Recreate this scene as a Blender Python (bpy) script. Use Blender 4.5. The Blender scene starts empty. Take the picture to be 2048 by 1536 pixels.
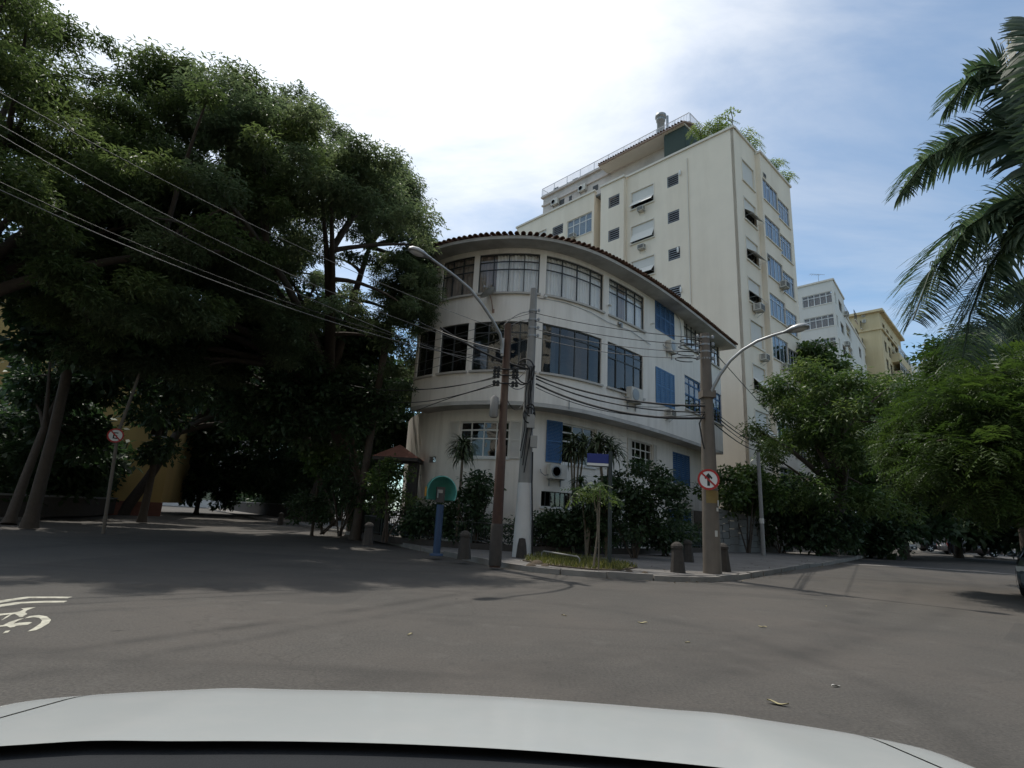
import bpy, math, random
import numpy as np
from mathutils import Vector

random.seed(7)
NP = np.random.default_rng(11)
S = bpy.context.scene
R = math.radians
PI = math.pi

# ------------------------------------------------------------------ camera
F, CX, CY = 1100.0, 1024.0, 768.0          # calibration of the photograph (2048 x 1536)
PITCH, ROLL, CAMH = R(13.5), R(3.0), 1.35
_f = np.array([0, math.cos(PITCH), math.sin(PITCH)])
_r = np.array([1.0, 0, 0]); _u = np.cross(_r, _f)
CR = _r * math.cos(ROLL) + _u * math.sin(ROLL)
CU = _u * math.cos(ROLL) - _r * math.sin(ROLL)
cam_d = bpy.data.cameras.new('camera')
cam = bpy.data.objects.new('camera', cam_d)
S.collection.objects.link(cam)
from mathutils import Matrix
M = Matrix(((CR[0], CU[0], -_f[0], 0), (CR[1], CU[1], -_f[1], 0), (CR[2], CU[2], -_f[2], CAMH), (0, 0, 0, 1)))
cam.matrix_world = M
cam_d.sensor_width = 36.0
cam_d.lens = 36.0 * F / 2048.0
cam_d.clip_start = 0.05
cam_d.clip_end = 3000
S.camera = cam

# ------------------------------------------------------------------ world, sun, exposure
SUN_EL, SUN_AZ = R(64), R(-38)              # in front of the camera, to the left
sdir = np.array([math.sin(SUN_AZ) * math.cos(SUN_EL), math.cos(SUN_AZ) * math.cos(SUN_EL), math.sin(SUN_EL)])
W = bpy.data.worlds.new('World'); S.world = W; W.use_nodes = True
nt = W.node_tree; nt.nodes.clear()
N = nt.nodes.new; L = nt.links.new
out = N('ShaderNodeOutputWorld'); bg = N('ShaderNodeBackground'); L(bg.outputs[0], out.inputs[0])
bg.inputs['Strength'].default_value = 0.135
sky = N('ShaderNodeTexSky'); sky.sky_type = 'NISHITA'; sky.sun_disc = False
sky.sun_elevation = SUN_EL; sky.sun_rotation = SUN_AZ
sky.air_density = 1.0; sky.dust_density = 0.3; sky.ozone_density = 1.5
tc = N('ShaderNodeTexCoord')
sep = N('ShaderNodeSeparateXYZ'); L(tc.outputs['Generated'], sep.inputs[0])
def wmath(op, a, b=None, c=None):
    n = N('ShaderNodeMath'); n.operation = op
    for i, v in enumerate((a, b, c)):
        if v is None: continue
        if isinstance(v, (int, float)): n.inputs[i].default_value = v
        else: L(v, n.inputs[i])
    return n.outputs[0]
zz = wmath('ADD', wmath('MAXIMUM', sep.outputs['Z'], 0.0), 0.25)
comb = N('ShaderNodeCombineXYZ')
L(wmath('DIVIDE', sep.outputs['X'], zz), comb.inputs[0]); L(wmath('DIVIDE', sep.outputs['Y'], zz), comb.inputs[1])
mp = N('ShaderNodeMapping'); L(comb.outputs[0], mp.inputs[0])
mp.inputs['Rotation'].default_value = (0, 0, R(35)); mp.inputs['Scale'].default_value = (0.75, 1.7, 1)
mp.inputs['Location'].default_value = (3.1, 1.7, 0)
n1 = N('ShaderNodeTexNoise'); L(mp.outputs[0], n1.inputs['Vector'])
n1.inputs['Scale'].default_value = 1.5; n1.inputs['Detail'].default_value = 9; n1.inputs['Roughness'].default_value = 0.58; n1.inputs['Distortion'].default_value = 0.5
n2 = N('ShaderNodeTexNoise'); L(comb.outputs[0], n2.inputs['Vector'])
n2.inputs['Scale'].default_value = 0.55; n2.inputs['Detail'].default_value = 3
# thin high cloud that scatters forward: brighter and thicker-looking towards the sun
dotn = N('ShaderNodeVectorMath'); dotn.operation = 'DOT_PRODUCT'
nrm = N('ShaderNodeVectorMath'); nrm.operation = 'NORMALIZE'; L(tc.outputs['Generated'], nrm.inputs[0])
L(nrm.outputs[0], dotn.inputs[0]); dotn.inputs[1].default_value = tuple(sdir)
mu = wmath('MAXIMUM', dotn.outputs['Value'], 0.0)
glow = wmath('POWER', mu, 5.0)
cl = wmath('ADD', wmath('MULTIPLY', n1.outputs['Fac'], 1.05), wmath('MULTIPLY', n2.outputs['Fac'], 0.75))
cl = wmath('ADD', cl, wmath('MULTIPLY', glow, 0.75))
mr = N('ShaderNodeMapRange'); mr.interpolation_type = 'SMOOTHSTEP'; L(cl, mr.inputs['Value'])
mr.inputs['From Min'].default_value = 0.76; mr.inputs['From Max'].default_value = 1.50
mr.inputs['To Min'].default_value = 0.16; mr.inputs['To Max'].default_value = 1.0
ccol = N('ShaderNodeMix'); ccol.data_type = 'RGBA'
L(wmath('MINIMUM', wmath('MULTIPLY', glow, 1.6), 1.0), ccol.inputs['Factor'])
ccol.inputs['A'].default_value = (5.1, 5.3, 5.6, 1); ccol.inputs['B'].default_value = (9.2, 9.25, 9.3, 1)
mx = N('ShaderNodeMix'); mx.data_type = 'RGBA'
tint = N('ShaderNodeMix'); tint.data_type = 'RGBA'; tint.blend_type = 'MULTIPLY'; tint.inputs['Factor'].default_value = 1.0; L(sky.outputs[0], tint.inputs['A']); tint.inputs['B'].default_value = (0.62, 0.86, 0.92, 1)
L(mr.outputs[0], mx.inputs['Factor']); L(tint.outputs['Result'], mx.inputs['A']); L(ccol.outputs['Result'], mx.inputs['B'])
L(mx.outputs['Result'], bg.inputs['Color'])

sun_d = bpy.data.lights.new('sun', 'SUN'); sun_d.energy = 2.7; sun_d.angle = R(0.8); sun_d.color = (1.0, 0.95, 0.87)
sun = bpy.data.objects.new('sun', sun_d); S.collection.objects.link(sun)
sun.rotation_euler = Vector(tuple(-sdir)).to_track_quat('-Z', 'Y').to_euler()
sun.location = (0, 0, 60)

S.view_settings.view_transform = 'Standard'; S.view_settings.look = 'None'
S.view_settings.exposure = 0.28; S.view_settings.gamma = 1.0
S.view_settings.use_curve_mapping = False
S.render.engine = 'CYCLES'

# ------------------------------------------------------------------ calibration helpers
CAMP = np.array([0, 0, CAMH])
def ray(x, y): return _f + CR * (x - CX) / F - CU * (y - CY) / F
def gp(x, y, z=0.0):
    d = ray(x, y); t = (z - CAMH) / d[2]; return CAMP + d * t
def pt(x, y, dist):                           # point at a horizontal distance
    d = ray(x, y); return CAMP + d * (dist / math.hypot(d[0], d[1]))
def azel(x, y):
    d = ray(x, y); return math.atan2(d[0], d[1]), d[2] / math.hypot(d[0], d[1])

# ------------------------------------------------------------------ materials
MAT = {}
def principled(name, col, rough=0.7, metal=0.0, var=0.12, scale=3.0, bump=0.0, bscale=40.0, spec=0.4, dirt=None, dscale=0.6, coat=0.0, streak=False, attr=False):
    m = bpy.data.materials.new(name); m.use_nodes = True
    t = m.node_tree; b = t.nodes['Principled BSDF']
    b.inputs['Roughness'].default_value = rough; b.inputs['Metallic'].default_value = metal
    b.inputs['Specular IOR Level'].default_value = spec
    if coat: b.inputs['Coat Weight'].default_value = coat
    co = t.nodes.new('ShaderNodeTexCoord')
    geo = t.nodes.new('ShaderNodeNewGeometry')
    no = t.nodes.new('ShaderNodeTexNoise'); no.inputs['Scale'].default_value = scale; no.inputs['Detail'].default_value = 6
    t.links.new(geo.outputs['Position'], no.inputs['Vector'])
    mix = t.nodes.new('ShaderNodeMix'); mix.data_type = 'RGBA'
    lo = [max(0, c * (1 - var)) for c in col]; hi = [min(1, c * (1 + var)) for c in col]
    mix.inputs['A'].default_value = (*lo, 1); mix.inputs['B'].default_value = (*hi, 1)
    t.links.new(no.outputs['Fac'], mix.inputs['Factor'])
    last = mix.outputs['Result']
    if dirt:
        n3 = t.nodes.new('ShaderNodeTexNoise'); n3.inputs['Scale'].default_value = dscale; n3.inputs['Detail'].default_value = 8
        n3.inputs['Roughness'].default_value = 0.65
        if streak:
            mpp = t.nodes.new('ShaderNodeMapping'); mpp.inputs['Scale'].default_value = (1, 1, 0.10)
            t.links.new(geo.outputs['Position'], mpp.inputs[0]); t.links.new(mpp.outputs[0], n3.inputs['Vector'])
        else:
            t.links.new(geo.outputs['Position'], n3.inputs['Vector'])
        rp = t.nodes.new('ShaderNodeMapRange'); rp.inputs['From Min'].default_value = 0.44; rp.inputs['From Max'].default_value = 0.74
        t.links.new(n3.outputs['Fac'], rp.inputs['Value']); rp.inputs['To Max'].default_value = 0.42 if streak and col[0] > .5 else 0.75
        m2 = t.nodes.new('ShaderNodeMix'); m2.data_type = 'RGBA'
        t.links.new(rp.outputs[0], m2.inputs['Factor']); t.links.new(last, m2.inputs['A']); m2.inputs['B'].default_value = (*dirt, 1)
        last = m2.outputs['Result']
    if attr:
        oi = t.nodes.new('ShaderNodeObjectInfo')
        hs = t.nodes.new('ShaderNodeHueSaturation'); t.links.new(last, hs.inputs['Color'])
        r2 = t.nodes.new('ShaderNodeMapRange'); t.links.new(oi.outputs['Random'], r2.inputs['Value'])
        r2.inputs['To Min'].default_value = 0.65; r2.inputs['To Max'].default_value = 1.3
        t.links.new(r2.outputs[0], hs.inputs['Value']); last = hs.outputs['Color']
    t.links.new(last, b.inputs['Base Color'])
    if bump:
        nb = t.nodes.new('ShaderNodeTexNoise'); nb.inputs['Scale'].default_value = bscale; nb.inputs['Detail'].default_value = 5
        t.links.new(geo.outputs['Position'], nb.inputs['Vector'])
        bp = t.nodes.new('ShaderNodeBump'); bp.inputs['Strength'].default_value = bump; bp.inputs['Distance'].default_value = 0.02
        t.links.new(nb.outputs['Fac'], bp.inputs['Height']); t.links.new(bp.outputs[0], b.inputs['Normal'])
    MAT[name] = m
    return m

def leafmat(name, dark, mid, light, trans=0.35, rough=0.5):
    m = bpy.data.materials.new(name); m.use_nodes = True
    t = m.node_tree; b = t.nodes['Principled BSDF']; o = t.nodes['Material Output']
    at = t.nodes.new('ShaderNodeAttribute'); at.attribute_name = 'lv'
    cr = t.nodes.new('ShaderNodeValToRGB'); t.links.new(at.outputs['Fac'], cr.inputs[0])
    e = cr.color_ramp.elements
    e[0].position = 0.0; e[0].color = (*dark, 1); e[1].position = 1.0; e[1].color = (*light, 1)
    k = e.new(0.55); k.color = (*mid, 1)
    t.links.new(cr.outputs[0], b.inputs['Base Color']); b.inputs['Roughness'].default_value = rough
    b.inputs['Specular IOR Level'].default_value = 0.35
    tr = t.nodes.new('ShaderNodeBsdfTranslucent')
    hs = t.nodes.new('ShaderNodeHueSaturation'); hs.inputs['Saturation'].default_value = 1.15; hs.inputs['Value'].default_value = 1.5
    t.links.new(cr.outputs[0], hs.inputs['Color']); t.links.new(hs.outputs[0], tr.inputs['Color'])
    ms = t.nodes.new('ShaderNodeMixShader'); ms.inputs[0].default_value = trans
    t.links.new(b.outputs[0], ms.inputs[1]); t.links.new(tr.outputs[0], ms.inputs[2]); t.links.new(ms.outputs[0], o.inputs[0])
    MAT[name] = m
    return m

def glassmat(name, tint, refl=0.10, alpha=0.6, rough=0.02):
    m = bpy.data.materials.new(name); m.use_nodes = True
    t = m.node_tree; t.nodes.clear()
    o = t.nodes.new('ShaderNodeOutputMaterial')
    g = t.nodes.new('ShaderNodeBsdfGlossy'); g.inputs['Roughness'].default_value = rough
    tr = t.nodes.new('ShaderNodeBsdfTransparent'); tr.inputs[0].default_value = (*tint, 1)
    fr = t.nodes.new('ShaderNodeLayerWeight'); fr.inputs[0].default_value = 0.5
    pw = t.nodes.new('ShaderNodeMath'); pw.operation = 'POWER'; t.links.new(fr.outputs['Facing'], pw.inputs[0]); pw.inputs[1].default_value = 4.0
    ad = t.nodes.new('ShaderNodeMath'); ad.operation = 'MULTIPLY_ADD'; t.links.new(pw.outputs[0], ad.inputs[0]); ad.inputs[1].default_value = 0.9; ad.inputs[2].default_value = refl + 0.04
    ad.use_clamp = True
    ge = t.nodes.new('ShaderNodeNewGeometry')
    nb = t.nodes.new('ShaderNodeTexNoise'); nb.inputs['Scale'].default_value = 0.9; t.links.new(ge.outputs['Position'], nb.inputs['Vector'])
    bp = t.nodes.new('ShaderNodeBump'); bp.inputs['Strength'].default_value = 0.25; bp.inputs['Distance'].default_value = 0.05
    t.links.new(nb.outputs['Fac'], bp.inputs['Height']); t.links.new(bp.outputs[0], g.inputs['Normal'])
    ms = t.nodes.new('ShaderNodeMixShader'); t.links.new(ad.outputs[0], ms.inputs[0]); t.links.new(tr.outputs[0], ms.inputs[1]); t.links.new(g.outputs[0], ms.inputs[2])
    t.links.new(ms.outputs[0], o.inputs[0]); MAT[name] = m
    return m

P = principled
P('house_wall', (0.79, 0.75, 0.68), 0.85, var=0.05, scale=1.2, bump=0.12, bscale=25, dirt=(0.44, 0.40, 0.34), dscale=2.2, streak=True)
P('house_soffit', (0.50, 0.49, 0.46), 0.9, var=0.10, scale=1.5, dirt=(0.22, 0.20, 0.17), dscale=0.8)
P('house_trim', (0.46, 0.44, 0.40), 0.8, var=0.12, scale=4)
P('stone_base', (0.16, 0.14, 0.12), 0.9, var=0.35, scale=5, bump=0.4, bscale=12)
P('roof_tile', (0.16, 0.085, 0.055), 0.85, var=0.35, scale=6, dirt=(0.05, 0.045, 0.035), dscale=2.5, attr=True)
P('dark_frame', (0.045, 0.05, 0.05), 0.5, var=0.15)
P('white_frame', (0.68, 0.68, 0.65), 0.6, var=0.06)
P('blue_paint', (0.05, 0.13, 0.27), 0.55, var=0.2, scale=5, dirt=(0.035, 0.08, 0.16), dscale=3)
P('pale_blue_paint', (0.09, 0.20, 0.36), 0.55, var=0.2, scale=5)
P('curtain', (0.84, 0.82, 0.78), 0.9, var=0.08)
P('brown_curtain', (0.34, 0.28, 0.24), 0.9, var=0.12)
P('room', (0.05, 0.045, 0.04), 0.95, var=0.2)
P('tower_wall', (0.80, 0.71, 0.575), 0.88, var=0.06, scale=0.8, bump=0.08, bscale=18, dirt=(0.57, 0.48, 0.36), dscale=0.45, streak=True)
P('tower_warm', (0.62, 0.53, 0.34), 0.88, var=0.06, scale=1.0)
P('tower_trim', (0.68, 0.63, 0.54), 0.8, var=0.06)
P('penthouse_wall', (0.58, 0.52, 0.47), 0.88, var=0.07, scale=1.0, dirt=(0.35, 0.31, 0.27), dscale=0.7)
P('shutter_white', (0.62, 0.60, 0.55), 0.7, var=0.06, scale=2)
P('aluminium', (0.55, 0.56, 0.57), 0.4, metal=0.6, var=0.06)
P('ac_case', (0.60, 0.58, 0.52), 0.6, var=0.08, scale=6, dirt=(0.4, 0.36, 0.3), dscale=3)
P('ac_dark', (0.06, 0.06, 0.06), 0.6)
P('metal_grey', (0.30, 0.31, 0.31), 0.45, metal=0.5, var=0.1)
P('rail_metal', (0.50, 0.50, 0.50), 0.5, metal=0.3, var=0.08)
P('green_net', (0.05, 0.07, 0.06), 0.9, var=0.2, scale=8)
P('pink_stain', (0.34, 0.24, 0.19), 0.9, var=0.15)
P('asphalt', (0.105, 0.096, 0.088), 0.9)
P('concrete_pole', (0.27, 0.265, 0.25), 0.9, var=0.12, scale=5, bump=0.2, bscale=60, dirt=(0.14, 0.13, 0.12), dscale=2.0, streak=True)
P('brown_concrete', (0.17, 0.145, 0.12), 0.9, var=0.2, scale=4, bump=0.3, bscale=40, dirt=(0.09, 0.075, 0.06), dscale=1.5, streak=True)
P('white_concrete', (0.58, 0.57, 0.55), 0.85, var=0.08, scale=5)  # pale colour stands in for sunlight on the pole foot
P('rust', (0.062, 0.033, 0.024), 0.85, var=0.3, scale=8, bump=0.3, bscale=50, dirt=(0.22, 0.17, 0.11), dscale=1.6, streak=True)
P('stone_dark', (0.055, 0.048, 0.042), 0.95, var=0.3, scale=9, bump=0.5, bscale=25)
P('kerb_stone', (0.23, 0.215, 0.195), 0.9, var=0.2, scale=4, bump=0.3, bscale=30, dirt=(0.12, 0.11, 0.10), dscale=1.5)
P('wire_black', (0.018, 0.018, 0.018), 0.6, var=0.1)
P('wire_pale', (0.13, 0.13, 0.13), 0.6, var=0.1)
P('lamp_grey', (0.36, 0.37, 0.37), 0.4, metal=0.4, var=0.08)
P('lamp_glass', (0.55, 0.56, 0.55), 0.25, var=0.04)
P('sign_red', (0.42, 0.03, 0.03), 0.5, var=0.05)
P('sign_white', (0.72, 0.72, 0.70), 0.5, var=0.04)
P('sign_black', (0.02, 0.02, 0.02), 0.5)
P('sign_blue', (0.022, 0.04, 0.20), 0.45, var=0.06)
P('sign_pole', (0.035, 0.045, 0.045), 0.5, var=0.15)
P('phone_shell', (0.10, 0.36, 0.31), 0.35, var=0.1, coat=0.3)
P('phone_blue', (0.028, 0.058, 0.12), 0.5, var=0.12)
P('orange_sticker', (0.55, 0.27, 0.04), 0.5, var=0.25, scale=14)
P('bark', (0.075, 0.06, 0.048), 0.95, var=0.35, scale=7, bump=0.6, bscale=18)
P('pale_bark', (0.17, 0.145, 0.11), 0.9, var=0.2, scale=9, bump=0.3, bscale=30)
P('soil', (0.085, 0.065, 0.045), 0.95, var=0.3, scale=9, bump=0.5, bscale=25)
P('terracotta', (0.20, 0.085, 0.06), 0.85, var=0.25, scale=5)
P('yellow_wall', (0.52, 0.36, 0.13), 0.88, var=0.1, scale=1.0, dirt=(0.32, 0.22, 0.10), dscale=0.5, streak=True)
P('white_block', (0.68, 0.66, 0.60), 0.88, var=0.05, scale=0.5, dirt=(0.50, 0.48, 0.44), dscale=0.35, streak=True)
P('ochre_block', (0.62, 0.51, 0.31), 0.88, var=0.08, scale=0.5, dirt=(0.36, 0.26, 0.12), dscale=0.4, streak=True)
P('grey_wall', (0.20, 0.20, 0.195), 0.9, var=0.15, scale=2, dirt=(0.10, 0.10, 0.09), dscale=1.0)
P('car_white', (0.41, 0.43, 0.425), 0.27, var=0.03, scale=1.5, coat=0.4, spec=0.4, dirt=(0.44, 0.45, 0.44), dscale=9)
P('car_blue_grey', (0.06, 0.085, 0.105), 0.3, metal=0.3, var=0.04, coat=0.8)
P('car_dark', (0.02, 0.022, 0.025), 0.3, metal=0.2, var=0.04, coat=0.8)
P('car_silver', (0.34, 0.35, 0.36), 0.3, metal=0.5, var=0.04, coat=0.8)
P('car_red', (0.07, 0.05, 0.048), 0.3, var=0.04, coat=0.8)
P('rubber', (0.018, 0.018, 0.018), 0.85, var=0.2)
P('plastic_black', (0.016, 0.018, 0.021), 0.8, var=0.15, scale=10, bump=0.15, bscale=260, spec=0.2)
P('chrome', (0.6, 0.6, 0.6), 0.15, metal=1.0, var=0.02)
P('lamp_lens', (0.6, 0.6, 0.58), 0.1, var=0.03, coat=1.0)
P('tail_red', (0.3, 0.01, 0.01), 0.2, var=0.05)
P('skin', (0.34, 0.19, 0.12), 0.6, var=0.05)
P('hair', (0.02, 0.014, 0.01), 0.7)
P('shirt_white', (0.6, 0.6, 0.6), 0.85, var=0.05)
P('shirt_blue', (0.07, 0.10, 0.22), 0.85, var=0.05)
P('trousers', (0.05, 0.05, 0.06), 0.85, var=0.1)
P('paint_cream', (0.50, 0.48, 0.39), 0.85, var=0.2, scale=14, dirt=(0.13, 0.12, 0.10), dscale=9)
P('leaf_litter', (0.34, 0.30, 0.17), 0.8, var=0.3, scale=30)
P('paper_litter', (0.55, 0.54, 0.50), 0.8, var=0.1)
P('yellow_tag', (0.24, 0.17, 0.06), 0.7, var=0.2, scale=10)
P('hill_ground', (0.05, 0.07, 0.04), 0.95, var=0.3, scale=0.05)
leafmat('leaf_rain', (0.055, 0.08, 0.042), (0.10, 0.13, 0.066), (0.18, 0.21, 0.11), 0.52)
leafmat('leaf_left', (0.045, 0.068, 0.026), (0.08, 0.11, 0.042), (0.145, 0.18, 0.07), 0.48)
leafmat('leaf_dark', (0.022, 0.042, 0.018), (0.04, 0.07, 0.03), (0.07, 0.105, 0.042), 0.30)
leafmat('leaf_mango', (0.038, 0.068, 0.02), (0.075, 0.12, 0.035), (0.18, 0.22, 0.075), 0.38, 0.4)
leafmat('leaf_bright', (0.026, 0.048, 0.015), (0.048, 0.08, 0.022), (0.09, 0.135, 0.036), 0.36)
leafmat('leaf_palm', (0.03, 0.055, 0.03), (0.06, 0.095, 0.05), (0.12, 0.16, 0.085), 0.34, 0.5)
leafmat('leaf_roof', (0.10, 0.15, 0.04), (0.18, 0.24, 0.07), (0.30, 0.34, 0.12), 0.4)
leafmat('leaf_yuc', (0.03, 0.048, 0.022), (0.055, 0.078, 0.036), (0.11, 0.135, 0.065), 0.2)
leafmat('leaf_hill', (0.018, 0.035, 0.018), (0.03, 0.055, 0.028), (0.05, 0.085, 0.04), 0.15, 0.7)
leafmat('litter_leaf', (0.05, 0.035, 0.02), (0.11, 0.08, 0.04), (0.22, 0.18, 0.09), 0.1, 0.8)
leafmat('grass', (0.06, 0.075, 0.02), (0.13, 0.14, 0.04), (0.24, 0.22, 0.08), 0.3)
glassmat('glass', (0.96, 0.97, 0.97), 0.0)
glassmat('glass_dark', (0.42, 0.43, 0.43), 0.04)
glassmat('glass_blue', (0.62, 0.68, 0.71), 0.08)
glassmat('glass_car', (0.16, 0.18, 0.18), 0.06)

# asphalt: fine aggregate, patches, tyre-darkened arcs, reddish worn areas
def asphalt_nodes():
    m = MAT['asphalt']; t = m.node_tree; b = t.nodes['Principled BSDF']
    for n in list(t.nodes):
        if n.type in ('TEX_NOISE', 'MIX', 'TEX_COORD', 'NEW_GEOMETRY'): t.nodes.remove(n)
    g = t.nodes.new('ShaderNodeNewGeometry')
    def noise(sc, det, rough=0.6, stretch=None):
        n = t.nodes.new('ShaderNodeTexNoise'); n.inputs['Scale'].default_value = sc; n.inputs['Detail'].default_value = det; n.inputs['Roughness'].default_value = rough
        if stretch:
            mm = t.nodes.new('ShaderNodeMapping'); mm.inputs['Scale'].default_value = stretch[:3]; mm.inputs['Rotation'].default_value = (0, 0, stretch[3])
            t.links.new(g.outputs['Position'], mm.inputs[0]); t.links.new(mm.outputs[0], n.inputs['Vector'])
        else: t.links.new(g.outputs['Position'], n.inputs['Vector'])
        return n.outputs['Fac']
    def ramp(src, a, b_, lo=0.0, hi=1.0):
        r = t.nodes.new('ShaderNodeMapRange'); r.inputs['From Min'].default_value = a; r.inputs['From Max'].default_value = b_
        r.inputs['To Min'].default_value = lo; r.inputs['To Max'].default_value = hi; t.links.new(src, r.inputs['Value']); return r.outputs[0]
    def mix(fac, a, b_):
        x = t.nodes.new('ShaderNodeMix'); x.data_type = 'RGBA'; t.links.new(fac, x.inputs['Factor'])
        for k, v in (('A', a), ('B', b_)):
            if isinstance(v, tuple): x.inputs[k].default_value = (*v, 1)
            else: t.links.new(v, x.inputs[k])
        return x.outputs['Result']
    def math_(op, a_, b__=None):
        n_ = t.nodes.new('ShaderNodeMath'); n_.operation = op
        for i_, v_ in enumerate((a_, b__)):
            if v_ is None: continue
            if isinstance(v_, (int, float)): n_.inputs[i_].default_value = v_
            else: t.links.new(v_, n_.inputs[i_])
        return n_.outputs[0]
    def tyre(c_):
        # rubber-darkened wheel tracks of cars turning through the junction (arcs on the ground)
        for pts_, w_, k_ in [([(250, 1285), (700, 1222), (1060, 1162)], .2, .85), ([(360, 1300), (760, 1232), (1100, 1175)], .18, .75), ([(700, 1185), (1150, 1212), (1650, 1330)], .26, .5), ([(1000, 1340), (1500, 1275), (1800, 1160)], .3, .4), ([(1200, 1400), (1650, 1300), (1950, 1175)], .3, .4), ([(300, 1335), (1024, 1352), (1600, 1300)], .6, .5)]:
            (x1, y1, _), (x2, y2, _), (x3, y3, _) = [gp(*q) for q in pts_]
            d_ = 2 * (x1 * (y2 - y3) + x2 * (y3 - y1) + x3 * (y1 - y2))
            ux = ((x1 * x1 + y1 * y1) * (y2 - y3) + (x2 * x2 + y2 * y2) * (y3 - y1) + (x3 * x3 + y3 * y3) * (y1 - y2)) / d_
            uy = ((x1 * x1 + y1 * y1) * (x3 - x2) + (x2 * x2 + y2 * y2) * (x1 - x3) + (x3 * x3 + y3 * y3) * (x2 - x1)) / d_
            rr = math.hypot(x1 - ux, y1 - uy)
            vd = t.nodes.new('ShaderNodeVectorMath'); vd.operation = 'DISTANCE'; t.links.new(g.outputs['Position'], vd.inputs[0]); vd.inputs[1].default_value = (ux, uy, 0)
            dd = math_('ABSOLUTE', math_('SUBTRACT', vd.outputs['Value'], rr))
            f_ = math_('MULTIPLY', ramp(dd, 0.0, w_, k_, 0.0), ramp(noise(1.1, 4), 0.35, 0.65))
            c_ = mix(f_, c_, (0.036, 0.034, 0.031))
        return c_
    c = mix(ramp(noise(38, 4, 0.75), 0.3, 0.7), (0.038, 0.0355, 0.0322), (0.122, 0.112, 0.099))
    vp = t.nodes.new('ShaderNodeTexVoronoi'); vp.inputs['Scale'].default_value = 0.16; vp.distance = 'CHEBYCHEV'; t.links.new(g.outputs['Position'], vp.inputs['Vector'])
    sp_ = t.nodes.new('ShaderNodeSeparateColor'); t.links.new(vp.outputs['Color'], sp_.inputs[0])
    c = mix(ramp(sp_.outputs[0], 0.0, 1.0, 0.0, 0.6), c, (0.050, 0.048, 0.045))
    c = mix(ramp(noise(9, 3), 0.72, 0.76, 0, 0.7), c, (0.14, 0.13, 0.115))
    c = mix(ramp(noise(0.35, 5), 0.42, 0.68, 0, 0.55), c, (0.104, 0.090, 0.078))
    c = mix(ramp(noise(0.9, 6, 0.65), 0.56, 0.75, 0, 0.6), c, (0.050, 0.047, 0.043))
    c = mix(ramp(noise(0.5, 4, 0.5, (0.25, 2.2, 1, R(-12))), 0.58, 0.72, 0, 0.5), c, (0.044, 0.041, 0.037))
    c = mix(ramp(noise(0.4, 4, 0.5, (0.2, 2.6, 1, R(24))), 0.60, 0.72, 0, 0.45), c, (0.044, 0.040, 0.036))
    v = t.nodes.new('ShaderNodeTexVoronoi'); v.feature = 'DISTANCE_TO_EDGE'; v.inputs['Scale'].default_value = 0.22
    dm = t.nodes.new('ShaderNodeVectorMath'); dm.operation = 'ADD'
    dn = t.nodes.new('ShaderNodeTexNoise'); dn.inputs['Scale'].default_value = 1.2; dn.inputs['Detail'].default_value = 5
    t.links.new(g.outputs['Position'], dn.inputs['Vector']); t.links.new(g.outputs['Position'], dm.inputs[0]); t.links.new(dn.outputs['Color'], dm.inputs[1])
    t.links.new(dm.outputs[0], v.inputs['Vector'])
    c = mix(ramp(v.outputs['Distance'], 0.0, 0.003, 0.35, 0.0), c, (0.032, 0.030, 0.027))
    c = mix(ramp(noise(5.5, 5, 0.7), 0.56, 0.70, 0, 0.45), c, (0.046, 0.044, 0.042))
    c = mix(ramp(noise(2.1, 5, 0.6), 0.58, 0.72, 0, 0.4), c, (0.115, 0.108, 0.098))
    c = mix(ramp(noise(3.2, 2), 0.735, 0.76, 0, 0.8), c, (0.034, 0.031, 0.028))
    c = tyre(c)
    t.links.new(c, b.inputs['Base Color'])
    bp = t.nodes.new('ShaderNodeBump'); bp.inputs['Strength'].default_value = 0.6; bp.inputs['Distance'].default_value = 0.008
    t.links.new(noise(110, 3), bp.inputs['Height']); t.links.new(bp.outputs[0], b.inputs['Normal'])
    b.inputs['Roughness'].default_value = 0.85; b.inputs['Specular IOR Level'].default_value = 0.3
asphalt_nodes()

def pavement_mat():
    m = P('pavement', (0.16, 0.15, 0.14), 0.9, var=0.3, scale=14, bump=0.4, bscale=45, dirt=(0.085, 0.078, 0.07), dscale=0.8)
    return m
pavement_mat()

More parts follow.
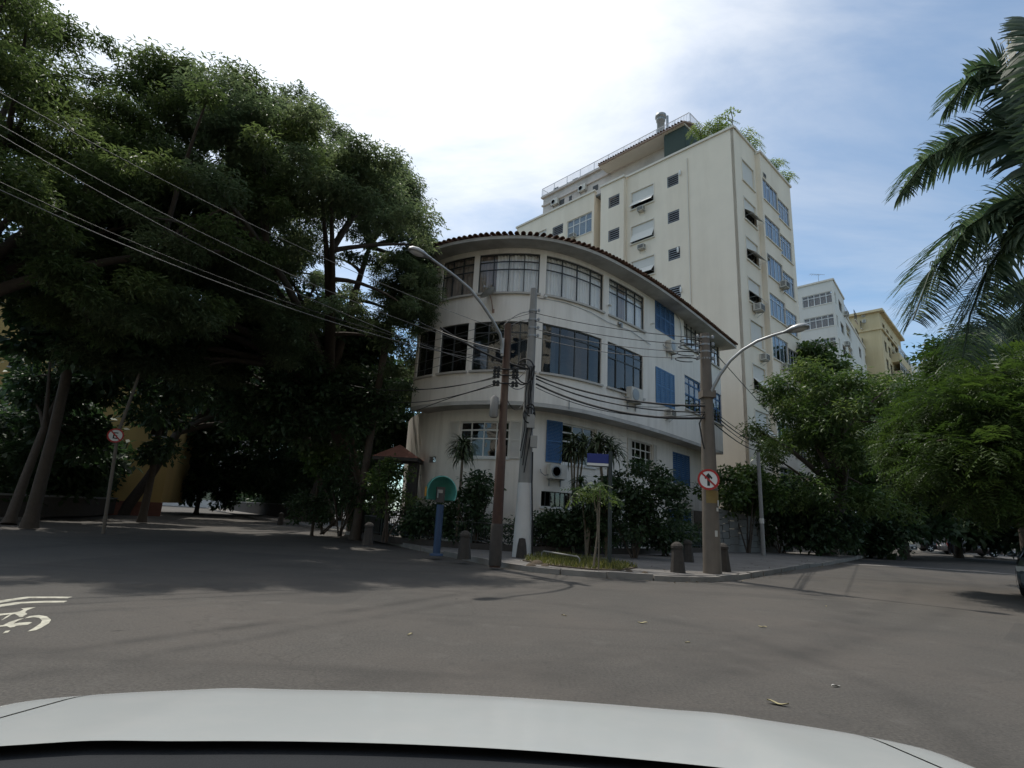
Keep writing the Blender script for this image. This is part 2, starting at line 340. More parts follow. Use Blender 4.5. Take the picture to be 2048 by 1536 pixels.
# ------------------------------------------------------------------ mesh helpers
COL = S.collection
def chain_loc(o):
    v = Vector((0, 0, 0))
    while o is not None: v += o.location; o = o.parent
    return v
class MB:
    def __init__(s): s.v = []; s.f = []; s.sm = []
    def add(s, vs, fs, smooth=False):
        n = len(s.v); s.v.extend([tuple(map(float, p)) for p in vs]); s.f.extend([tuple(n + i for i in f) for f in fs]); s.sm.extend([smooth] * len(fs)); return s
    def box(s, x0, x1, y0, y1, z0, z1):
        return s.add([(x, y, z) for z in (z0, z1) for y in (y0, y1) for x in (x0, x1)],
                     [(0, 2, 3, 1), (4, 5, 7, 6), (0, 1, 5, 4), (2, 6, 7, 3), (0, 4, 6, 2), (1, 3, 7, 5)])
    def obox(s, c, ax, ay, az, hx, hy, hz):        # oriented box: centre, axes, half sizes
        c, ax, ay, az = [np.asarray(q, float) for q in (c, ax, ay, az)]
        vs = [c + ax * hx * i + ay * hy * j + az * hz * k for k in (-1, 1) for j in (-1, 1) for i in (-1, 1)]
        return s.add(vs, [(0, 2, 3, 1), (4, 5, 7, 6), (0, 1, 5, 4), (2, 6, 7, 3), (0, 4, 6, 2), (1, 3, 7, 5)])
    def tube(s, pts, rad, n=8, cap=True, smooth=True):
        pts = [np.asarray(p, float) for p in pts]
        if not hasattr(rad, '__len__'): rad = [rad] * len(pts)
        rings = []; prev = None
        for i, p in enumerate(pts):
            d = pts[min(i + 1, len(pts) - 1)] - pts[max(i - 1, 0)]; d = d / (np.linalg.norm(d) + 1e-9)
            if prev is None: a = np.array([0, 0, 1.0]) if abs(d[2]) < 0.9 else np.array([1.0, 0, 0])
            else: a = prev
            u = a - d * (a @ d); u /= np.linalg.norm(u) + 1e-9; w = np.cross(d, u); prev = u
            rings.append([p + rad[i] * (u * math.cos(2 * PI * k / n) + w * math.sin(2 * PI * k / n)) for k in range(n)])
        vs = [q for r in rings for q in r]; fs = []
        for i in range(len(pts) - 1):
            for k in range(n): fs.append((i * n + k, i * n + (k + 1) % n, (i + 1) * n + (k + 1) % n, (i + 1) * n + k))
        s.add(vs, fs, smooth)
        if cap:
            s.add(rings[0], [tuple(range(n))[::-1]]); s.add(rings[-1], [tuple(range(n))])
        return s
    def lathe(s, c, prof, n=16, smooth=True, axis='z'):
        c = np.asarray(c, float); vs = []; fs = []
        for r, z in prof:
            for k in range(n):
                a = 2 * PI * k / n; q = (r * math.cos(a), r * math.sin(a), z)
                if axis == 'y': q = (q[0], q[2], q[1])
                vs.append(c + q)
        for i in range(len(prof) - 1):
            for k in range(n): fs.append((i * n + k, i * n + (k + 1) % n, (i + 1) * n + (k + 1) % n, (i + 1) * n + k))
        s.add(vs, fs, smooth)
        s.add(vs[:n], [tuple(range(n))[::-1]]); s.add(vs[-n:], [tuple(range(n))])
        return s
    def prism(s, poly, z0, z1):                    # vertical prism from a 2-D polygon (counter-clockwise)
        n = len(poly); vs = [(p[0], p[1], z0) for p in poly] + [(p[0], p[1], z1) for p in poly]
        fs = [tuple(range(n))[::-1], tuple(range(n, 2 * n))] + [(i, (i + 1) % n, n + (i + 1) % n, n + i) for i in range(n)]
        return s.add(vs, fs)
    def mesh(s, name, mat):
        me = bpy.data.meshes.new(name); me.from_pydata(s.v, [], s.f); me.update()
        for p, q in zip(me.polygons, s.sm): p.use_smooth = q
        for mm in (mat if isinstance(mat, (list, tuple)) else [mat]): me.materials.append(MAT[mm])
        return me
    def build(s, name, mat, parent=None, world=True):
        if parent is not None and world:
            o_ = chain_loc(parent); s.v = [(a - o_.x, b - o_.y, c - o_.z) for a, b, c in s.v]
        o = bpy.data.objects.new(name, s.mesh(name, mat)); COL.objects.link(o); o.parent = parent
        return o
def inst(me, name, parent, loc, rot=(0, 0, 0), world=True):
    o = bpy.data.objects.new(name, me); COL.objects.link(o); o.parent = parent
    l = Vector(tuple(map(float, loc)))
    if parent is not None and world: l -= chain_loc(parent)
    o.location = l; o.rotation_euler = rot
    return o
def tag(o, label=None, cat=None, group=None, kind=None):
    if label: o['label'] = label
    if cat: o['category'] = cat
    if group: o['group'] = group
    if kind: o['kind'] = kind
    return o
def thing(name, label, cat, loc=(0, 0, 0), rz=0.0, group=None):
    o = bpy.data.objects.new(name, None); COL.objects.link(o); o.empty_display_size = 0.2
    o.location = tuple(map(float, loc)); o.rotation_euler = (0, 0, rz)
    return tag(o, label, cat, group)
def copy_tree(o, parent=None):
    c = o.copy(); COL.objects.link(c); c.parent = parent
    for ch in list(o.children): copy_tree(ch, c)
    return c

# paths in plan: travel so that the outside is on the right hand
class Path:
    def __init__(s, pts):
        s.p = np.array(pts, float); d = np.diff(s.p, axis=0); s.l = np.hypot(d[:, 0], d[:, 1]); s.c = np.concatenate([[0], np.cumsum(s.l)]); s.len = s.c[-1]
        t = d / s.l[:, None]; s.seg = t
        vt = np.vstack([t[:1], (t[:-1] + t[1:]) / 2, t[-1:]]); s.vt = vt / np.linalg.norm(vt, axis=1)[:, None]
    def tan(s, a):
        i = min(max(np.searchsorted(s.c, a) - 1, 0), len(s.l) - 1); k = (a - s.c[i]) / s.l[i]
        if len(s.l) == 1: return s.seg[0]
        t = s.vt[i] * (1 - min(max(k, 0), 1)) + s.vt[i + 1] * min(max(k, 0), 1); return t / np.linalg.norm(t)
    def pos(s, a, off=0.0):
        i = min(max(np.searchsorted(s.c, a) - 1, 0), len(s.l) - 1); k = (a - s.c[i]) / s.l[i]
        p = s.p[i] * (1 - k) + s.p[i + 1] * k; t = s.tan(a); return p + off * np.array([t[1], -t[0]])
    def hit(s, x, y, off=0.0):                     # pixel -> (s, z) on the wall
        a, e = azel(x, y); best = None
        ss = np.linspace(0, s.len, 600); q = np.array([s.pos(v, off) for v in ss]); az = np.arctan2(q[:, 0], q[:, 1]) - a
        for i in range(len(ss) - 1):
            if az[i] * az[i + 1] <= 0 and q[i, 1] > 0:
                k = az[i] / (az[i] - az[i + 1] + 1e-12); v = ss[i] + k * (ss[i + 1] - ss[i]); p = s.pos(v, off); D = math.hypot(*p)
                if best is None or D < best[0]: best = (D, v)
        if best is None:
            v = 0.0 if abs(az[0]) < abs(az[-1]) else s.len; p = s.pos(v, off); best = (math.hypot(*p), v)
        return best[1], CAMH + best[0] * e
    def rect(s, x0, x1, yt, yb, off=0.0):           # pixel rectangle (yt,yb at mid x) -> s0,s1,z0,z1
        xm = (x0 + x1) / 2; ym = (yt + yb) / 2
        return s.hit(x0, ym, off)[0], s.hit(x1, ym, off)[0], s.hit(xm, yb, off)[1], s.hit(xm, yt, off)[1]
def smooth_path(pts, n=120):
    pts = np.array(pts, float)
    for _ in range(4):
        q = [pts[0]]
        for a, b in zip(pts[:-1], pts[1:]): q += [a * .75 + b * .25, a * .25 + b * .75]
        pts = np.array(q + [pts[-1]])
    return Path(pts)
def srange(path, s0, s1, step):
    if len(path.l) == 1: return [s0, s1]
    n = max(1, int(math.ceil((s1 - s0) / step))); return [s0 + (s1 - s0) * i / n for i in range(n + 1)]
def pbox(mb, path, s0, s1, z0, z1, o0, o1, step=0.5):
    ss = srange(path, s0, s1, step); vs = []
    for a in ss:
        pi, po = path.pos(a, o0), path.pos(a, o1)
        vs += [(pi[0], pi[1], z0), (po[0], po[1], z0), (po[0], po[1], z1), (pi[0], pi[1], z1)]
    fs = []
    for i in range(len(ss) - 1):
        a, b = 4 * i, 4 * i + 4
        for k in range(4): fs.append((a + k, b + k, b + (k + 1) % 4, a + (k + 1) % 4))
    n = len(ss) - 1
    fs += [(0, 1, 2, 3), (4 * n + 3, 4 * n + 2, 4 * n + 1, 4 * n)]
    return mb.add(vs, fs, len(ss) > 2 and False)
def wall(mb, path, s0, s1, z0, z1, ops, off=0.0, th=0.25, step=0.5):
    ops = [o for o in ops if o[1] > s0 and o[0] < s1 and o[3] > z0 and o[2] < z1]
    sb = sorted(set([s0, s1] + [min(max(v, s0), s1) for o in ops for v in o[:2]])); zb = sorted(set([z0, z1] + [min(max(v, z0), z1) for o in ops for v in o[2:4]]))
    for a, b in zip(sb[:-1], sb[1:]):
        if b - a < 1e-4: continue
        # merge vertical runs of solid cells
        run = None
        for c, d in list(zip(zb[:-1], zb[1:])) + [(None, None)]:
            solid = c is not None and not any(o[0] < (a + b) / 2 < o[1] and o[2] < (c + d) / 2 < o[3] for o in ops)
            if solid:
                run = (run[0], d) if run else (c, d)
            elif run:
                pbox(mb, path, a, b, run[0], run[1], off - th, off, step); run = None
    return mb

# ------------------------------------------------------------------ foliage helpers
TEMPL = {}
def t_simple():
    v = np.array([(0, 0, 0), (0.45, 0.26, 0.03), (1, 0, -0.12), (0.45, -0.26, 0.03)]); return v, [(0, 1, 2, 3)]
def t_long():
    v = np.array([(0, 0, 0), (0.4, 0.13, 0.02), (1, 0, -0.25), (0.4, -0.13, 0.02)]); return v, [(0, 1, 2, 3)]
def t_pinnate(n=6, w=0.42, lw=0.062):
    v = []; f = []
    for i in range(n):
        x = 0.12 + 0.88 * i / (n - 1); z = -0.28 * x * x; ln = w * math.sin(PI * (0.18 + 0.72 * (1 - i / (n - 1)))) 
        for sd in (1, -1):
            k = len(v); v += [(x - 0.02, 0, z), (x + 0.05 + lw, sd * ln * 0.5, z + 0.02 - 0.03), (x + 0.12, sd * ln, z - 0.10), (x + 0.10 - lw, sd * ln * 0.5, z - 0.03)]
            f.append((k, k + 1, k + 2, k + 3) if sd < 0 else (k + 3, k + 2, k + 1, k))
    return np.array(v), f
TEMPL['simple'] = t_simple(); TEMPL['long'] = t_long(); TEMPL['pinnate'] = t_pinnate()
TEMPL['spray'] = t_pinnate(4, 0.5, 0.10)
def quads_mesh(name, V, Fq, lv, mat):
    me = bpy.data.meshes.new(name); nf = len(Fq)
    me.vertices.add(len(V)); me.vertices.foreach_set('co', np.ascontiguousarray(V, dtype=np.float32).ravel())
    me.loops.add(nf * 4); me.loops.foreach_set('vertex_index', np.ascontiguousarray(Fq, dtype=np.int32).ravel())
    me.polygons.add(nf); me.polygons.foreach_set('loop_start', np.arange(0, nf * 4, 4, dtype=np.int32))
    me.update(calc_edges=True)
    at = me.attributes.new('lv', 'FLOAT', 'FACE'); at.data.foreach_set('value', np.ascontiguousarray(lv, dtype=np.float32))
    me.materials.append(MAT[mat]); return me
def leaf_mesh(name, mat, pts, size, templ='simple', up=0.6, droop=0.35, out=None, lvb=None, rng=NP, outw=0.8):
    tv, tf = TEMPL[templ]; n = len(pts); pts = np.asarray(pts)
    a = rng.uniform(0, 2 * PI, n); d = np.stack([np.cos(a), np.sin(a), rng.normal(-droop, 0.35, n)], 1)
    if out is not None: d = d * 0.75 + out * outw
    d /= np.linalg.norm(d, axis=1)[:, None]
    u = rng.normal(0, 1 - up * 0.6, (n, 3)); u[:, 2] += up * 1.6
    u -= d * (u * d).sum(1)[:, None]; u /= np.linalg.norm(u, axis=1)[:, None] + 1e-9
    w = np.cross(u, d)
    sz = size * rng.uniform(0.65, 1.35, n)
    V = pts[:, None, :] + sz[:, None, None] * (tv[None, :, 0:1] * d[:, None, :] + tv[None, :, 1:2] * w[:, None, :] + tv[None, :, 2:3] * u[:, None, :])
    k = len(tv); fq = np.array(tf, dtype=np.int32); Fq = (fq[None] + (np.arange(n) * k)[:, None, None]).reshape(-1, 4)
    lv = rng.uniform(0, 1, n) * 0.6 + 0.2
    if lvb is not None: lv = lv * 0.55 + lvb * 0.45
    lv = np.repeat(np.clip(lv, 0, 1), len(tf))
    return quads_mesh(name, V.reshape(-1, 3), Fq, lv, mat)
def pads(clusters, per, rng=NP, flat=0.6, dens=1.0):
    """clusters: list (x,y,z,r): leaf points spread through each clump, thicker towards its skin; a value per clump for its hue"""
    P_, O_, B_ = [], [], []
    for (x, y, z, r) in clusters:
        n = max(6, int(per * (r ** 2) * dens * rng.uniform(0.75, 1.2)))
        q = rng.normal(0, 1, (n, 3)); q /= np.linalg.norm(q, axis=1)[:, None]
        rad = rng.uniform(0, 1, n) ** 0.42 * rng.uniform(0.75, 1.12, n)
        lump = 1 + 0.22 * np.sin(q[:, 0] * 4 + x * 3) * np.cos(q[:, 1] * 5 + y * 2)
        o = q * (rad * lump)[:, None] * r; o[:, 2] *= flat
        P_.append(o + (x, y, z)); O_.append(q); B_.append(np.full(n, rng.uniform(0, 1)))
    return np.vstack(P_), np.vstack(O_), np.concatenate(B_)
def shell_clusters(c, rad, n, rmin, rmax, rng=NP, top=0.35, inner=0.25, cut=None, lumps=3.0):
    res = []; ph = rng.uniform(0, 6, 6)
    while len(res) < n:
        q = rng.normal(0, 1, 3); q /= np.linalg.norm(q)
        if q[2] < 0 and rng.uniform() < top: continue
        k = rng.uniform(0.25, 0.8) if rng.uniform() < inner else rng.uniform(0.82, 1.0)
        k *= 1 + 0.10 * math.sin(lumps * q[0] + ph[0]) + 0.10 * math.sin(lumps * 1.3 * q[1] + ph[1]) + 0.08 * math.sin(lumps * 1.7 * q[2] + ph[2])
        p = np.asarray(c) + q * np.asarray(rad) * k
        if p[2] < 0.6 or (cut and cut(p)): continue
        res.append((p[0], p[1], p[2], rng.uniform(rmin, rmax)))
    return res
def limbs_mesh(mb, base, fork, clusters, r0, nl=22, rng=NP, sag=0.15, twigs=True):
    base = np.asarray(base, float); fork = np.asarray(fork, float); h = fork - base
    mb.tube([base + (0, 0, -0.1), base + h * 0.06, base + h * 0.45 + rng.normal(0, 0.08, 3) * (1, 1, 0) * r0 * 3, fork], [r0 * 1.5, r0 * 1.12, r0 * 0.92, r0 * 0.8], 10)
    cs = sorted(clusters, key=lambda c: -c[3]); idx = rng.choice(len(cs), min(nl, len(cs)), replace=False); mains = []
    for i in idx[:max(4, nl // 4)]:
        e = np.array(cs[i][:3]); m = fork * 0.55 + e * 0.45 + np.array([0, 0, np.linalg.norm(e - fork) * sag]); 
        pts = [fork * (1 - t) ** 2 + 2 * m * t * (1 - t) + e * t * t for t in np.linspace(0, 1, 8)]; mains.append(pts)
        mb.tube(pts, list(np.linspace(r0 * 0.62, r0 * 0.10, 8)), 7)
    for i in idx[max(4, nl // 4):]:
        e = np.array(cs[i][:3]); best = min((np.linalg.norm(q - e), k, j) for k, pp in enumerate(mains) for j, q in enumerate(pp[2:6]))
        st = mains[best[1]][best[2] + 2]; m = st * 0.5 + e * 0.5 + np.array([0, 0, best[0] * 0.12]) + rng.normal(0, 0.1, 3)
        pts = [st * (1 - t) ** 2 + 2 * m * t * (1 - t) + e * t * t for t in np.linspace(0, 1, 6)]
        mb.tube(pts, list(np.linspace(r0 * 0.26, r0 * 0.06, 6)), 5)
def tree(name, label, base, fork, clusters, per, leaf, lmat, templ, bark='bark', r0=0.25, nl=26, group=None, cat='tree', flat=0.6, up=0.6, droop=0.35, sag=0.15, outw=0.8):
    t = thing(name, label, cat, base, 0, group)
    mb = MB(); limbs_mesh(mb, base, fork, clusters, r0, nl, sag=sag); mb.build('trunk', bark, t)
    p, o, b = pads(clusters, per, flat=flat)
    me = leaf_mesh('crown', lmat, p - np.array(t.location), leaf, templ, up=up, droop=droop, out=o, lvb=b, outw=outw)
    c = bpy.data.objects.new('crown', me); COL.objects.link(c); c.parent = t
    return t
def bush(name, label, base, clusters, per, leaf, lmat, templ='simple', group=None, cat='bush', stems=6):
    t = thing(name, label, cat, base, 0, group); mb = MB(); b0 = np.asarray(base, float)
    for c in random.sample(clusters, min(stems, len(clusters))):
        e = np.array(c[:3]); mb.tube([b0 + NP.normal(0, 0.08, 3) * (1, 1, 0), b0 * 0.5 + e * 0.5 + (0, 0, 0.1), e], [0.04, 0.03, 0.012], 5)
    mb.build('stem', 'bark', t)
    p, o, b = pads(clusters, per, flat=0.8); p[:, 2] = np.maximum(p[:, 2], 0.05)
    me = leaf_mesh('foliage', lmat, p - np.array(t.location), leaf, templ, out=o, lvb=b)
    c = bpy.data.objects.new('foliage', me); COL.objects.link(c); c.parent = t
    return t
# ================================================================== SETTING
mb = MB(); mb.add([(-900, -300, 0), (900, -300, 0), (900, 1500, 0), (-900, 1500, 0)], [(0, 1, 2, 3)])
tag(mb.build('road', 'asphalt'), 'worn brownish grey asphalt of the open street junction', None, None, 'structure')

PV = 0.13
kerb = smooth_path([(-52, 98), (-39, 76), (-22, 50), (-8.2, 29.8), (-3.2, 20.6), (-0.6, 16.2), (0.6, 14.55), (2.6, 14.0), (5.2, 14.2), (7.0, 16.2), (10.5, 20.6), (16.2, 27.2), (28, 42.5), (47, 68)])
def slab_between(name, path, off_in, off_out, z0, z1, mat, step=1.0):
    m_ = MB(); pbox(m_, path, 0, path.len, z0, z1, off_in, off_out, step); return m_.build(name, mat)
# corner pavement: a sheet from the kerb back under the fence, garden and houses
poly = [tuple(kerb.pos(a, -0.14)) for a in np.linspace(0, kerb.len, 90)] + [(40, 110), (-30, 120)]
pav = MB(); pav.prism(poly, -0.05, PV); pav = pav.build('pavement', 'pavement'); tag(pav, 'grey stone pavement round the street corner', None, None, 'structure')
def kerb_stones(path, parent, s0, s1, ln=1.0):
    a = s0
    while a < s1:
        b = min(a + ln * random.uniform(0.85, 1.1), s1); m_ = MB(); dz = random.uniform(-0.025, 0.02)
        pbox(m_, path, a + 0.014, b - 0.014, -0.05, PV + 0.012 + dz, -0.15, 0.0 + random.uniform(-.03, .02), 0.25)
        m_.build('kerb_stone', 'kerb_stone', parent); a = b
sk0 = 20; kerb_stones(kerb, pav, 28, kerb.len - 20, 1.05)
# left pavement on the far side of the side street
lk = smooth_path([(-60, 40), (-40, 27), (-24, 18.5), (-20.5, 18.4), (-20, 21), (-24, 30), (-45, 68), (-62, 98)])
poly = [tuple(lk.pos(a, -0.14)) for a in np.linspace(0, lk.len, 60)] + [(-110, 98), (-110, 40)]
pl = MB(); pl.prism(poly[::-1] if False else poly, -0.05, PV); pl = pl.build('pavement', 'pavement'); tag(pl, 'dark shaded pavement under the trees across the side street', None, None, 'structure')
kerb_stones(lk, pl, 14, 62, 1.2)
# pavement at the end of the right-hand street
rk = smooth_path([(33, 22), (36.5, 38), (39.5, 50), (44, 64), (60, 88)])
poly = [tuple(rk.pos(a, 0.14)) for a in np.linspace(0, rk.len, 30)] + [(120, 90), (120, 20)]
pr = MB(); pr.prism(poly[::-1], -0.05, PV); pr = pr.build('pavement', 'pavement'); tag(pr, 'far pavement beneath dark trees beyond the right hand street', None, None, 'structure')
a = 2.0
while a < rk.len - 14:
    m_ = MB(); pbox(m_, rk, a + .01, a + 1.19, -0.05, PV + .015, 0.0, 0.15, 0.6); m_.build('kerb_stone', 'kerb_stone', pr); a += 1.2
# pale strip crossing the mouth of the right-hand street
gs = Path([gp(1692, 1128)[:2], gp(1850, 1136)[:2], gp(2100, 1154)[:2]])
m_ = MB(); pbox(m_, gs, 0, gs.len, 0.0, 0.006, -0.32, 0.12, 1.0); tag(m_.build('gutter_strip', 'kerb_stone'), 'pale concrete gutter strip across the mouth of the side street', None, None, 'structure')

# painted cycle symbol with chevrons
def poly_paint(mb_, px, z=0.004):
    pts = [gp(x, y) for x, y in px]; mb_.add([(p[0], p[1], z) for p in pts], [tuple(range(len(pts)))])
def Z(x, y): return (x * 200 / 2048.0, 1170 + y * 110 / 1126.0)   # from the enlarged view of the mark
bm = thing('bicycle_marking', 'cream painted bicycle symbol with chevrons on the asphalt', 'road marking', gp(60, 1225))
def stroke(pts, w):                    # ground-space stroke through enlarged-view points
    q = [gp(*Z(*p)) for p in pts]; q = np.array([(a[0], a[1]) for a in q]); pa = Path(q); m2 = MB()
    pbox(m2, pa, 0, pa.len, 0.0, 0.004, -w / 2, w / 2, 0.08); return m2
for pl_ in ([(-900, 520), (-500, 440), (0, 345), (560, 258), (1150, 258), (1430, 262)], [(-900, 600), (-500, 520), (0, 430), (400, 370), (900, 348), (1340, 346)]):
    stroke(pl_, 0.13).build('chevron', 'paint_cream', bm)
m2 = MB(); poly_paint(m2, [Z(*p) for p in [(500, 690), (620, 640), (800, 622), (960, 650), (1045, 720), (1000, 790), (850, 880), (740, 930), (560, 960), (700, 880), (830, 790), (860, 730), (800, 680), (680, 665)]][::-1]); m2.build('front_wheel', 'paint_cream', bm)
m2 = MB(); poly_paint(m2, [Z(*p) for p in [(20, 735), (130, 680), (250, 610), (300, 600), (340, 620), (400, 665), (460, 660), (560, 600), (510, 560), (560, 520), (735, 458), (560, 470), (430, 490), (480, 510), (400, 548), (250, 575), (0, 595), (-300, 650), (-300, 690), (0, 635), (200, 605), (100, 670)]][::-1]); m2.build('rider', 'paint_cream', bm)
m2 = MB(); poly_paint(m2, [Z(*p) for p in [(-300, 900), (0, 860), (140, 850), (200, 880), (290, 865), (330, 840), (560, 825), (655, 775), (600, 765), (400, 780), (270, 800), (360, 740), (490, 690), (400, 700), (200, 760), (60, 830), (-300, 870)]][::-1]); m2.build('frame', 'paint_cream', bm)
m2 = MB(); poly_paint(m2, [Z(*p) for p in [(50, 1000), (110, 950), (210, 935), (160, 980)]][::-1]); m2.build('paint_dash', 'paint_cream', bm)

# litter and fallen leaves on the road
def litter(x, y, s, mat, label, cat, rz):
    p = gp(x, y); m2 = MB(); n = 7; vs = []
    for i in range(n):
        t = i / (n - 1); w = math.sin(PI * (0.08 + 0.87 * t)) * 0.16; z = 0.010 + 0.12 * s * math.sin(3.0 * t + s * 9) ** 2
        vs += [((t - .5) * 1.0 * s, w * s * (1 + .3 * math.sin(7 * t)), z), ((t - .5) * s, 0, z - 0.008), ((t - .5) * 1.0 * s, -w * s, z + .02 * s)]
    fs = [(3 * i + k, 3 * i + 3 + k, 3 * i + 4 + k, 3 * i + 1 + k) for i in range(n - 1) for k in (0, 1)]
    m2.add(vs, fs, True); o = m2.build('fallen_leaf' if cat == 'leaf' else 'paper_scrap', mat); o.location = (p[0], p[1], 0.0); o.rotation_euler = (0, 0, rz)
    tag(o, label, cat, 'litter on the road' if label.startswith('small') else None)
litter(1556, 1410, 0.16, 'leaf_litter', 'large curled yellowish leaf lying on the asphalt beside the white bonnet', 'leaf', -0.5)
litter(1672, 1374, 0.09, 'paper_litter', 'white paper scrap on the road beyond the curled leaf', 'litter', 0.2)
for i, (x, y, s) in enumerate([(1128, 1232, .08), (1285, 1247, .13), (1525, 1255, .12), (1375, 1286, .06), (820, 1270, .08), (1652, 1213, .06)]):
    litter(x, y, s, 'leaf_litter', 'small dry fallen leaf lying on the asphalt of the junction', 'leaf', random.uniform(0, 6))
# ================================================================== ROUNDED WHITE HOUSE
fac = smooth_path([(-7.2, 34.5), (-6.5, 30.0), (-5.9, 26.9), (-4.5, 24.0), (-3.0, 22.7), (-1.9, 22.1), (-0.45, 21.65), (1.0, 21.6), (2.7, 22.35), (4.4, 23.75), (6.5, 25.8), (9.1, 28.75), (13.2, 33.7)])
Z1, Z2 = 5.85, 12.6
sL = fac.hit(824, 790)[0]; sR = fac.len
GOFF = -0.9
house = thing('corner_house', 'white three storey house with rounded corner, curved window bands and tiled eaves', 'house', (2.0, 27.0, 0.0))
WIN = []     # (rect, ...)
def grid_window(path, root, rect, cols, rows, fmat, gmat, off, bar=0.05, dep=0.06, sill=True, smat='house_trim', curtain=None, name='window', colw=None, gap=None, label=None):
    s0, s1, z0, z1 = rect; m2 = MB()
    ce = [0.0]
    for w in (colw or [1.0 / cols] * cols): ce.append(ce[-1] + w)
    re_ = [0.0]
    for h in rows: re_.append(re_[-1] + h)
    pbox(m2, path, s0, s1, z0, z0 + bar, off - dep, off); pbox(m2, path, s0, s1, z1 - bar, z1, off - dep, off)
    for k, c in enumerate(ce):
        x = s0 + (s1 - s0) * c; x0 = x if k == 0 else (x - bar if k == len(ce) - 1 else x - bar / 2)
        pbox(m2, path, x0, x0 + bar, z0 + bar, z1 - bar, off - dep, off)
    for j, h in enumerate(re_[1:-1]):
        z = z1 - (z1 - z0) * h
        for k in range(len(ce) - 1):
            pbox(m2, path, s0 + (s1 - s0) * ce[k] + (bar if k == 0 else bar / 2), s0 + (s1 - s0) * ce[k + 1] - (bar if k == len(ce) - 2 else bar / 2), z - bar / 2, z + bar / 2, off - dep, off - 0.004)
    fr = m2.build(name, fmat, root)
    if label: fr['label'] = label
    for k in range(len(ce) - 1):
        for j in range(len(re_) - 1):
            a = s0 + (s1 - s0) * ce[k] + bar * .6; b = s0 + (s1 - s0) * ce[k + 1] - bar * .6
            c = z1 - (z1 - z0) * re_[j + 1] + bar * .55; d = z1 - (z1 - z0) * re_[j] - bar * .55
            if gap and (k, j) in gap: continue
            g2 = MB(); jit = random.uniform(-.012, .012); pbox(g2, path, a, b, c, d, off - dep * .6 + jit, off - dep * .6 + jit + 0.006); g2.build('pane', gmat, fr)
    if sill:
        m3 = MB(); pbox(m3, path, s0 - 0.06, s1 + 0.06, z0 - 0.09, z0 - 0.003, -0.10 + off, 0.06 + off + (0.10 if off > -0.5 else 0.1)); m3.build('sill', smat, fr)
    if curtain:
        for (a, b, mt) in curtain:
            m4 = MB(); ss = np.linspace(s0 + (s1 - s0) * a, s0 + (s1 - s0) * b, max(12, int((b - a) * (s1 - s0) / 0.035))); vs = []; fs = []
            for i, v in enumerate(ss):
                w = off - 0.15 + 0.05 * math.sin(v * 40) + 0.03 * math.sin(v * 15 + 1)
                p = path.pos(v, w); vs += [(p[0], p[1], z0 + 0.02), (p[0], p[1], z1 - 0.03)]
                if i: fs.append((2 * i - 2, 2 * i, 2 * i + 1, 2 * i - 1))
            m4.add(vs, fs, True); m4.build('curtain', mt, fr)
    return fr
def louvre_shutter(path, root, rect, mat, off, th=0.05, name='shutter', label=None, halves=2, slat=0.075):
    s0, s1, z0, z1 = rect; m2 = MB(); bw = 0.06; w = (s1 - s0) / halves
    for h in range(halves):
        a, b = s0 + h * w + .014, s0 + (h + 1) * w - .014
        pbox(m2, path, a, a + bw, z0, z1, off, off + th); pbox(m2, path, b - bw, b, z0, z1, off, off + th)
        zm = [z0, (z0 + z1) / 2 - bw / 2, z1 - bw]
        for z in zm: pbox(m2, path, a + bw, b - bw, z, z + bw, off, off + th - .004)
    o = m2.build(name, mat, root)
    if label: o['label'] = label
    m3 = MB()
    for h in range(halves):
        a, b = s0 + h * w + bw, s0 + (h + 1) * w - bw; z = z0 + bw
        while z < z1 - bw:
            p0, p1, q0, q1 = path.pos(a, off + .01), path.pos(b, off + .01), path.pos(a, off + th - .012), path.pos(b, off + th - .012)
            m3.add([(p0[0], p0[1], z + slat * .8), (p1[0], p1[1], z + slat * .8), (q1[0], q1[1], z), (q0[0], q0[1], z),
                    (p0[0], p0[1], z + slat * .8 + .012), (p1[0], p1[1], z + slat * .8 + .012), (q1[0], q1[1], z + .012), (q0[0], q0[1], z + .012)],
                   [(0, 1, 2, 3), (7, 6, 5, 4), (0, 4, 5, 1), (3, 2, 6, 7)]); z += slat
    m3.build('slats', mat, o)
    return o
# ---- openings (from the photograph)
rc = fac.rect
up = dict(a=rc(884, 946, 536, 600), b=rc(957, 1079, 514, 592), c=rc(1092, 1207, 520, 598), d=rc(1218, 1288, 555, 636), sh=rc(1310, 1348, 612, 668), e=rc(1368, 1402, 645, 705), f=rc(1410, 1438, 668, 722))
lo = dict(z=rc(836, 868, 660, 752), a=rc(880, 934, 655, 748), b=rc(945, 1071, 652, 746), c=rc(1083, 1203, 660, 757), d=rc(1215, 1286, 684, 772), sh=rc(1311, 1348, 742, 812), e=rc(1370, 1402, 760, 825), f=rc(1418, 1443, 782, 842))
def level(d, keys, i, zc=None):
    z = float(np.mean([d[k][i] for k in keys])) if zc is None else zc
    for k in keys: r_ = list(d[k]); r_[i] = z; d[k] = tuple(r_)
for i in (2, 3): level(up, 'abcd', i); level(lo, 'zabcd', i); level(up, 'ef', i); level(lo, 'ef', i)
for d_ in (up, lo):
    for k in list(d_): r_ = d_[k]; d_[k] = (r_[0], max(r_[1], r_[0] + .7), r_[2], r_[3])
print('UP', {k: tuple(round(v, 2) for v in q) for k, q in up.items()}); print('LO', {k: tuple(round(v, 2) for v in q) for k, q in lo.items()})
gr = lambda *a: fac.rect(*a, off=GOFF)
gd = dict(g1=gr(918, 1018, 842, 914), g2=gr(1124, 1190, 852, 930), g3=gr(1263, 1305, 884, 952), g4=gr(1346, 1380, 908, 970), base=gr(1082, 1142, 984, 1014), door=gr(1335, 1385, 1020, 1108), vent=gr(858, 872, 913, 925))
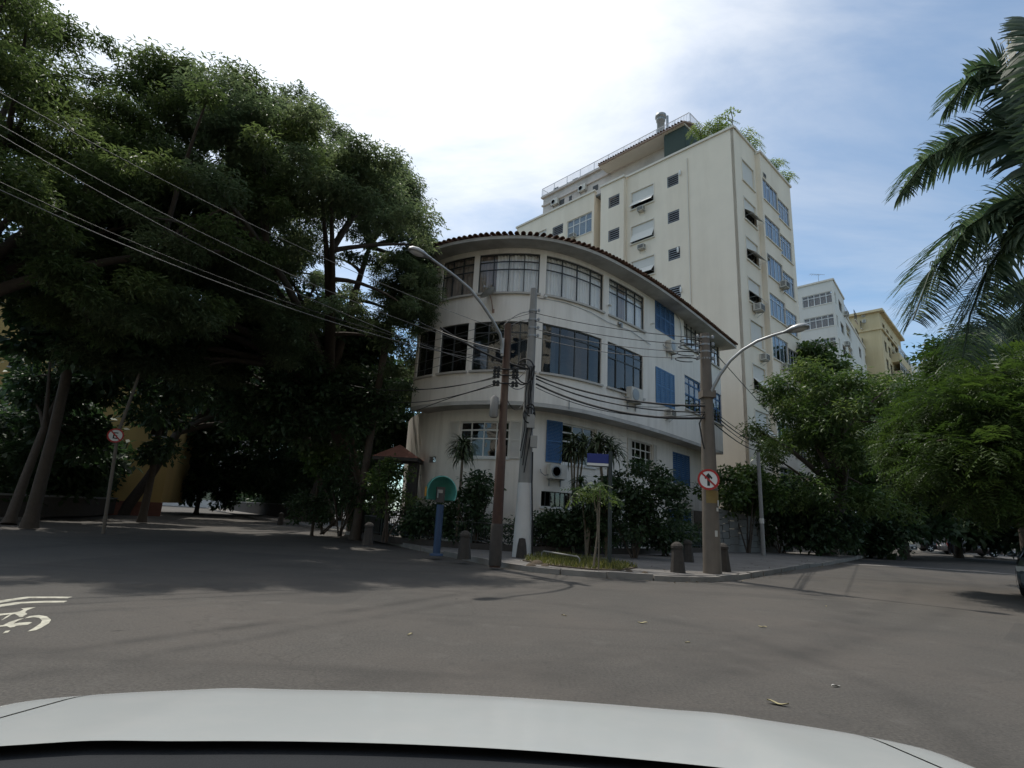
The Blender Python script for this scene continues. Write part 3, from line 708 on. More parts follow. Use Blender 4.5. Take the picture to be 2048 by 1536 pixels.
r_ = gd['door']; gd['door'] = (r_[0], r_[1], PV, r_[3])
print('GD', {k: tuple(round(v, 2) for v in q) for k, q in gd.items()})
m_ = MB(); wall(m_, fac, sL, sR, Z1, Z2, list(up.values()) + list(lo.values()), 0.0, 0.22, 0.35); m_.build('wall', 'house_wall', house)
m_ = MB(); wall(m_, fac, 0.0, sR - 1.2, 0.0, Z1 - .003, list(gd.values()), GOFF, 0.22, 0.45); m_.build('wall', 'house_wall', house)
# end walls and back
m_ = MB()
pL, pR = fac.pos(sL, -0.0), fac.pos(sR, 0.0); tl = fac.tan(sL); tr = fac.tan(sR)
nl = np.array([-tl[1], tl[0]]); nr = np.array([-tr[1], tr[0]])
end = Path([pL + nl * 11, pL + nl * 0.22]); pbox(m_, end, 0, end.len, Z1, Z2, -0.22, 0)
end2 = Path([pR + nr * 0.22, pR + nr * 10]); pbox(m_, end2, 0, end2.len, Z1, Z2, -0.22, 0.0)
pg = fac.pos(sR - 1.2, GOFF); end3 = Path([pg + nr * 0.22, pg + nr * 9]); pbox(m_, end3, 0, end3.len, 0, Z1 - .003, -0.22, 0)
m_.build('side_wall', 'house_wall', house)
# slabs and dark rooms behind the glass
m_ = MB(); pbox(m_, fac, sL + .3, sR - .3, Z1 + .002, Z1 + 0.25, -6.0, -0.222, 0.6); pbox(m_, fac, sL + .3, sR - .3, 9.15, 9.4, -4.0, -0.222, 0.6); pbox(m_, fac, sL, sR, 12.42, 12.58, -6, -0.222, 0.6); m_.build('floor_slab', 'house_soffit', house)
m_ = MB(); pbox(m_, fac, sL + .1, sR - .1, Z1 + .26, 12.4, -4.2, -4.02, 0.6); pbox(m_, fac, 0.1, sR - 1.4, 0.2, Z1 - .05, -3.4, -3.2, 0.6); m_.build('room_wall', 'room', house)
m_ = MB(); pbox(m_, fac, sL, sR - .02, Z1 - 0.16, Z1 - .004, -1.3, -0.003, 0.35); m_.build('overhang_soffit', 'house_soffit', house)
# roof: boxed eaves, deck and barrel tiles
EX = 0.85
class Ext:   # facade path extended past its right end for the eaves
    pass
ex_pts = [tuple(fac.pos(a)) for a in np.linspace(max(sL - 0.6, 0), sR, 90)]; ex_pts.append(tuple(np.array(ex_pts[-1]) + fac.tan(sR) * 0.75))
eav = Path(ex_pts)
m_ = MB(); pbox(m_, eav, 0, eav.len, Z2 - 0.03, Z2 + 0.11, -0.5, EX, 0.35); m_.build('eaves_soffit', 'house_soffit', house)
m_ = MB(); slope = math.tan(R(17)); ss = srange(eav, 0, eav.len, 0.35); vs = []; fs = []
for i, a in enumerate(ss):
    p0 = eav.pos(a, EX + 0.02); p1 = eav.pos(a, -4.2); vs += [(p0[0], p0[1], Z2 + .113), (p1[0], p1[1], Z2 + .113 + (EX + 4.2) * slope), (p1[0], p1[1], Z2 + .113), (p0[0], p0[1], Z2 + .112)]
    if i: q = 4 * i; fs += [(q - 4, q, q + 1, q - 3), (q - 3, q + 1, q + 2, q - 2)]
m_.add(vs, fs); roof = m_.build('roof', 'roof_tile', house)
# one barrel tile (local: runs along +y up the slope, curved up)
def tile_mesh(r=0.105, r2=0.09, ln=0.46, th=0.018, n=7):
    m2 = MB(); vs = []
    for (rr, y) in ((r, 0.0), (r2, ln)):
        for q in (rr, rr - th):
            for k in range(n): a_ = PI * k / (n - 1); vs.append((q * math.cos(a_), y, q * math.sin(a_)))
    fs = []
    for k in range(n - 1):
        fs += [(k, k + 1, 2 * n + k + 1, 2 * n + k), (n + k + 1, n + k, 3 * n + k, 3 * n + k + 1), (k + 1, k, n + k, n + k + 1)]
    m2.add(vs, fs, True); return m2.mesh('tile', 'roof_tile')
tm = tile_mesh(); pitch_t = 0.222
nt_ = int(eav.len / pitch_t)
rest = MB()
for row in range(2):
    for i in range(nt_):
        a = 0.05 + i * pitch_t + random.uniform(-.008, .008); p = eav.pos(a, EX + 0.13 - row * 0.40); t = eav.tan(a)
        rz = math.atan2(t[1], t[0]); z = Z2 + 0.12 + row * 0.40 * slope + random.uniform(-.008, .012)
        if row * nt_ + i < 296: inst(tm, 'tile', roof, (p[0], p[1], z + 0.004), (R(17) + random.uniform(-.03, .03), 0, rz + random.uniform(-.03, .03)))
# channel tiles between (upturned) and the rows further up, joined
for row in range(9):
    for i in range(nt_):
        a = 0.05 + i * pitch_t; p = eav.pos(a + (0 if row >= 2 else pitch_t / 2), EX + 0.10 - row * 0.40); t = eav.tan(a); u = np.array([-t[1], t[0]]); z = Z2 + 0.12 + row * 0.40 * slope
        if row < 2: continue
        vs = []
        for y in (0, .44):
            for k in range(5): an = PI * k / 4; q = p + t * 0.1 * math.cos(an) + u * y; vs.append((q[0], q[1], z + y * slope + 0.09 * math.sin(an)))
        rest.add(vs, [(k, k + 1, 6 + k, 5 + k) for k in range(4)], True)
o = rest.build('upper_tiles', 'roof_tile', roof); o['kind'] = 'stuff'
# windows
OFF = -0.06
cur = [(0.0, 1.0, 'curtain')]
grid_window(fac, house, up['a'], 3, (.2, .2, .6), 'dark_frame', 'glass', OFF, bar=.035, curtain=[(0, 1, 'brown_curtain')])
grid_window(fac, house, up['b'], 4, (.2, .2, .6), 'dark_frame', 'glass', OFF, bar=.035, curtain=[(0, .3, 'brown_curtain'), (.3, 1, 'curtain')])
grid_window(fac, house, up['c'], 4, (.15, .2, .65), 'dark_frame', 'glass', OFF, bar=.035, curtain=cur)
grid_window(fac, house, up['d'], 4, (.15, .2, .65), 'dark_frame', 'glass', OFF, bar=.035, curtain=[(0, .3, 'curtain'), (.3, .5, 'brown_curtain'), (.5, 1, 'curtain')])
for k in 'ef':
    grid_window(fac, house, up[k], 4, (.16, .2, .64), 'dark_frame', 'glass', OFF, bar=0.045, curtain=cur)
    grid_window(fac, house, lo[k], 3, (.22, .33, .45), 'blue_paint', 'glass_dark', OFF, bar=0.09, label='blue wooden casement window')
grid_window(fac, house, lo['z'], 2, (.25, .75), 'dark_frame', 'glass_dark', OFF)
grid_window(fac, house, lo['a'], 2, (.25, .75), 'dark_frame', 'glass_dark', OFF, curtain=[(.45, .8, 'brown_curtain')])
grid_window(fac, house, lo['b'], 4, (.22, .78), 'dark_frame', 'glass_dark', OFF, curtain=[(.25, .55, 'brown_curtain'), (.7, .95, 'curtain')], label='large sliding window with drawn brown curtain')
grid_window(fac, house, lo['c'], 4, (.2, .8), 'dark_frame', 'glass_dark', OFF, colw=[.27, .24, .25, .24], curtain=[(.0, .22, 'curtain')])
grid_window(fac, house, lo['d'], 4, (.13, .2, .67), 'dark_frame', 'glass_dark', OFF, curtain=[(.35, .6, 'brown_curtain'), (.85, 1, 'curtain')])
louvre_shutter(fac, house, up['sh'], 'blue_paint', -0.02, halves=4, slat=.11, label='closed dark blue louvred shutter of the top floor')
louvre_shutter(fac, house, lo['sh'], 'pale_blue_paint', 0.0, halves=4, slat=.11, label='closed faded blue louvred shutter of the middle floor')
# ground floor
GO = GOFF - 0.10
grid_window(fac, house, gd['g1'], 4, (.24, .24, .52), 'white_frame', 'glass_dark', GO, bar=0.06, smat='white_frame')
def side_shutter(s0, s1, r_, mat, label=None): louvre_shutter(fac, house, (s0, s1, r_[2] - .03, r_[3] + .03), mat, GOFF + 0.004, halves=1, label=label, slat=.06)
g = gd['g1']; side_shutter(g[0] - .62, g[0] - .03, g, 'shutter_white'); side_shutter(g[1] + .03, g[1] + .62, g, 'shutter_white')
g = gd['g2']; grid_window(fac, house, g, 3, (.22, .22, .56), 'white_frame', 'glass_dark', GO, bar=0.06, smat='white_frame')
side_shutter(g[0] - .95, g[0] - .02, g, 'blue_paint', 'folded back dark blue shutter'); side_shutter(g[1] + .03, g[1] + .6, g, 'shutter_white')
g = gd['g3']; grid_window(fac, house, g, 4, (.24, .24, .52), 'white_frame', 'glass_dark', GO, bar=0.05, smat='white_frame')
side_shutter(g[0] - .42, g[0] - .03, g, 'shutter_white'); side_shutter(g[1] + .06, g[1] + .45, g, 'shutter_white')
louvre_shutter(fac, house, gd['g4'], 'blue_paint', GOFF - .05, halves=4, slat=.11, label='closed dark blue ground floor shutter')
grid_window(fac, house, gd['base'], 6, (1.0,), 'dark_frame', 'glass_dark', GO, bar=.03, smat='white_frame', label='low barred basement window')
m_ = MB(); v = gd['vent']
for k in range(5): pbox(m_, fac, v[0], v[1], v[2] + k * (v[3] - v[2]) / 5, v[2] + (k + .6) * (v[3] - v[2]) / 5, GOFF - .1, GOFF - .02)
m_.build('vent_grille', 'metal_grey', house)
# garage door with boards
r_ = gd['door']; m_ = MB(); pbox(m_, fac, r_[0] - .12, r_[0] - .002, PV, r_[3] + .12, GOFF - .1, GOFF + .05); pbox(m_, fac, r_[1] + .002, r_[1] + .12, PV, r_[3] + .12, GOFF - .1, GOFF + .05); pbox(m_, fac, r_[0] - .002, r_[1] + .002, r_[3] + .002, r_[3] + .12, GOFF - .1, GOFF + .05)
dr = m_.build('garage_door', 'house_trim', house); nb = 10
for k in range(nb):
    m_ = MB(); a = r_[0] + (r_[1] - r_[0]) * k / nb; pbox(m_, fac, a + .006, a + (r_[1] - r_[0]) / nb - .006, PV + .03, r_[3] - .01, GOFF - .09, GOFF - .045 + random.uniform(-.004, .004)); m_.build('board', 'blue_paint', dr)
# stone foot at the right corner, chimney stub, wall lamps and camera-like bits on the facade
m_ = MB(); pbox(m_, fac, r_[1] + .2, sR - 1.2, 0.1, 2.2, GOFF - .1, GOFF + .07); m_.build('stone_foot', 'stone_base', house)
for x, y in [(1089, 596), (1216, 612), (1302, 648)]:
    s_, z_ = fac.hit(x, y); p = fac.pos(s_, 0.12); m_ = MB(); m_.tube([tuple(fac.pos(s_, 0)) + (z_,), (p[0], p[1], z_)], 0.02, 6); m_.lathe((p[0], p[1], z_), [(.07, -.03), (.10, 0), (.07, .04)], 10); m_.build('wall_lamp', 'white_frame', house)
m_ = MB(); s_, z_ = fac.hit(1238, 648); p = fac.pos(s_, .06); m_.obox((p[0], p[1], z_), (.8, .6, 0), (-.6, .8, 0), (0, 0, 1), .12, .05, .06); m_.obox((p[0] + .05, p[1] - .05, z_ - .1), (.8, .6, 0), (-.6, .8, 0), (0, 0, 1), .04, .05, .1); m_.build('wall_bracket', 'metal_grey', house)
# drain pipe and cable conduits on the facade
def facade_line(pxs, rad, mat, name, off=0.03):
    pts = []
    for x, y in pxs: s_, z_ = fac.hit(x, y); p = fac.pos(s_, off + rad); pts.append((p[0], p[1], z_))
    m2 = MB(); m2.tube(pts, rad, 6); return m2.build(name, mat, house)
facade_line([(1325, 612), (1345, 622), (1358, 640), (1361, 665), (1360, 698)], .018, 'metal_grey', 'conduit')
facade_line([(1075, 596), (1130, 606), (1180, 625), (1215, 645), (1260, 662), (1300, 690)], .012, 'metal_grey', 'conduit')
facade_line([(1137, 800), (1137, 818)], .02, 'metal_grey', 'conduit')

# small tiled porch roof left of the house
pr_ = thing('porch_roof', 'small pyramid of red tiles over the garden gate beside the white house', 'porch', (-4.6, 23.0, 0))
c = pt(800, 897, 24.6); m_ = MB(); w, d, h = 1.0, 0.8, 0.62; z = c[2] - .45
m_.add([(c[0] - w, c[1] - d, z), (c[0] + w, c[1] - d, z), (c[0] + w, c[1] + d, z), (c[0] - w, c[1] + d, z), (c[0], c[1], z + h)], [(0, 1, 4), (1, 2, 4), (2, 3, 4), (3, 0, 4), (3, 2, 1, 0)]); m_.build('tiled_roof', 'terracotta', pr_)
m_ = MB()
for i in (-1, 1): m_.box(c[0] + i * .68 - .2, c[0] + i * .68 + .2, c[1] - .3, c[1] + .3, .12, z - .15)
m_.box(c[0] - .95, c[0] + .95, c[1] - .82, c[1] + .82, z - .14, z - .004); m_.build('gate_frame', 'stone_dark', pr_)

# ---- air conditioners and satellite dish (bolted on: things of their own)
def box_ac(w=.62, h=.42, d=.45):
    t = thing('air_conditioner', 'x', 'air conditioner'); m2 = MB(); m2.box(-w / 2, w / 2, -d, 0, 0, h); m2.build('case', 'ac_case', t, False)
    m2 = MB(); n = 6
    for k in range(n): m2.box(-w / 2 + .03, w / 2 - .03, -d - .012, -d - .002, .04 + k * (h - .08) / n, .04 + (k + .55) * (h - .08) / n)
    m2.build('grille', 'ac_dark', t, False)
    for sx in (-1, 1):
        m2 = MB()
        for k in range(4): m2.box(sx * (w / 2 + .004) - .003, sx * (w / 2 + .004) + .003, -d * .85, -d * .25, .08 + k * .08, .12 + k * .08)
        m2.build('side_louvre', 'ac_dark', t, False)
    for sx in (-.8, .8): m2 = MB(); m2.box(sx * w / 2 - .02, sx * w / 2 + .02, -d * .9, 0, -.04, -.002); m2.tube([(sx * w / 2, -d * .85, -.03), (sx * w / 2, 0, -.28)], .012, 5); m2.build('bracket', 'metal_grey', t, False)
    return t
def split_ac(w=.82, h=.58, d=.3):
    t = thing('air_conditioner', 'x', 'air conditioner'); m2 = MB(); m2.box(-w / 2, w / 2, -d, -.04, 0, h); m2.build('case', 'ac_case', t, False)
    m2 = MB(); cx = -w * .14; r = h * .41
    for q in (1.0, .8, .6, .4, .2): m2.lathe((cx, -d - .012, h / 2), [(r * q - .012, -.006), (r * q, -.006), (r * q, .006), (r * q - .012, .006)], 20, axis='y')
    for k in range(8): a_ = k * PI / 4; m2.obox((cx + math.cos(a_) * r / 2, -d - .012, h / 2 + math.sin(a_) * r / 2), (math.cos(a_), 0, math.sin(a_)), (0, 1, 0), (-math.sin(a_), 0, math.cos(a_)), r / 2, .004, .005)
    m2.build('fan_grille', 'metal_grey', t, False)
    m2 = MB(); m2.lathe((cx, -d - .002, h / 2), [(.001, -.001), (r, -.001), (r, .001), (.001, .001)], 24, axis='y'); m2.build('fan_opening', 'ac_dark', t, False)
    for sx in (-.7, .7): m2 = MB(); m2.box(sx * w / 2 - .02, sx * w / 2 + .02, -d, 0, -.05, -.002); m2.box(sx * w / 2 - .02, sx * w / 2 + .02, -.04, -.003, -.3, -.05); m2.build('bracket', 'metal_grey', t, False)
    m2 = MB(); m2.tube([(-w / 2, -.15, .15), (-w / 2 - .15, -.12, .1), (-w / 2 - .28, -.05, .2), (-w / 2 - .3, .02, .35)], .018, 5); m2.build('pipe', 'metal_grey', t, False); return t
def put(o, path, px, py, label, group=None, off=0.0, sc=1.0, rz=0.0, anchor=0.0):
    s_, z_ = path.hit(px, py, off); p = path.pos(s_, off); t = path.tan(s_)
    o.location = (p[0], p[1], z_ + anchor); o.rotation_euler = (0, 0, math.atan2(t[1], t[0]) + rz); o.scale = (sc, sc, sc); o['label'] = label
    if group: o['group'] = group
    return o
ACB, ACS = box_ac(), split_ac()
used_ac = {'b': False, 's': False}
def new_ac(kind):
    if not used_ac[kind]: used_ac[kind] = True; return ACB if kind == 'b' else ACS
    return copy_tree(ACB if kind == 'b' else ACS)
put(new_ac('s'), fac, 1109, 958, 'white split air conditioner with round fan below the blue shutter on the ground floor wall', off=GOFF, sc=1.0)
put(new_ac('s'), fac, 1262, 806, 'split air conditioner on a shelf at the white balcony band under the middle floor windows', off=0.0, sc=1.15)
put(new_ac('s'), fac, 1338, 706, 'split air conditioner under the dark blue top floor shutter', off=0.0)
put(new_ac('b'), fac, 1334, 834, 'small box air conditioner under the faded blue middle floor shutter', off=0.0, sc=.85)
# satellite dish
sd = thing('satellite_dish', 'grey satellite dish on a wall bracket below the top floor windows', 'satellite dish')
s_, z_ = fac.hit(985, 612); p = fac.pos(s_, 0); sd.location = (p[0], p[1], z_); tq = fac.tan(s_); sd.rotation_euler = (0, 0, math.atan2(tq[1], tq[0]))
m_ = MB(); m_.tube([(0.05, 0, -.25), (0.05, -.12, -.2), (0.05, -.3, .1), (0.0, -.42, .32)], .025, 6); m_.box(0, .1, -.03, 0, -.32, -.15); m_.build('bracket', 'pink_stain', sd, False)
m_ = MB(); ax = np.array([-.55, -.25, .80]); ax /= np.linalg.norm(ax); u_ = np.cross(ax, (0, 1, 0)); u_ /= np.linalg.norm(u_); w_ = np.cross(ax, u_); cc = np.array([-.02, -.45, .35]); vs = []; n = 20
for r2 in (0.02, .2, .36, .45):
    for k in range(n): a_ = 2 * PI * k / n; vs.append(cc + (u_ * math.cos(a_) * .85 + w_ * math.sin(a_)) * r2 + ax * (r2 ** 2 * .55))
fs = [(i * n + k, i * n + (k + 1) % n, (i + 1) * n + (k + 1) % n, (i + 1) * n + k) for i in range(3) for k in range(n)]
vs2 = [np.array(v) - ax * .012 for v in vs]; m_.add(vs, fs, True); m_.add(vs2, [f[::-1] for f in fs], True); m_.build('reflector', 'metal_grey', sd, False)
m_ = MB(); e = cc + ax * .4; m_.tube([cc - u_ * .36, e], .012, 5); m_.lathe(e, [(.03, -.05), (.04, 0), (.03, .05)], 8); m_.build('feed_arm', 'metal_grey', sd, False)
# ================================================================== BEIGE APARTMENT TOWER
az0 = R(23.7); TD = 42.0; ST = 3.5
C0 = np.array([math.sin(az0), math.cos(az0)]) * TD
dl = np.array([math.sin(R(-43.4)), math.cos(R(-43.4))]); dr = np.array([math.sin(R(46.6)), math.cos(R(46.6))])
LPth = Path([C0 + dl * 45, C0]); RPth = Path([C0, C0 + dr * 30])
TOP = CAMH + TD * azel(1470, 255)[1]
tower = thing('apartment_tower', 'tall beige apartment block with rooftop plants behind the rounded white house', 'apartment block', (C0[0], C0[1], 0))
SL = LPth.len
sh = lambda x, y=420, off=0: LPth.hit(x, y, off)[0]
s_main, s_bay, s_rec, s_end = sh(1253), sh(1207), sh(1187), sh(1032, 470)
print('tower s', SL, s_main, s_bay, s_rec, s_end, TOP)
def core_box(path, s0, s1, z1, d0=-0.7, d1=-9):
    m2 = MB(); pbox(m2, path, s0, s1, 0.0, z1, d1, d0); return m2
def awning(path, root, rect, off, tilt=32, drop=0.42, closed=False, two=False):
    """recessed window: white panel above, lower flap swung out over a dark opening"""
    s0, s1, z0, z1 = rect; m2 = MB(); b = .06
    pbox(m2, path, s0, s1, z0, z0 + b, off - .22, off - .14); pbox(m2, path, s0, s1, z1 - b, z1, off - .22, off - .14)
    pbox(m2, path, s0, s0 + b, z0 + b, z1 - b, off - .22, off - .14); pbox(m2, path, s1 - b, s1, z0 + b, z1 - b, off - .22, off - .14)
    pbox(m2, path, (s0 + s1) / 2 - .03, (s0 + s1) / 2 + .03, z0 + b, z1 - b, off - .21, off - .15)
    fr = m2.build('window', 'dark_frame', root); zm = z1 - (z1 - z0) * (1.0 if closed else (1 - drop))
    m2 = MB(); pbox(m2, path, s0 + .02, s1 - .02, zm + .01, z1 - .01, off - .13, off - .09); m2.build('blind', 'shutter_white', fr)
    if not closed:
        ln = (zm - z0) * 1.05; a = R(tilt); cols = [(s0 + .02, (s0 + s1) / 2 - .01), ((s0 + s1) / 2 + .01, s1 - .02)] if two else [(s0 + .02, s1 - .02)]
        for (a0, a1) in cols:
            p0, p1 = path.pos(a0, off - .09), path.pos(a1, off - .09); q0, q1 = path.pos(a0, off - .09 + math.sin(a) * ln), path.pos(a1, off - .09 + math.sin(a) * ln); zb = zm - math.cos(a) * ln
            m2 = MB(); th = np.array([0, 0, .03]); vs = [(*p0, zm), (*p1, zm), (*q1, zb), (*q0, zb)]; vs2 = [tuple(np.array(v) + th) for v in vs]
            m2.add(vs + vs2, [(0, 1, 2, 3), (7, 6, 5, 4), (0, 4, 5, 1), (1, 5, 6, 2), (2, 6, 7, 3), (3, 7, 4, 0)]); m2.build('flap', 'shutter_white', fr)
        for a0 in (s0 + .05, s1 - .05):
            m2 = MB(); p = path.pos(a0, off - .1); q = path.pos(a0, off - .09 + math.sin(a) * ln); m2.tube([(*p, z0 + .25), (*q, zb)], .012, 5); m2.build('stay', 'aluminium', fr)
    g2 = MB(); pbox(g2, path, s0 + b, s1 - b, z0 + b, zm, off - .19, off - .184); g2.build('pane', 'glass_dark', fr)
    m2 = MB(); pbox(m2, path, s0 - .1, s1 + .1, z0 - .12, z0 - .003, off - .1, off + .12); m2.build('sill', 'tower_trim', fr)
    m2 = MB(); t_ = .09; pbox(m2, path, s0 - t_, s0 - .002, z0, z1 + t_, off - .02, off + .035); pbox(m2, path, s1 + .002, s1 + t_, z0, z1 + t_, off - .02, off + .035); pbox(m2, path, s0 - .002, s1 + .002, z1 + .002, z1 + t_, off - .02, off + .033); m2.build('surround', 'tower_trim', fr)
    return fr
slat_cache = {}
def louvre(path, root, rect, off, n=5):
    s0, s1, z0, z1 = rect; m2 = MB(); b = .05
    pbox(m2, path, s0, s1, z0, z0 + b, off - .12, off - .03); pbox(m2, path, s0, s1, z1 - b, z1, off - .12, off - .03); pbox(m2, path, s0, s0 + b, z0 + b, z1 - b, off - .12, off - .03); pbox(m2, path, s1 - b, s1, z0 + b, z1 - b, off - .12, off - .03)
    fr = m2.build('louvre_window', 'metal_grey', root)
    for k in range(n):
        z = z0 + b + (z1 - z0 - 2 * b) * (k + .5) / n; h = (z1 - z0) / n * .42; m2 = MB()
        p0, p1, q0, q1 = path.pos(s0 + b, off - .16), path.pos(s1 - b, off - .16), path.pos(s0 + b, off - .01), path.pos(s1 - b, off - .01)
        vs = [(*p0, z + h), (*p1, z + h), (*q1, z - h * .3), (*q0, z - h * .3)]; vs2 = [(v[0], v[1], v[2] + .02) for v in vs]
        m2.add(vs + vs2, [(0, 1, 2, 3), (7, 6, 5, 4), (3, 2, 6, 7), (0, 4, 5, 1)]); m2.build('slat', 'aluminium', fr)
    return fr
def rows(r, n, dz=ST): return [(r[0], r[1], r[2] - dz * k, r[3] - dz * k) for k in range(n)]
# --- left face
BO, LO_ = 0.45, -0.10          # bay stands forward, left block a little back
A = rows(LPth.rect(1263, 1307, 377, 411), 5); B = rows(LPth.rect(1334, 1357, 350, 372), 5); Cb = rows(LPth.rect(1217, 1239, 391, 413, BO), 5)
G = rows(LPth.rect(1134, 1183, 433, 472, LO_), 4); Lv = rows(LPth.rect(1105, 1126, 451, 470, LO_), 4); Aw = rows(LPth.rect(1066, 1092, 464, 492, LO_), 3)
print('A', A[0], 'B', B[0], 'G', G[0])
TOPL = LPth.hit(1110, 421, LO_)[1]
m_ = MB(); wall(m_, LPth, s_main, SL - .002, 0, TOP, A + B, 0, .25)
m_.build('wall', 'tower_wall', tower)
m_ = MB(); wall(m_, LPth, s_bay, s_main, 0, TOP - .12, Cb, BO, .25); e1 = LPth.pos(s_main, BO); e0 = LPth.pos(s_main, 0.0)
cp = Path([LPth.pos(s_main, BO - .25), LPth.pos(s_main, 0.002)])
pbox(m_, Path([LPth.pos(s_main - .001, BO - .25), LPth.pos(s_main - .001, -.05)]), 0, BO - .25 + .05, 0, TOP - .12, -.25, 0)
pbox(m_, Path([LPth.pos(s_bay, -3.0), LPth.pos(s_bay, BO - .25)]), 0, 3.0 + BO - .25, 0, TOP - .12, -.25, 0)
m_.build('stair_bay', 'tower_wall', tower)
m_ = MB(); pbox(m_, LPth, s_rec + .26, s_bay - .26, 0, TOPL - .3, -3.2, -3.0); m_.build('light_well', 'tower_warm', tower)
m_ = MB(); wall(m_, LPth, s_end, s_rec, 0, TOPL, G + Lv + Aw, LO_, .25); pbox(m_, Path([LPth.pos(s_rec, LO_ - .25), LPth.pos(s_rec, -3.2)]), 0, 3.2 + LO_ - .25, 0, TOPL, -.25, 0)
m_.build('left_wing', 'tower_wall', tower)
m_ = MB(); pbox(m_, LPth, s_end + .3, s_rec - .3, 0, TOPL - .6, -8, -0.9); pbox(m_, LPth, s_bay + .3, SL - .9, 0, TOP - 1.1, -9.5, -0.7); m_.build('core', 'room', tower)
m_ = MB()
pbox(m_, LPth, s_main, SL + .1, TOP + .002, TOP + .2, -.30, .13); pbox(m_, LPth, s_bay - .08, s_main + .1, TOP - .118, TOP + .10, BO - .30, BO + .13); pbox(m_, LPth, s_end - .1, s_rec + .1, TOPL + .002, TOPL + .2, LO_ - .3, LO_ + .13)
m_.build('coping', 'tower_trim', tower)
m_ = MB(); pbox(m_, LPth, s_end, SL - .3, TOPL - .5, TOPL - .3, -9.5, -.3); m_.build('roof_deck', 'grey_wall', tower)
for k, r_ in enumerate(A[:3]): awning(LPth, tower, r_, 0.0, tilt=(38, 24, 40)[k], drop=(.45, .55, .5)[k], two=(k == 0))
for k, r_ in enumerate(A[3:]): awning(LPth, tower, r_, 0.0)
for r_ in B: louvre(LPth, tower, r_, 0.0)
for r_ in Cb: louvre(LPth, tower, r_, BO)
for r_ in Lv: louvre(LPth, tower, r_, LO_)
for r_ in G: grid_window(LPth, tower, r_, 4, (.32, .68), 'white_frame', 'glass_blue', LO_ - .1, bar=.07, smat='tower_trim', curtain=[(0.02, .98, 'curtain')])
for r_ in Aw: awning(LPth, tower, r_, LO_, closed=True)
# stack pipe on the blank wall
m_ = MB(); pts = []
for x, y in [(1372, 318), (1374, 360), (1378, 460), (1384, 600), (1388, 700)]:
    s_, z_ = LPth.hit(x, y); pts.append((s_, z_))
ps = np.mean([p[0] for p in pts]); q = LPth.pos(ps, .07); m_.tube([(q[0], q[1], pts[0][1]), (q[0], q[1], 2)], .05, 8); m_.build('stack_pipe', 'tower_trim', tower)
# narrow windows in the light well
for k in range(3):
    r_ = rows(LPth.rect(1194, 1205, 425, 455, -2.9), 3)[k]; grid_window(LPth, tower, r_, 2, (.4, .6), 'metal_grey', 'glass_dark', -2.9, bar=.05, sill=False)
# lamps beside the louvres
for x, y in [(1361, 348), (1357, 502), (1363, 582)]:
    s_, z_ = LPth.hit(x, y); p = LPth.pos(s_, .12); m_ = MB(); m_.lathe((p[0], p[1], z_ - .15), [(.08, 0), (.09, .1), (.09, .4), (.05, .45)], 10); m_.build('wall_lamp', 'white_frame', tower)
# --- right face
so = lambda x, y, off=0: RPth.hit(x, y, off)[0]
s_step = so(1521, 500); RO = 0.40; s_rend = RPth.hit(1583, 420, RO)[0]
CA = rows(RPth.rect(1485, 1507, 331, 370), 7); B1 = rows(RPth.rect(1527, 1555, 372, 411, RO), 8); B2 = rows(RPth.rect(1557.5, 1578, 408, 446, RO), 8)
print('R', s_step, s_rend, CA[0], B1[0], B2[0])
m_ = MB(); wall(m_, RPth, 0.0, s_step, 0, TOP, CA, 0, .25); m_.build('wall', 'tower_wall', tower)
m_ = MB(); wall(m_, RPth, s_step, s_rend, 3.2, TOP - .25, B1 + B2, RO, .25); pbox(m_, Path([RPth.pos(s_step, -.1), RPth.pos(s_step, RO - .252)]), 0, RO - .25 + .1, 3.2, TOP - .25, -.25, 0)
pbox(m_, Path([RPth.pos(s_rend, RO - .25), RPth.pos(s_rend, -9)]), 0, 9, 0, TOP - .25, -.25, 0)
m_.build('window_bay', 'tower_wall', tower)
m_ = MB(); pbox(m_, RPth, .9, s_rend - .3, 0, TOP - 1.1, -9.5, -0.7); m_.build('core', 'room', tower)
m_ = MB(); pbox(m_, RPth, .13, s_step + .1, TOP + .002, TOP + .2, -.3, .13); pbox(m_, RPth, s_step - .1, s_rend + .1, TOP - .248, TOP - .05, RO - .3, RO + .13); m_.build('coping', 'tower_trim', tower)
for k, r_ in enumerate(CA): awning(RPth, tower, r_, 0, closed=(k in (0, 4)), tilt=(0, 48, 52, 45, 0, 42, 40)[k], drop=.5)
for k, r_ in enumerate(B1):
    grid_window(RPth, tower, r_, 4, (.22, .78) if k % 2 else (1.0,), 'aluminium', 'glass_blue', RO - .06, bar=.06, smat='tower_trim', curtain=[(.1, .4, 'curtain'), (.6, .9, 'curtain')])
for k, r_ in enumerate(B2):
    grid_window(RPth, tower, r_, 4, (.22, .78), 'aluminium', 'glass_blue', RO - .06, bar=.06, smat='tower_trim', curtain=[(.0, .35, 'curtain')])
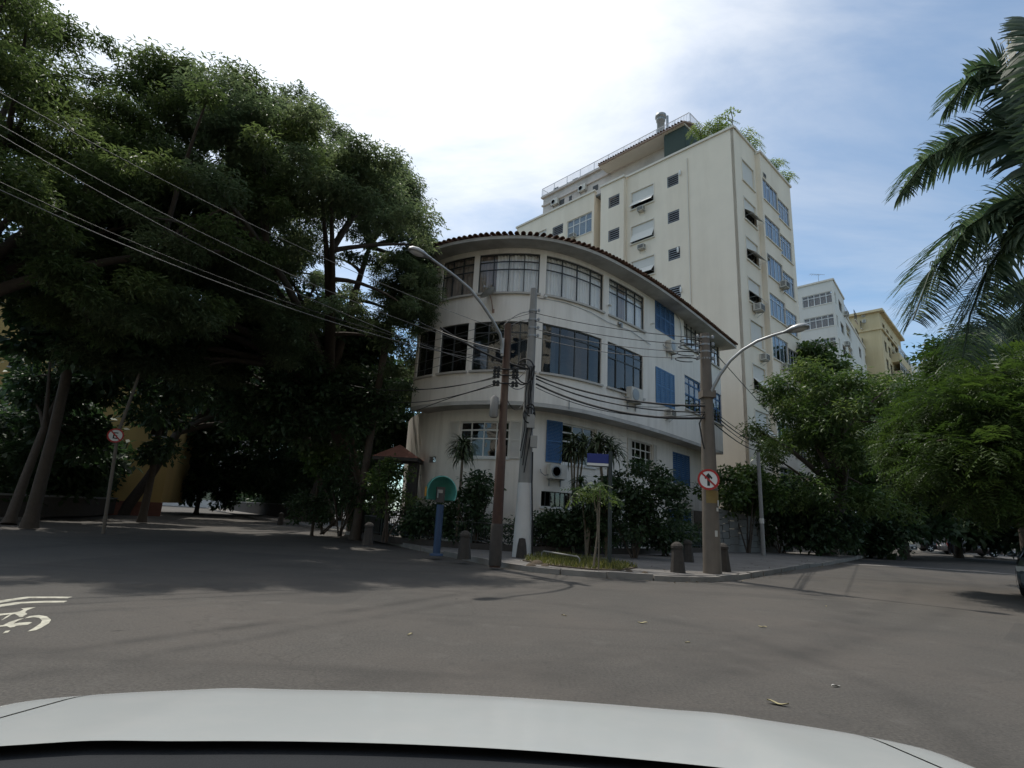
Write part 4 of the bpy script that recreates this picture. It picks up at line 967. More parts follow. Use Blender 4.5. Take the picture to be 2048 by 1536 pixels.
# air conditioners on the tower
L1 = 'box air conditioner under an awning window on the plain face of the beige tower'
for x, y in [(1285, 424), (1286, 500)]: put(new_ac('b'), LPth, x, y, L1, 'air conditioners on the beige tower')
put(new_ac('b'), LPth, 1148, 477, 'box air conditioner under the wide grid window of the left wing of the beige tower', off=LO_)
for x, y, o_, s_, lab in [(1519, 359, 0, 1.0, 'beside the topmost window'), (1527, 520, 0, 1.0, 'beside the third window down'), (1562, 578, RO, 1.3, 'below the third storey glazed bay'), (1511, 624, .1, 1.3, 'on the fourth window sill down'), (1523, 722, 0, 1.15, 'under the closed fifth window down'), (1577, 662, RO, 1.0, 'at the far edge of the glazed bay'), (1566, 740, RO, 1.1, 'at the lowest glazed bay'), (1526, 806, 0, 1.2, 'under the lowest open window')]:
    put(new_ac('b'), RPth, x, y, 'box air conditioner ' + lab + ' of the tower street face', 'air conditioners on the beige tower street face', off=o_, sc=s_)
# --- penthouse set back on the roof
PO = -3.0
ph = lambda x, y: LPth.hit(x, y, PO)
p0, p1 = ph(1086, 420)[0], ph(1378, 290)[0]; PZ = ph(1205, 326)[1] - .75; print('pent', p0, p1, PZ)
m_ = MB(); pbox(m_, LPth, p0, p1, TOPL - .3, PZ, PO - 5, PO); m_.build('penthouse_wall', 'penthouse_wall', tower)
m_ = MB(); pbox(m_, LPth, p0 - .2, p1 + .3, PZ + .002, PZ + .22, PO - 5.2, PO + .25); pbox(m_, LPth, p0 - .1, p1 - 6, PZ - 1.1, PZ - .9, PO + .002, PO + .18); m_.build('penthouse_cornice', 'penthouse_wall', tower)
e0_ = ph(1218, 330)[0]
def skirt(s0, s1, z, o0, o1, dz):
    m2 = MB(); vs = [(*LPth.pos(s0, o0), z + dz), (*LPth.pos(s1, o0), z + dz), (*LPth.pos(s1, o1), z), (*LPth.pos(s0, o1), z)]; vs2 = [(v[0], v[1], v[2] - .14) for v in vs]
    m2.add(vs + vs2, [(3, 2, 1, 0), (4, 5, 6, 7), (0, 1, 5, 4), (1, 2, 6, 5), (2, 3, 7, 6), (3, 0, 4, 7)]); return m2
sk = skirt(e0_, p1 + .6, PZ - .9, PO, PO + 1.9, .85).build('skirt_roof', 'pink_stain', tower)
n = int((p1 + .6 - e0_) / .3); ta = math.atan2(.85, 1.9)
for i in range(n):
    a = e0_ + .15 + i * .3; p = LPth.pos(a, PO + 1.95); t = LPth.tan(a); inst(tm, 'tile', sk, (p[0], p[1], PZ - .9 + .02), (ta, 0, math.atan2(t[1], t[0])))
m_ = MB(); pbox(m_, LPth, e0_, p1 + .5, PZ - 1.06, PZ - .96, PO, PO + 1.75); m_.build('skirt_soffit', 'tower_trim', tower)
m_ = MB(); a_, b_ = ph(1345, 300)[0], p1 + .4; pbox(m_, LPth, a_, b_, TOP - .8, PZ - 1.07, PO + 1.45, PO + 1.52); pbox(m_, Path([LPth.pos(b_, PO + 1.45), LPth.pos(b_, PO - 4)]), 0, 5.4, TOP - .8, PZ - 1.07, -.05, 0.02); m_.build('shade_net', 'green_net', tower)
# white awning over the terrace
m_ = skirt(sh(1256, 330), sh(1290, 330), TOP + .35, -1.4, -0.4, .9); m_.build('terrace_awning', 'sign_white', tower)
# railing
m_ = MB(); zr = PZ + .22
def rail_line(path, a, b, off, z, h=1.0, sp=.16):
    pbox(m_, path, a, b, z + h, z + h + .05, off - .025, off + .025); pbox(m_, path, a, b, z + .08, z + .12, off - .02, off + .02); s_ = a; k = 0
    while s_ <= b:
        w = .03 if k % 12 == 0 else .013; pbox(m_, path, s_ - w, s_ + w, z, z + h - .002, off - w, off + w); s_ += sp; k += 1
rail_line(LPth, p0 - .1, p1 + .2, PO + .15, zr)
rail_line(Path([LPth.pos(p1 + .2, PO + .15), LPth.pos(p1 + .2, PO - 5)]), 0.1, 5, 0, zr); rail_line(Path([LPth.pos(p0 - .1, PO - 5), LPth.pos(p0 - .1, PO + .15)]), 0, 5, 0, zr)
m_.build('railing', 'rail_metal', tower)
# vents, small openings and chimneys
for x, y in [(1188, 341), (1150, 359), (1112, 377)]:
    s_, z_ = ph(x, y); m_ = MB(); pbox(m_, LPth, s_ - .35, s_ + .35, z_ - .12, z_ + .12, PO - .05, PO + .02); m_.build('vent', 'ac_dark', tower)
for x, y, w in [(1191, 375, .35), (1124, 403, .35), (1141, 396, .2)]:
    s_, z_ = ph(x, y); m_ = MB(); pbox(m_, LPth, s_ - w, s_ + w, z_ - .4, z_ + .25, PO - .05, PO + .02); m_.build('vent', 'ac_dark', tower)
for x, y in [(1167, 384), (1112, 411)]: put(new_ac('s'), LPth, x, y, 'white split air conditioner on the rooftop penthouse wall of the beige tower', 'penthouse air conditioners', off=PO, sc=1.25)
s_, z_ = LPth.hit(1322, 275, PO - 1.0); q = LPth.pos(s_, PO - 1.0); zt = LPth.hit(1322, 231, PO - 1.0)[1]
m_ = MB(); m_.lathe((q[0], q[1], 0), [(.38, PZ), (.38, zt - .7), (.46, zt - .68), (.46, zt - .5), (.38, zt - .48), (.42, zt - .3), (.55, zt - .28), (.55, zt), (.4, zt + .05)], 16); m_.build('chimney', 'metal_grey', tower)
s_, _ = LPth.hit(1335, 260, PO - .8); q = LPth.pos(s_, PO - .8); zt = LPth.hit(1335, 232, PO - .8)[1]; m_ = MB(); m_.tube([(q[0], q[1], PZ), (q[0], q[1], zt)], .13, 8); m_.build('vent_pipe', 'metal_grey', tower)
s_, _ = LPth.hit(1136, 365, PO - .5); q = LPth.pos(s_, PO - .5); m_ = MB(); m_.tube([(q[0], q[1], PZ), (q[0], q[1], PZ + .9)], .16, 8); m_.build('vent_pipe', 'metal_grey', tower)

# ================================================================== BUILDINGS BEYOND
def simple_block(name, label, D, px, py, azl, azr, ll, lr, mat, trim='tower_trim'):
    a_ = azel(px, py); c = np.array([math.sin(a_[0]), math.cos(a_[0])]) * D; top = CAMH + D * a_[1]
    d1 = np.array([math.sin(R(azl)), math.cos(R(azl))]); d2 = np.array([math.sin(R(azr)), math.cos(R(azr))])
    return thing(name, label, 'apartment block', (c[0], c[1], 0)), Path([c + d1 * ll, c]), Path([c, c + d2 * lr]), top, c
wb, wl, wr, wtop, wc = simple_block('apartment_building', 'white apartment building with glazed corner verandas beyond the beige tower', 85, 1665, 560, -43.4, 40, 14, 34, 'white_block')
wst = 3.45
V = rows(wl.rect(1604, 1662, 588, 611), 7, wst); V = [(r_[0], wl.len - .25, r_[2], r_[3]) for r_ in V]
sl_ = rows(wl.rect(1588, 1597, 588, 615), 6, wst)
sA = wr.hit(1691, 640)[0]; sB = wr.hit(1743, 640)[0]
VW = [(0.3, 1.6, r_[2], r_[3]) for r_ in V]
w1 = rows(wr.rect(1678, 1684, 605, 622), 6, wst); w2 = rows(wr.rect(1697, 1706, 612, 632), 6, wst); w3 = rows(wr.rect(1719, 1723, 624, 640), 6, wst); w4 = rows(wr.rect(1731, 1735, 643, 658), 5, wst)
m_ = MB(); wall(m_, wl, 0, wl.len - .001, 0, wtop, V + sl_, 0, .3); wall(m_, wr, 0, sA, 0, wtop, VW + w1, 0, .3); wall(m_, wr, sA, sB, 0, wtop - 1.1, w2 + w3 + w4, -.6, .3); m_.build('wall', 'white_block', wb)
m_ = MB(); pbox(m_, wl, .2, wl.len - 1.2, 0, wtop - .6, -8, -.9); pbox(m_, wr, 1.5, sB - .2, 0, wtop - 1.6, -8, -1.5); m_.build('core', 'room', wb)
m_ = MB(); pbox(m_, wl, 0, wl.len + .15, wtop + .002, wtop + .25, -.4, .15); pbox(m_, wr, .16, sA + .1, wtop + .002, wtop + .25, -.4, .15); pbox(m_, wr, sA, sB + .1, wtop - 1.098, wtop - .85, -1.0, -.45); m_.build('coping', 'tower_trim', wb)
for r_ in V: grid_window(wl, wb, r_, 5, (.3, .7), 'white_frame', 'glass', -.1, bar=.09, curtain=[(.0, .95, 'brown_curtain')], smat='tower_trim')
for r_ in sl_: grid_window(wl, wb, r_, 2, (1.,), 'white_frame', 'glass_dark', -.1, bar=.07, sill=False)
for r_ in VW: grid_window(wr, wb, r_, 2, (.3, .7), 'white_frame', 'glass_blue', -.1, bar=.09, sill=False)
for r_ in w1: grid_window(wr, wb, r_, 1, (.3, .7), 'dark_frame', 'glass_dark', -.15, bar=.09, smat='tower_trim')
for r_ in w2: grid_window(wr, wb, r_, 1, (.5, .5), 'white_frame', 'glass_dark', -.72, bar=.1, smat='tower_trim')
for r_ in w3 + w4: grid_window(wr, wb, r_, 1, (.4, .6), 'dark_frame', 'glass_dark', -.75, bar=.09, smat='tower_trim')
for x, y, o_ in [(1688, 632, 0), (1690, 692, 0), (1726, 634, -.6), (1738, 645, -.6)]: put(new_ac('b'), wr, x, y, 'box air conditioner on the street side of the white building beyond the tower', 'air conditioners on the white building', off=o_, sc=1.4)
q = wl.pos(wl.len - 2.5, -2.5); m_ = MB(); m_.tube([(q[0], q[1], wtop - .4), (q[0], q[1], wtop + 2.6)], .03, 6)
for k in range(5): m_.tube([(q[0] - 1.1 + .35 * k, q[1] - .1, wtop + 2.5), (q[0] - 1.1 + .35 * k, q[1] + .5, wtop + 2.5)], .02, 5)
m_.tube([(q[0] - 1.2, q[1], wtop + 2.5), (q[0] + 1.0, q[1], wtop + 2.5)], .025, 5); m_.build('aerial', 'metal_grey', wb)

yb, yl, yr, ytop, yc = simple_block('apartment_building', 'ochre apartment building with a deep cornice beyond the white one', 118, 1758, 624, -43.4, 44, 8, 40, 'ochre_block')
ysB = yr.hit(1803, 700)[0]; yst = 3.5
yw = [r_ for x in (1768, 1776, 1784, 1792) for r_ in rows(yr.rect(x - 2.2, x + 2.2, 650 + (x - 1768) * 1.5, 668 + (x - 1768) * 1.5), 7, yst)]
m_ = MB(); wall(m_, yl, 0, yl.len - .001, 0, ytop, [], 0, .3); wall(m_, yr, 0, ysB, 0, ytop, yw, 0, .3); m_.build('wall', 'ochre_block', yb)
m_ = MB(); pbox(m_, yr, .5, ysB - .2, 0, ytop - .5, -8, -.9); m_.build('core', 'room', yb)
m_ = MB(); pbox(m_, yl, 0, yl.len + .7, ytop + .002, ytop + .45, -1, .7); pbox(m_, yr, .71, ysB + .5, ytop + .002, ytop + .45, -1, .7); pbox(m_, yl, 0, yl.len + .3, ytop - 3.4, ytop - 3.0, .002, .3); pbox(m_, yr, .31, ysB, ytop - 3.4, ytop - 3.0, .002, .3); m_.build('cornice', 'ochre_block', yb)
for r_ in yw: grid_window(yr, yb, r_, 1, (.3, .7), 'dark_frame', 'glass_dark', -.15, bar=.1, sill=False)
bs0, bs1 = yr.hit(1786, 740)[0], ysB
for k in range(4):
    z0_, z1_ = ytop - 6.2 - k * yst, ytop - 4.5 - k * yst
    grid_window(yr, yb, (bs0, bs1, z0_, z1_), 5, (.3, .7), 'white_frame', 'glass', 1.3, bar=.1, sill=False, name='veranda_window', curtain=[(.1, .9, 'brown_curtain')])
    m_ = MB(); pbox(m_, yr, bs0, bs1, z0_ - 1.7, z0_ - .01, .003, 1.35); m_.build('veranda', 'ochre_block', yb)
fb, fl, fr_, ftop, fc = simple_block('apartment_building', 'small pale building at the foot of the wooded hill', 165, 1832, 726, -43.4, 40, 12, 26, 'white_block')
fs_ = fr_.hit(1846, 745)[0]; fw = [r_ for x in (1837, 1842) for r_ in rows(fr_.rect(x - 1.5, x + 1.5, 742, 752), 4, 3.6)]
m_ = MB(); wall(m_, fl, 0, fl.len - .001, 0, ftop, [], 0, .3); wall(m_, fr_, 0, fs_, 0, ftop - .5, fw, 0, .3); m_.build('wall', 'white_block', fb)
m_ = MB(); pbox(m_, fr_, .5, fs_ - .2, 0, ftop - 1, -6, -.8); m_.build('core', 'room', fb)
for r_ in fw: grid_window(fr_, fb, r_, 1, (.5, .5), 'white_frame', 'glass_dark', -.1, bar=.1, sill=False)
ee, el_, er_, etop, ec_ = simple_block('apartment_building', 'shaded pale block closing the far end of the left side street', 118, 560, 700, -95, 0, 44, 12, 'grey_wall')
ew = [(1.5 + 3.6 * i, 3.3 + 3.6 * i, 1.4 + 3.4 * j, 3.0 + 3.4 * j) for i in range(11) for j in range(6)]
m_ = MB(); wall(m_, el_, 0, el_.len, 0, etop, ew, 0, .3); m_.build('wall', 'penthouse_wall', ee); m_ = MB(); pbox(m_, el_, .2, el_.len - .2, 0, etop - .3, -1.4, -1.1); m_.build('core', 'room', ee)
for r_ in ew: m_ = MB(); pbox(m_, el_, *r_, -.2, -.15); m_.build('window', 'glass_dark', ee)
# yellow building behind the trees on the left
A0, A1 = pt(-60, 830, 47)[:2], pt(352, 850, 50)[:2]
yl2 = Path([A0, A1]); yb2 = thing('yellow_house', 'yellow house wall with dark window behind the big trees', 'house', (A0[0], A0[1], 0))
yw2 = [yl2.rect(303, 338, 842, 872), yl2.rect(150, 185, 800, 840), yl2.rect(20, 48, 700, 735), yl2.rect(285, 315, 740, 790)]
m_ = MB(); wall(m_, yl2, 0, yl2.len, 1.0, 15.0, yw2, 0, .3); wall(m_, Path([A1, A1 + np.array([-4, 10])]), 0, 10.7, 1.0, 15, [], 0, .3); m_.build('wall', 'yellow_wall', yb2)
m_ = MB(); pbox(m_, yl2, .4, yl2.len - .4, 0.1, 14.8, -1.2, -.9); m_.build('room_wall', 'room', yb2)
m_ = MB(); pbox(m_, yl2, -.1, yl2.len + .1, 0, .998, -.3, .1); m_.build('plinth', 'terracotta', yb2)
for r_ in yw2: grid_window(yl2, yb2, r_, 2, (.4, .6), 'dark_frame', 'glass_dark', -.12, bar=.07)
m_ = MB(); pbox(m_, yl2, -.5, yl2.len + .5, 15.0, 15.25, -6, .6); m_.build('roof', 'roof_tile', yb2)
# ================================================================== POLES, LAMPS, SIGNS
def gpv(x, y): return gp(x, y, PV)
def wire_pts(a, b, sag, n=14):
    a, b = np.asarray(a, float), np.asarray(b, float); return [a * (1 - t) + b * t - np.array([0, 0, sag * 4 * t * (1 - t)]) for t in np.linspace(0, 1, n)]
# rusty pole with a long lamp arm
b = gpv(990, 1128); D1 = math.hypot(b[0], b[1]); topp = pt(1009, 648, D1)
rp = thing('rusty_pole', 'rusty reddish iron pole with peeling pale paint at the corner', 'utility pole', b)
m_ = MB(); hh = topp[2]; m_.tube([(b[0], b[1], 0.05), (b[0], b[1], 1.2), (b[0], b[1], 3.2), (b[0], b[1], 3.22), (b[0], b[1], hh)], [.145, .14, .13, .11, .10], 14); m_.build('pole', 'rust', rp)
m_ = MB(); m_.lathe((b[0], b[1], 0), [(.165, .1), (.165, 1.1), (.142, 1.14)], 14); m_.build('pole_foot', 'stone_dark', rp)
m_ = MB()
for px, py in [(1000, 740), (1001, 752), (1000, 768)]:
    z = pt(px, py, D1)[2]; m_.tube([(b[0] - .33, b[1] - .12, z), (b[0] + .33, b[1] - .12, z)], .02, 6)
    for sx in (-.3, -.2, .22, .32): m_.lathe((b[0] + sx, b[1] - .12, z), [(.03, -.09), (.055, -.06), (.03, -.02), (.055, .02), (.03, .07)], 8)
m_.build('insulator_rack', 'wire_black', rp)
m_ = MB(); z = pt(993, 815, D1)[2]; m_.lathe((b[0] - .26, b[1] - .1, z), [(.03, .32), (.11, .26), (.12, -.25), (.09, -.3)], 12); m_.build('transformer_can', 'concrete_pole', rp)
la = thing('street_lamp', 'grey curved lamp arm with cobra head fixed to the rusty pole', 'street lamp', (b[0] - .15, b[1] - .1, pt(1003, 690, D1)[2]))
apx = [(1004, 690), (1000, 668), (985, 640), (965, 610), (940, 578), (910, 552), (880, 530), (862, 517)]
dd = np.linspace(D1 - .15, D1 - 1.9, len(apx)); apt = [pt(x, y, d_) for (x, y), d_ in zip(apx, dd)]
m_ = MB(); m_.tube([apt[0] + (0, 0, -.25)] + apt, [.045] * 3 + [.042] * 3 + [.036] * 3, 9); m_.build('arm', 'lamp_grey', la)
def lamp_head(root, p0, p1, w=.17, h=.13):
    p0, p1 = np.asarray(p0, float), np.asarray(p1, float); ax = p1 - p0; ln = np.linalg.norm(ax); ax /= ln; sd_ = np.cross(ax, (0, 0, 1)); sd_ /= np.linalg.norm(sd_); upv = np.cross(sd_, ax); m2 = MB(); n = 12; rings = []
    for t, ww, hh_ in [(0, .25, .3), (.15, .4, .45), (.4, .9, .85), (.65, 1., 1.), (.88, .8, .8), (1., .3, .35)]:
        rings.append([p0 + ax * ln * t + sd_ * w * ww * math.cos(2 * PI * k / n) + upv * h * hh_ * (max(math.sin(2 * PI * k / n), -.25)) for k in range(n)])
    m2.add([q for r_ in rings for q in r_], [(i * n + k, i * n + (k + 1) % n, (i + 1) * n + (k + 1) % n, (i + 1) * n + k) for i in range(5) for k in range(n)], True); m2.add(rings[0], [tuple(range(n))]); m2.add(rings[-1], [tuple(range(n))[::-1]]); m2.build('lamp_head', 'lamp_grey', root)
    m2 = MB(); vs = [p0 + ax * ln * (.62 + .30 * math.cos(2 * PI * k / 14)) + sd_ * w * .72 * math.sin(2 * PI * k / 14) - upv * (h * .25 + .004) for k in range(14)]; vs2 = [v - upv * .05 + (p0 + ax * ln * .62 - v) * .35 for v in vs]
    m2.add(vs + vs2, [(k, (k + 1) % 14, 14 + (k + 1) % 14, 14 + k) for k in range(14)] + [tuple(range(14, 28))], True); m2.build('lens', 'lamp_glass', root)
lamp_head(la, apt[-1], pt(817, 497, dd[-1] - .25), .15, .12)
m_ = MB(); m_.obox(apt[0] + (0.02, .05, -.05), (1, 0, 0), (0, 1, 0), (0, 0, 1), .04, .05, .26); m_.build('arm_clamp', 'lamp_grey', la)
# concrete pole
b2 = gpv(1043, 1114); D2 = math.hypot(b2[0], b2[1]); t2 = pt(1068, 578, D2)
cp_ = thing('concrete_pole', 'tall tapered concrete pole with whitewashed foot and cable coils', 'utility pole', b2)
m_ = MB(); zt = t2[2]; zw = pt(1052, 966, D2)[2]; dx = t2[0] - b2[0]
m_.tube([(b2[0], b2[1], zw + .002), (b2[0] + dx * .5, b2[1], zt * .55), (b2[0] + dx, b2[1], zt)], [.215, .17, .115], 16); m_.build('pole', 'concrete_pole', cp_)
m_ = MB(); m_.tube([(b2[0], b2[1], .1), (b2[0], b2[1], zw)], [.30, .222], 16); m_.build('whitewashed_foot', 'white_concrete', cp_)  # sunlight on the foot is put into its paler colour
m_ = MB()
for (px, py, r_) in [(1050, 742, .42), (1044, 748, .36), (1058, 830, .26), (1060, 820, .2)]:
    c = pt(px, py, D2 - .3); m_.tube([c + np.array([r_ * .72 * math.cos(a_), -.06 * math.sin(a_ * 2), r_ * math.sin(a_)]) for a_ in np.linspace(0, 2 * PI, 24)], .024, 6, cap=False)
pz = lambda y: pt(1060, y, D2)[2]
for k in range(4):
    x0 = b2[0] - .10 + .05 * k; m_.tube([(x0 + .1, b2[1] - .2 - .02 * k, pz(735)), (x0 + random.uniform(-.06, .1), b2[1] - .24, pz(790)), (x0 + random.uniform(-.1, .1), b2[1] - .25, pz(860)), (x0 - .1, b2[1] - .27, pz(905 + 14 * k))], .017, 6)
m_.build('cable_coil', 'wire_black', cp_)
m_ = MB(); m_.obox((b2[0] + .22, b2[1] - .22, pz(885)), (1, 0, 0), (0, 1, 0), (0, 0, 1), .11, .09, .19); m_.build('junction_box', 'metal_grey', cp_); m_ = MB(); m_.obox((b2[0] + .1, b2[1] - .24, pz(845)), (1, 0, 0), (0, 1, 0), (0, 0, 1), .13, .08, .22); m_.build('junction_box', 'metal_grey', cp_)
for y in (622, 640, 656, 672):
    z = pz(y); m_ = MB(); m_.lathe((b2[0] + dx * .95, b2[1], z), [(.15, -.03), (.15, .03)], 12); m_.build('band', 'metal_grey', cp_); m_ = MB(); m_.lathe((b2[0] + dx * .95 + .2, b2[1] - .1, z), [(.03, -.05), (.05, 0), (.03, .05)], 8); m_.build('insulator', 'metal_grey', cp_)
m_ = MB(); m_.lathe((b2[0] - .02, b2[1] - .42, 0), [(.02, .72), (.10, .70), (.14, .5), (.18, .13)], 9, smooth=False); tag(m_.build('stone_stump', 'stone_dark'), 'broken stone stump leaning at the whitewashed pole foot', 'stone')
m_ = MB(); m_.tube([(b2[0] + .34, b2[1] - .1, .13), (b2[0] + .22, b2[1] - .2, zw), (b2[0] + .2, b2[1] - .2, pz(905))], .025, 6); m_.build('conduit', 'wire_black', cp_)
# right pole with lamp arm and road sign
b3 = gpv(1425, 1147); D3 = math.hypot(b3[0], b3[1]); z3 = pt(1407, 668, D3)[2]
p3 = thing('brown_pole', 'weathered brown concrete pole carrying a lamp arm and a round road sign', 'utility pole', b3)
m_ = MB(); m_.tube([(b3[0], b3[1], .1), (b3[0], b3[1], 3.0), (b3[0], b3[1], z3)], [.245, .20, .135], 16); m_.build('pole', 'brown_concrete', p3)
m_ = MB(); pz3 = lambda y: pt(1412, y, D3)[2]
for y in (676, 690, 704, 718):
    z = pz3(y); m_ = MB(); m_.lathe((b3[0], b3[1], z), [(.15, -.025), (.15, .025)], 12); m_.build('band', 'metal_grey', p3)
    for sx in (-.24, .2): m_ = MB(); m_.lathe((b3[0] + sx, b3[1] - .08, z), [(.03, -.05), (.055, -.02), (.03, .0), (.055, .03), (.03, .06)], 8); m_.build('insulator', 'metal_grey', p3)
for k in range(4):
    m_ = MB(); c = np.array([b3[0] - .5 - .05 * k, b3[1] - .25, pz3(690 + 12 * k)]); m_.tube([c + np.array([.32 * math.cos(a_), 0, .07 * math.sin(a_)]) for a_ in np.linspace(0, 5.3, 14)], .014, 5); m_.build('cable_loop', 'wire_black', p3)
m_ = MB(); m_.tube([(b3[0] - .16, b3[1] - .16, pz3(830)), (b3[0] - .3, b3[1] - .18, pz3(850)), (b3[0] - .24, b3[1] - .2, pz3(885)), (b3[0] - .18, b3[1] - .18, pz3(900))], .02, 5); m_.build('cable_loop', 'wire_black', p3)
m_ = MB(); m_.obox((b3[0], b3[1] - .03, pz3(790)), (1, 0, 0), (0, 1, 0), (0, 0, 1), .19, .19, .10); m_.build('arm_clamp', 'brown_concrete', p3)
m_ = MB(); th = np.linspace(-2.4, -.5, 9); zt_ = pt(1425, 995, D3)[2]; vs = []
for z in (zt_ - .16, zt_ + .18):
    for a_ in th: vs.append((b3[0] + .222 * math.cos(a_), b3[1] + .222 * math.sin(a_), z))
m_.add(vs, [(i, i + 1, 10 + i, 9 + i) for i in range(8)], True); m_.build('yellow_tag', 'yellow_tag', p3)
m_ = MB()
for (y0, y1, a0) in [(1000, 1012, -1.0), (1015, 1022, -1.2), (1060, 1072, -1.5)]:
    za, zb = pz3(y0), pz3(y1); vs = [(b3[0] + .235 * math.cos(a_), b3[1] + .235 * math.sin(a_), z) for z in (zb, za) for a_ in np.linspace(a0, a0 + .35, 4)]; m_.add(vs, [(i, i + 1, 5 + i, 4 + i) for i in range(3)])
m_.build('paper_scrap', 'paper_litter', p3)
l3 = thing('street_lamp', 'grey swan neck street lamp with oval head on the weathered brown pole', 'street lamp', (b3[0], b3[1], pz3(790)))
apx = [(1419, 793), (1427, 775), (1440, 750), (1460, 722), (1485, 700), (1515, 682), (1545, 671), (1572, 663)]; dd = np.linspace(D3 - .1, D3 - .6, len(apx)); apt = [pt(x, y, d_) for (x, y), d_ in zip(apx, dd)]
m_ = MB(); m_.tube(apt, [.05, .048, .046, .044, .042, .04, .038, .036], 9); m_.build('arm', 'lamp_grey', l3); lamp_head(l3, pt(1565, 666, dd[-1]), pt(1619, 652, dd[-1] - .1), .20, .13)
# no-straight-ahead sign
def round_sign(name, label, px, py, dist, rad, kind):
    c = pt(px, py, dist); o = thing(name, label, 'road sign', (c[0], c[1], c[2])); a_ = math.atan2(c[0], c[1]); o.rotation_euler = (0, 0, -a_)
    m2 = MB(); m2.lathe((0, 0, 0), [(.001, .012), (rad, .012), (rad, 0.0), (.001, 0.0)], 32, False, 'y'); m2.build('plate', 'sign_white', o, False)
    m2 = MB(); n = 36
    vs = [(q * math.cos(2 * PI * k / n), -.004, q * math.sin(2 * PI * k / n)) for q in (rad, rad * .80) for k in range(n)]; m2.add(vs, [(k, (k + 1) % n, n + (k + 1) % n, n + k) for k in range(n)]); m2.build('red_ring', 'sign_red', o, False)
    if kind == 'straight':
        m2 = MB(); w = rad * .12; m2.add([(-w, -.0032, -.6 * rad), (w, -.0032, -.6 * rad), (w, -.0032, .35 * rad), (-w, -.0032, .35 * rad)], [(0, 1, 2, 3)]); m2.add([(0, -.0033, .62 * rad), (-.36 * rad, -.0033, .18 * rad), (-.30 * rad, -.0033, .02 * rad), (0, -.0033, .3 * rad), (.30 * rad, -.0033, .02 * rad), (.36 * rad, -.0033, .18 * rad)], [(0, 1, 2, 3), (0, 3, 4, 5)]); m2.build('arrow', 'sign_black', o, False)
    else:
        m2 = MB()
        for (x0, x1, z0, z1) in [(-.28, -.12, -.45, .45), (-.12, .28, .30, .45), (-.12, .2, -.07, .07), (-.12, .28, -.45, -.30)]: m2.add([(x0 * rad, -.003, z0 * rad), (x1 * rad, -.003, z0 * rad), (x1 * rad, -.003, z1 * rad), (x0 * rad, -.003, z1 * rad)], [(0, 1, 2, 3)])
        m2.build('letter_e', 'sign_black', o, False)
    m2 = MB(); s_ = math.sqrt(.5); w = rad * .085; r8 = rad * .84; m2.add([(-s_ * r8 - s_ * w, -.006, s_ * r8 - s_ * w), (-s_ * r8 + s_ * w, -.006, s_ * r8 + s_ * w), (s_ * r8 + s_ * w, -.006, -s_ * r8 + s_ * w), (s_ * r8 - s_ * w, -.006, -s_ * r8 - s_ * w)], [(3, 2, 1, 0)]); m2.build('red_bar', 'sign_red', o, False)
    m2 = MB(); m2.box(-.05, .05, .013, .10, -rad * .6, rad * .6); m2.build('bracket', 'metal_grey', o, False); return o
round_sign('road_sign', 'round red ringed sign with a barred straight arrow on the brown pole', 1417, 959, D3 - .38, .285, 'straight')
# thin pole further right, and a street name sign
b4 = pt(1527, 1108, 30.0); m_ = MB(); z4 = pt(1521, 905, 30)[2]; tp = thing('thin_post', 'slim grey post on the pavement before the stone wall', 'post', (b4[0], b4[1], PV))
m_.tube([(b4[0], b4[1], .1), (b4[0], b4[1], z4)], [.1, .085], 10); m_.build('pole', 'concrete_pole', tp); m_ = MB(); z = pt(1527, 1042, 30)[2]; m_.lathe((b4[0], b4[1], z), [(.105, -.12), (.105, .12)], 12); m_.build('band', 'paper_litter', tp)
b5 = gpv(1219, 1134); D5 = math.hypot(b5[0], b5[1]); ns = thing('street_name_sign', 'blue street name plate with white lower band on a dark post', 'street sign', b5)
z5 = pt(1222, 903, D5)[2]; m_ = MB(); m_.tube([(b5[0], b5[1], .1), (b5[0], b5[1], z5)], .055, 10); m_.build('post', 'sign_pole', ns)
q0, q1 = pt(1173, 925, D5), pt(1216, 925, D5); zt, zb, zw_ = pt(1195, 908, D5)[2], pt(1195, 932, D5)[2], pt(1195, 927, D5)[2]
m_ = MB(); m_.box(q0[0], b5[0] - .06, b5[1] - .03, b5[1] + .02, zw_ + .002, zt); m_.build('blue_plate', 'sign_blue', ns); m_ = MB(); m_.box(q0[0], b5[0] - .06, b5[1] - .03, b5[1] + .02, zb, zw_); m_.build('white_band', 'sign_white', ns)
m_ = MB(); m_.box(q0[0] - .02, b5[0] - .0, b5[1] - .035, b5[1] + .025, zb - .03, zb - .002); m_.build('lower_rail', 'sign_pole', ns)
# bollards
def bollard_mesh():
    m2 = MB(); m2.lathe((0, 0, 0), [(.20, 0), (.195, .04), (.145, .55), (.14, .60), (.165, .62), (.165, .68), (.12, .74), (.04, .78)], 8, False); return m2.mesh('bollard', 'stone_dark')
bme = bollard_mesh()
for x, y, s_, lab in [(1356, 1145, 1.0, 'stone bollard on the kerb beside the brown pole, roadside to the left of it'), (1448, 1143, 1.0, 'stone bollard half hidden behind the foot of the brown pole'), (1377, 1124, .95, 'stone bollard by the fence in front of the blue garage door'), (928, 1118, .98, 'stone bollard between the telephone hood and the rusty pole'), (735, 1090, .98, 'stone bollard along the kerb beyond the telephone hood'), (560, 1050, .95, 'stone bollard far along the shaded side street kerb')]:
    p = gpv(x, y); o = inst(bme, 'bollard', None, p, (random.uniform(-.03, .03), random.uniform(-.03, .03), random.uniform(0, 1))); o.scale = (s_,) * 3; tag(o, lab, 'bollard', 'stone bollards on the corner pavement')
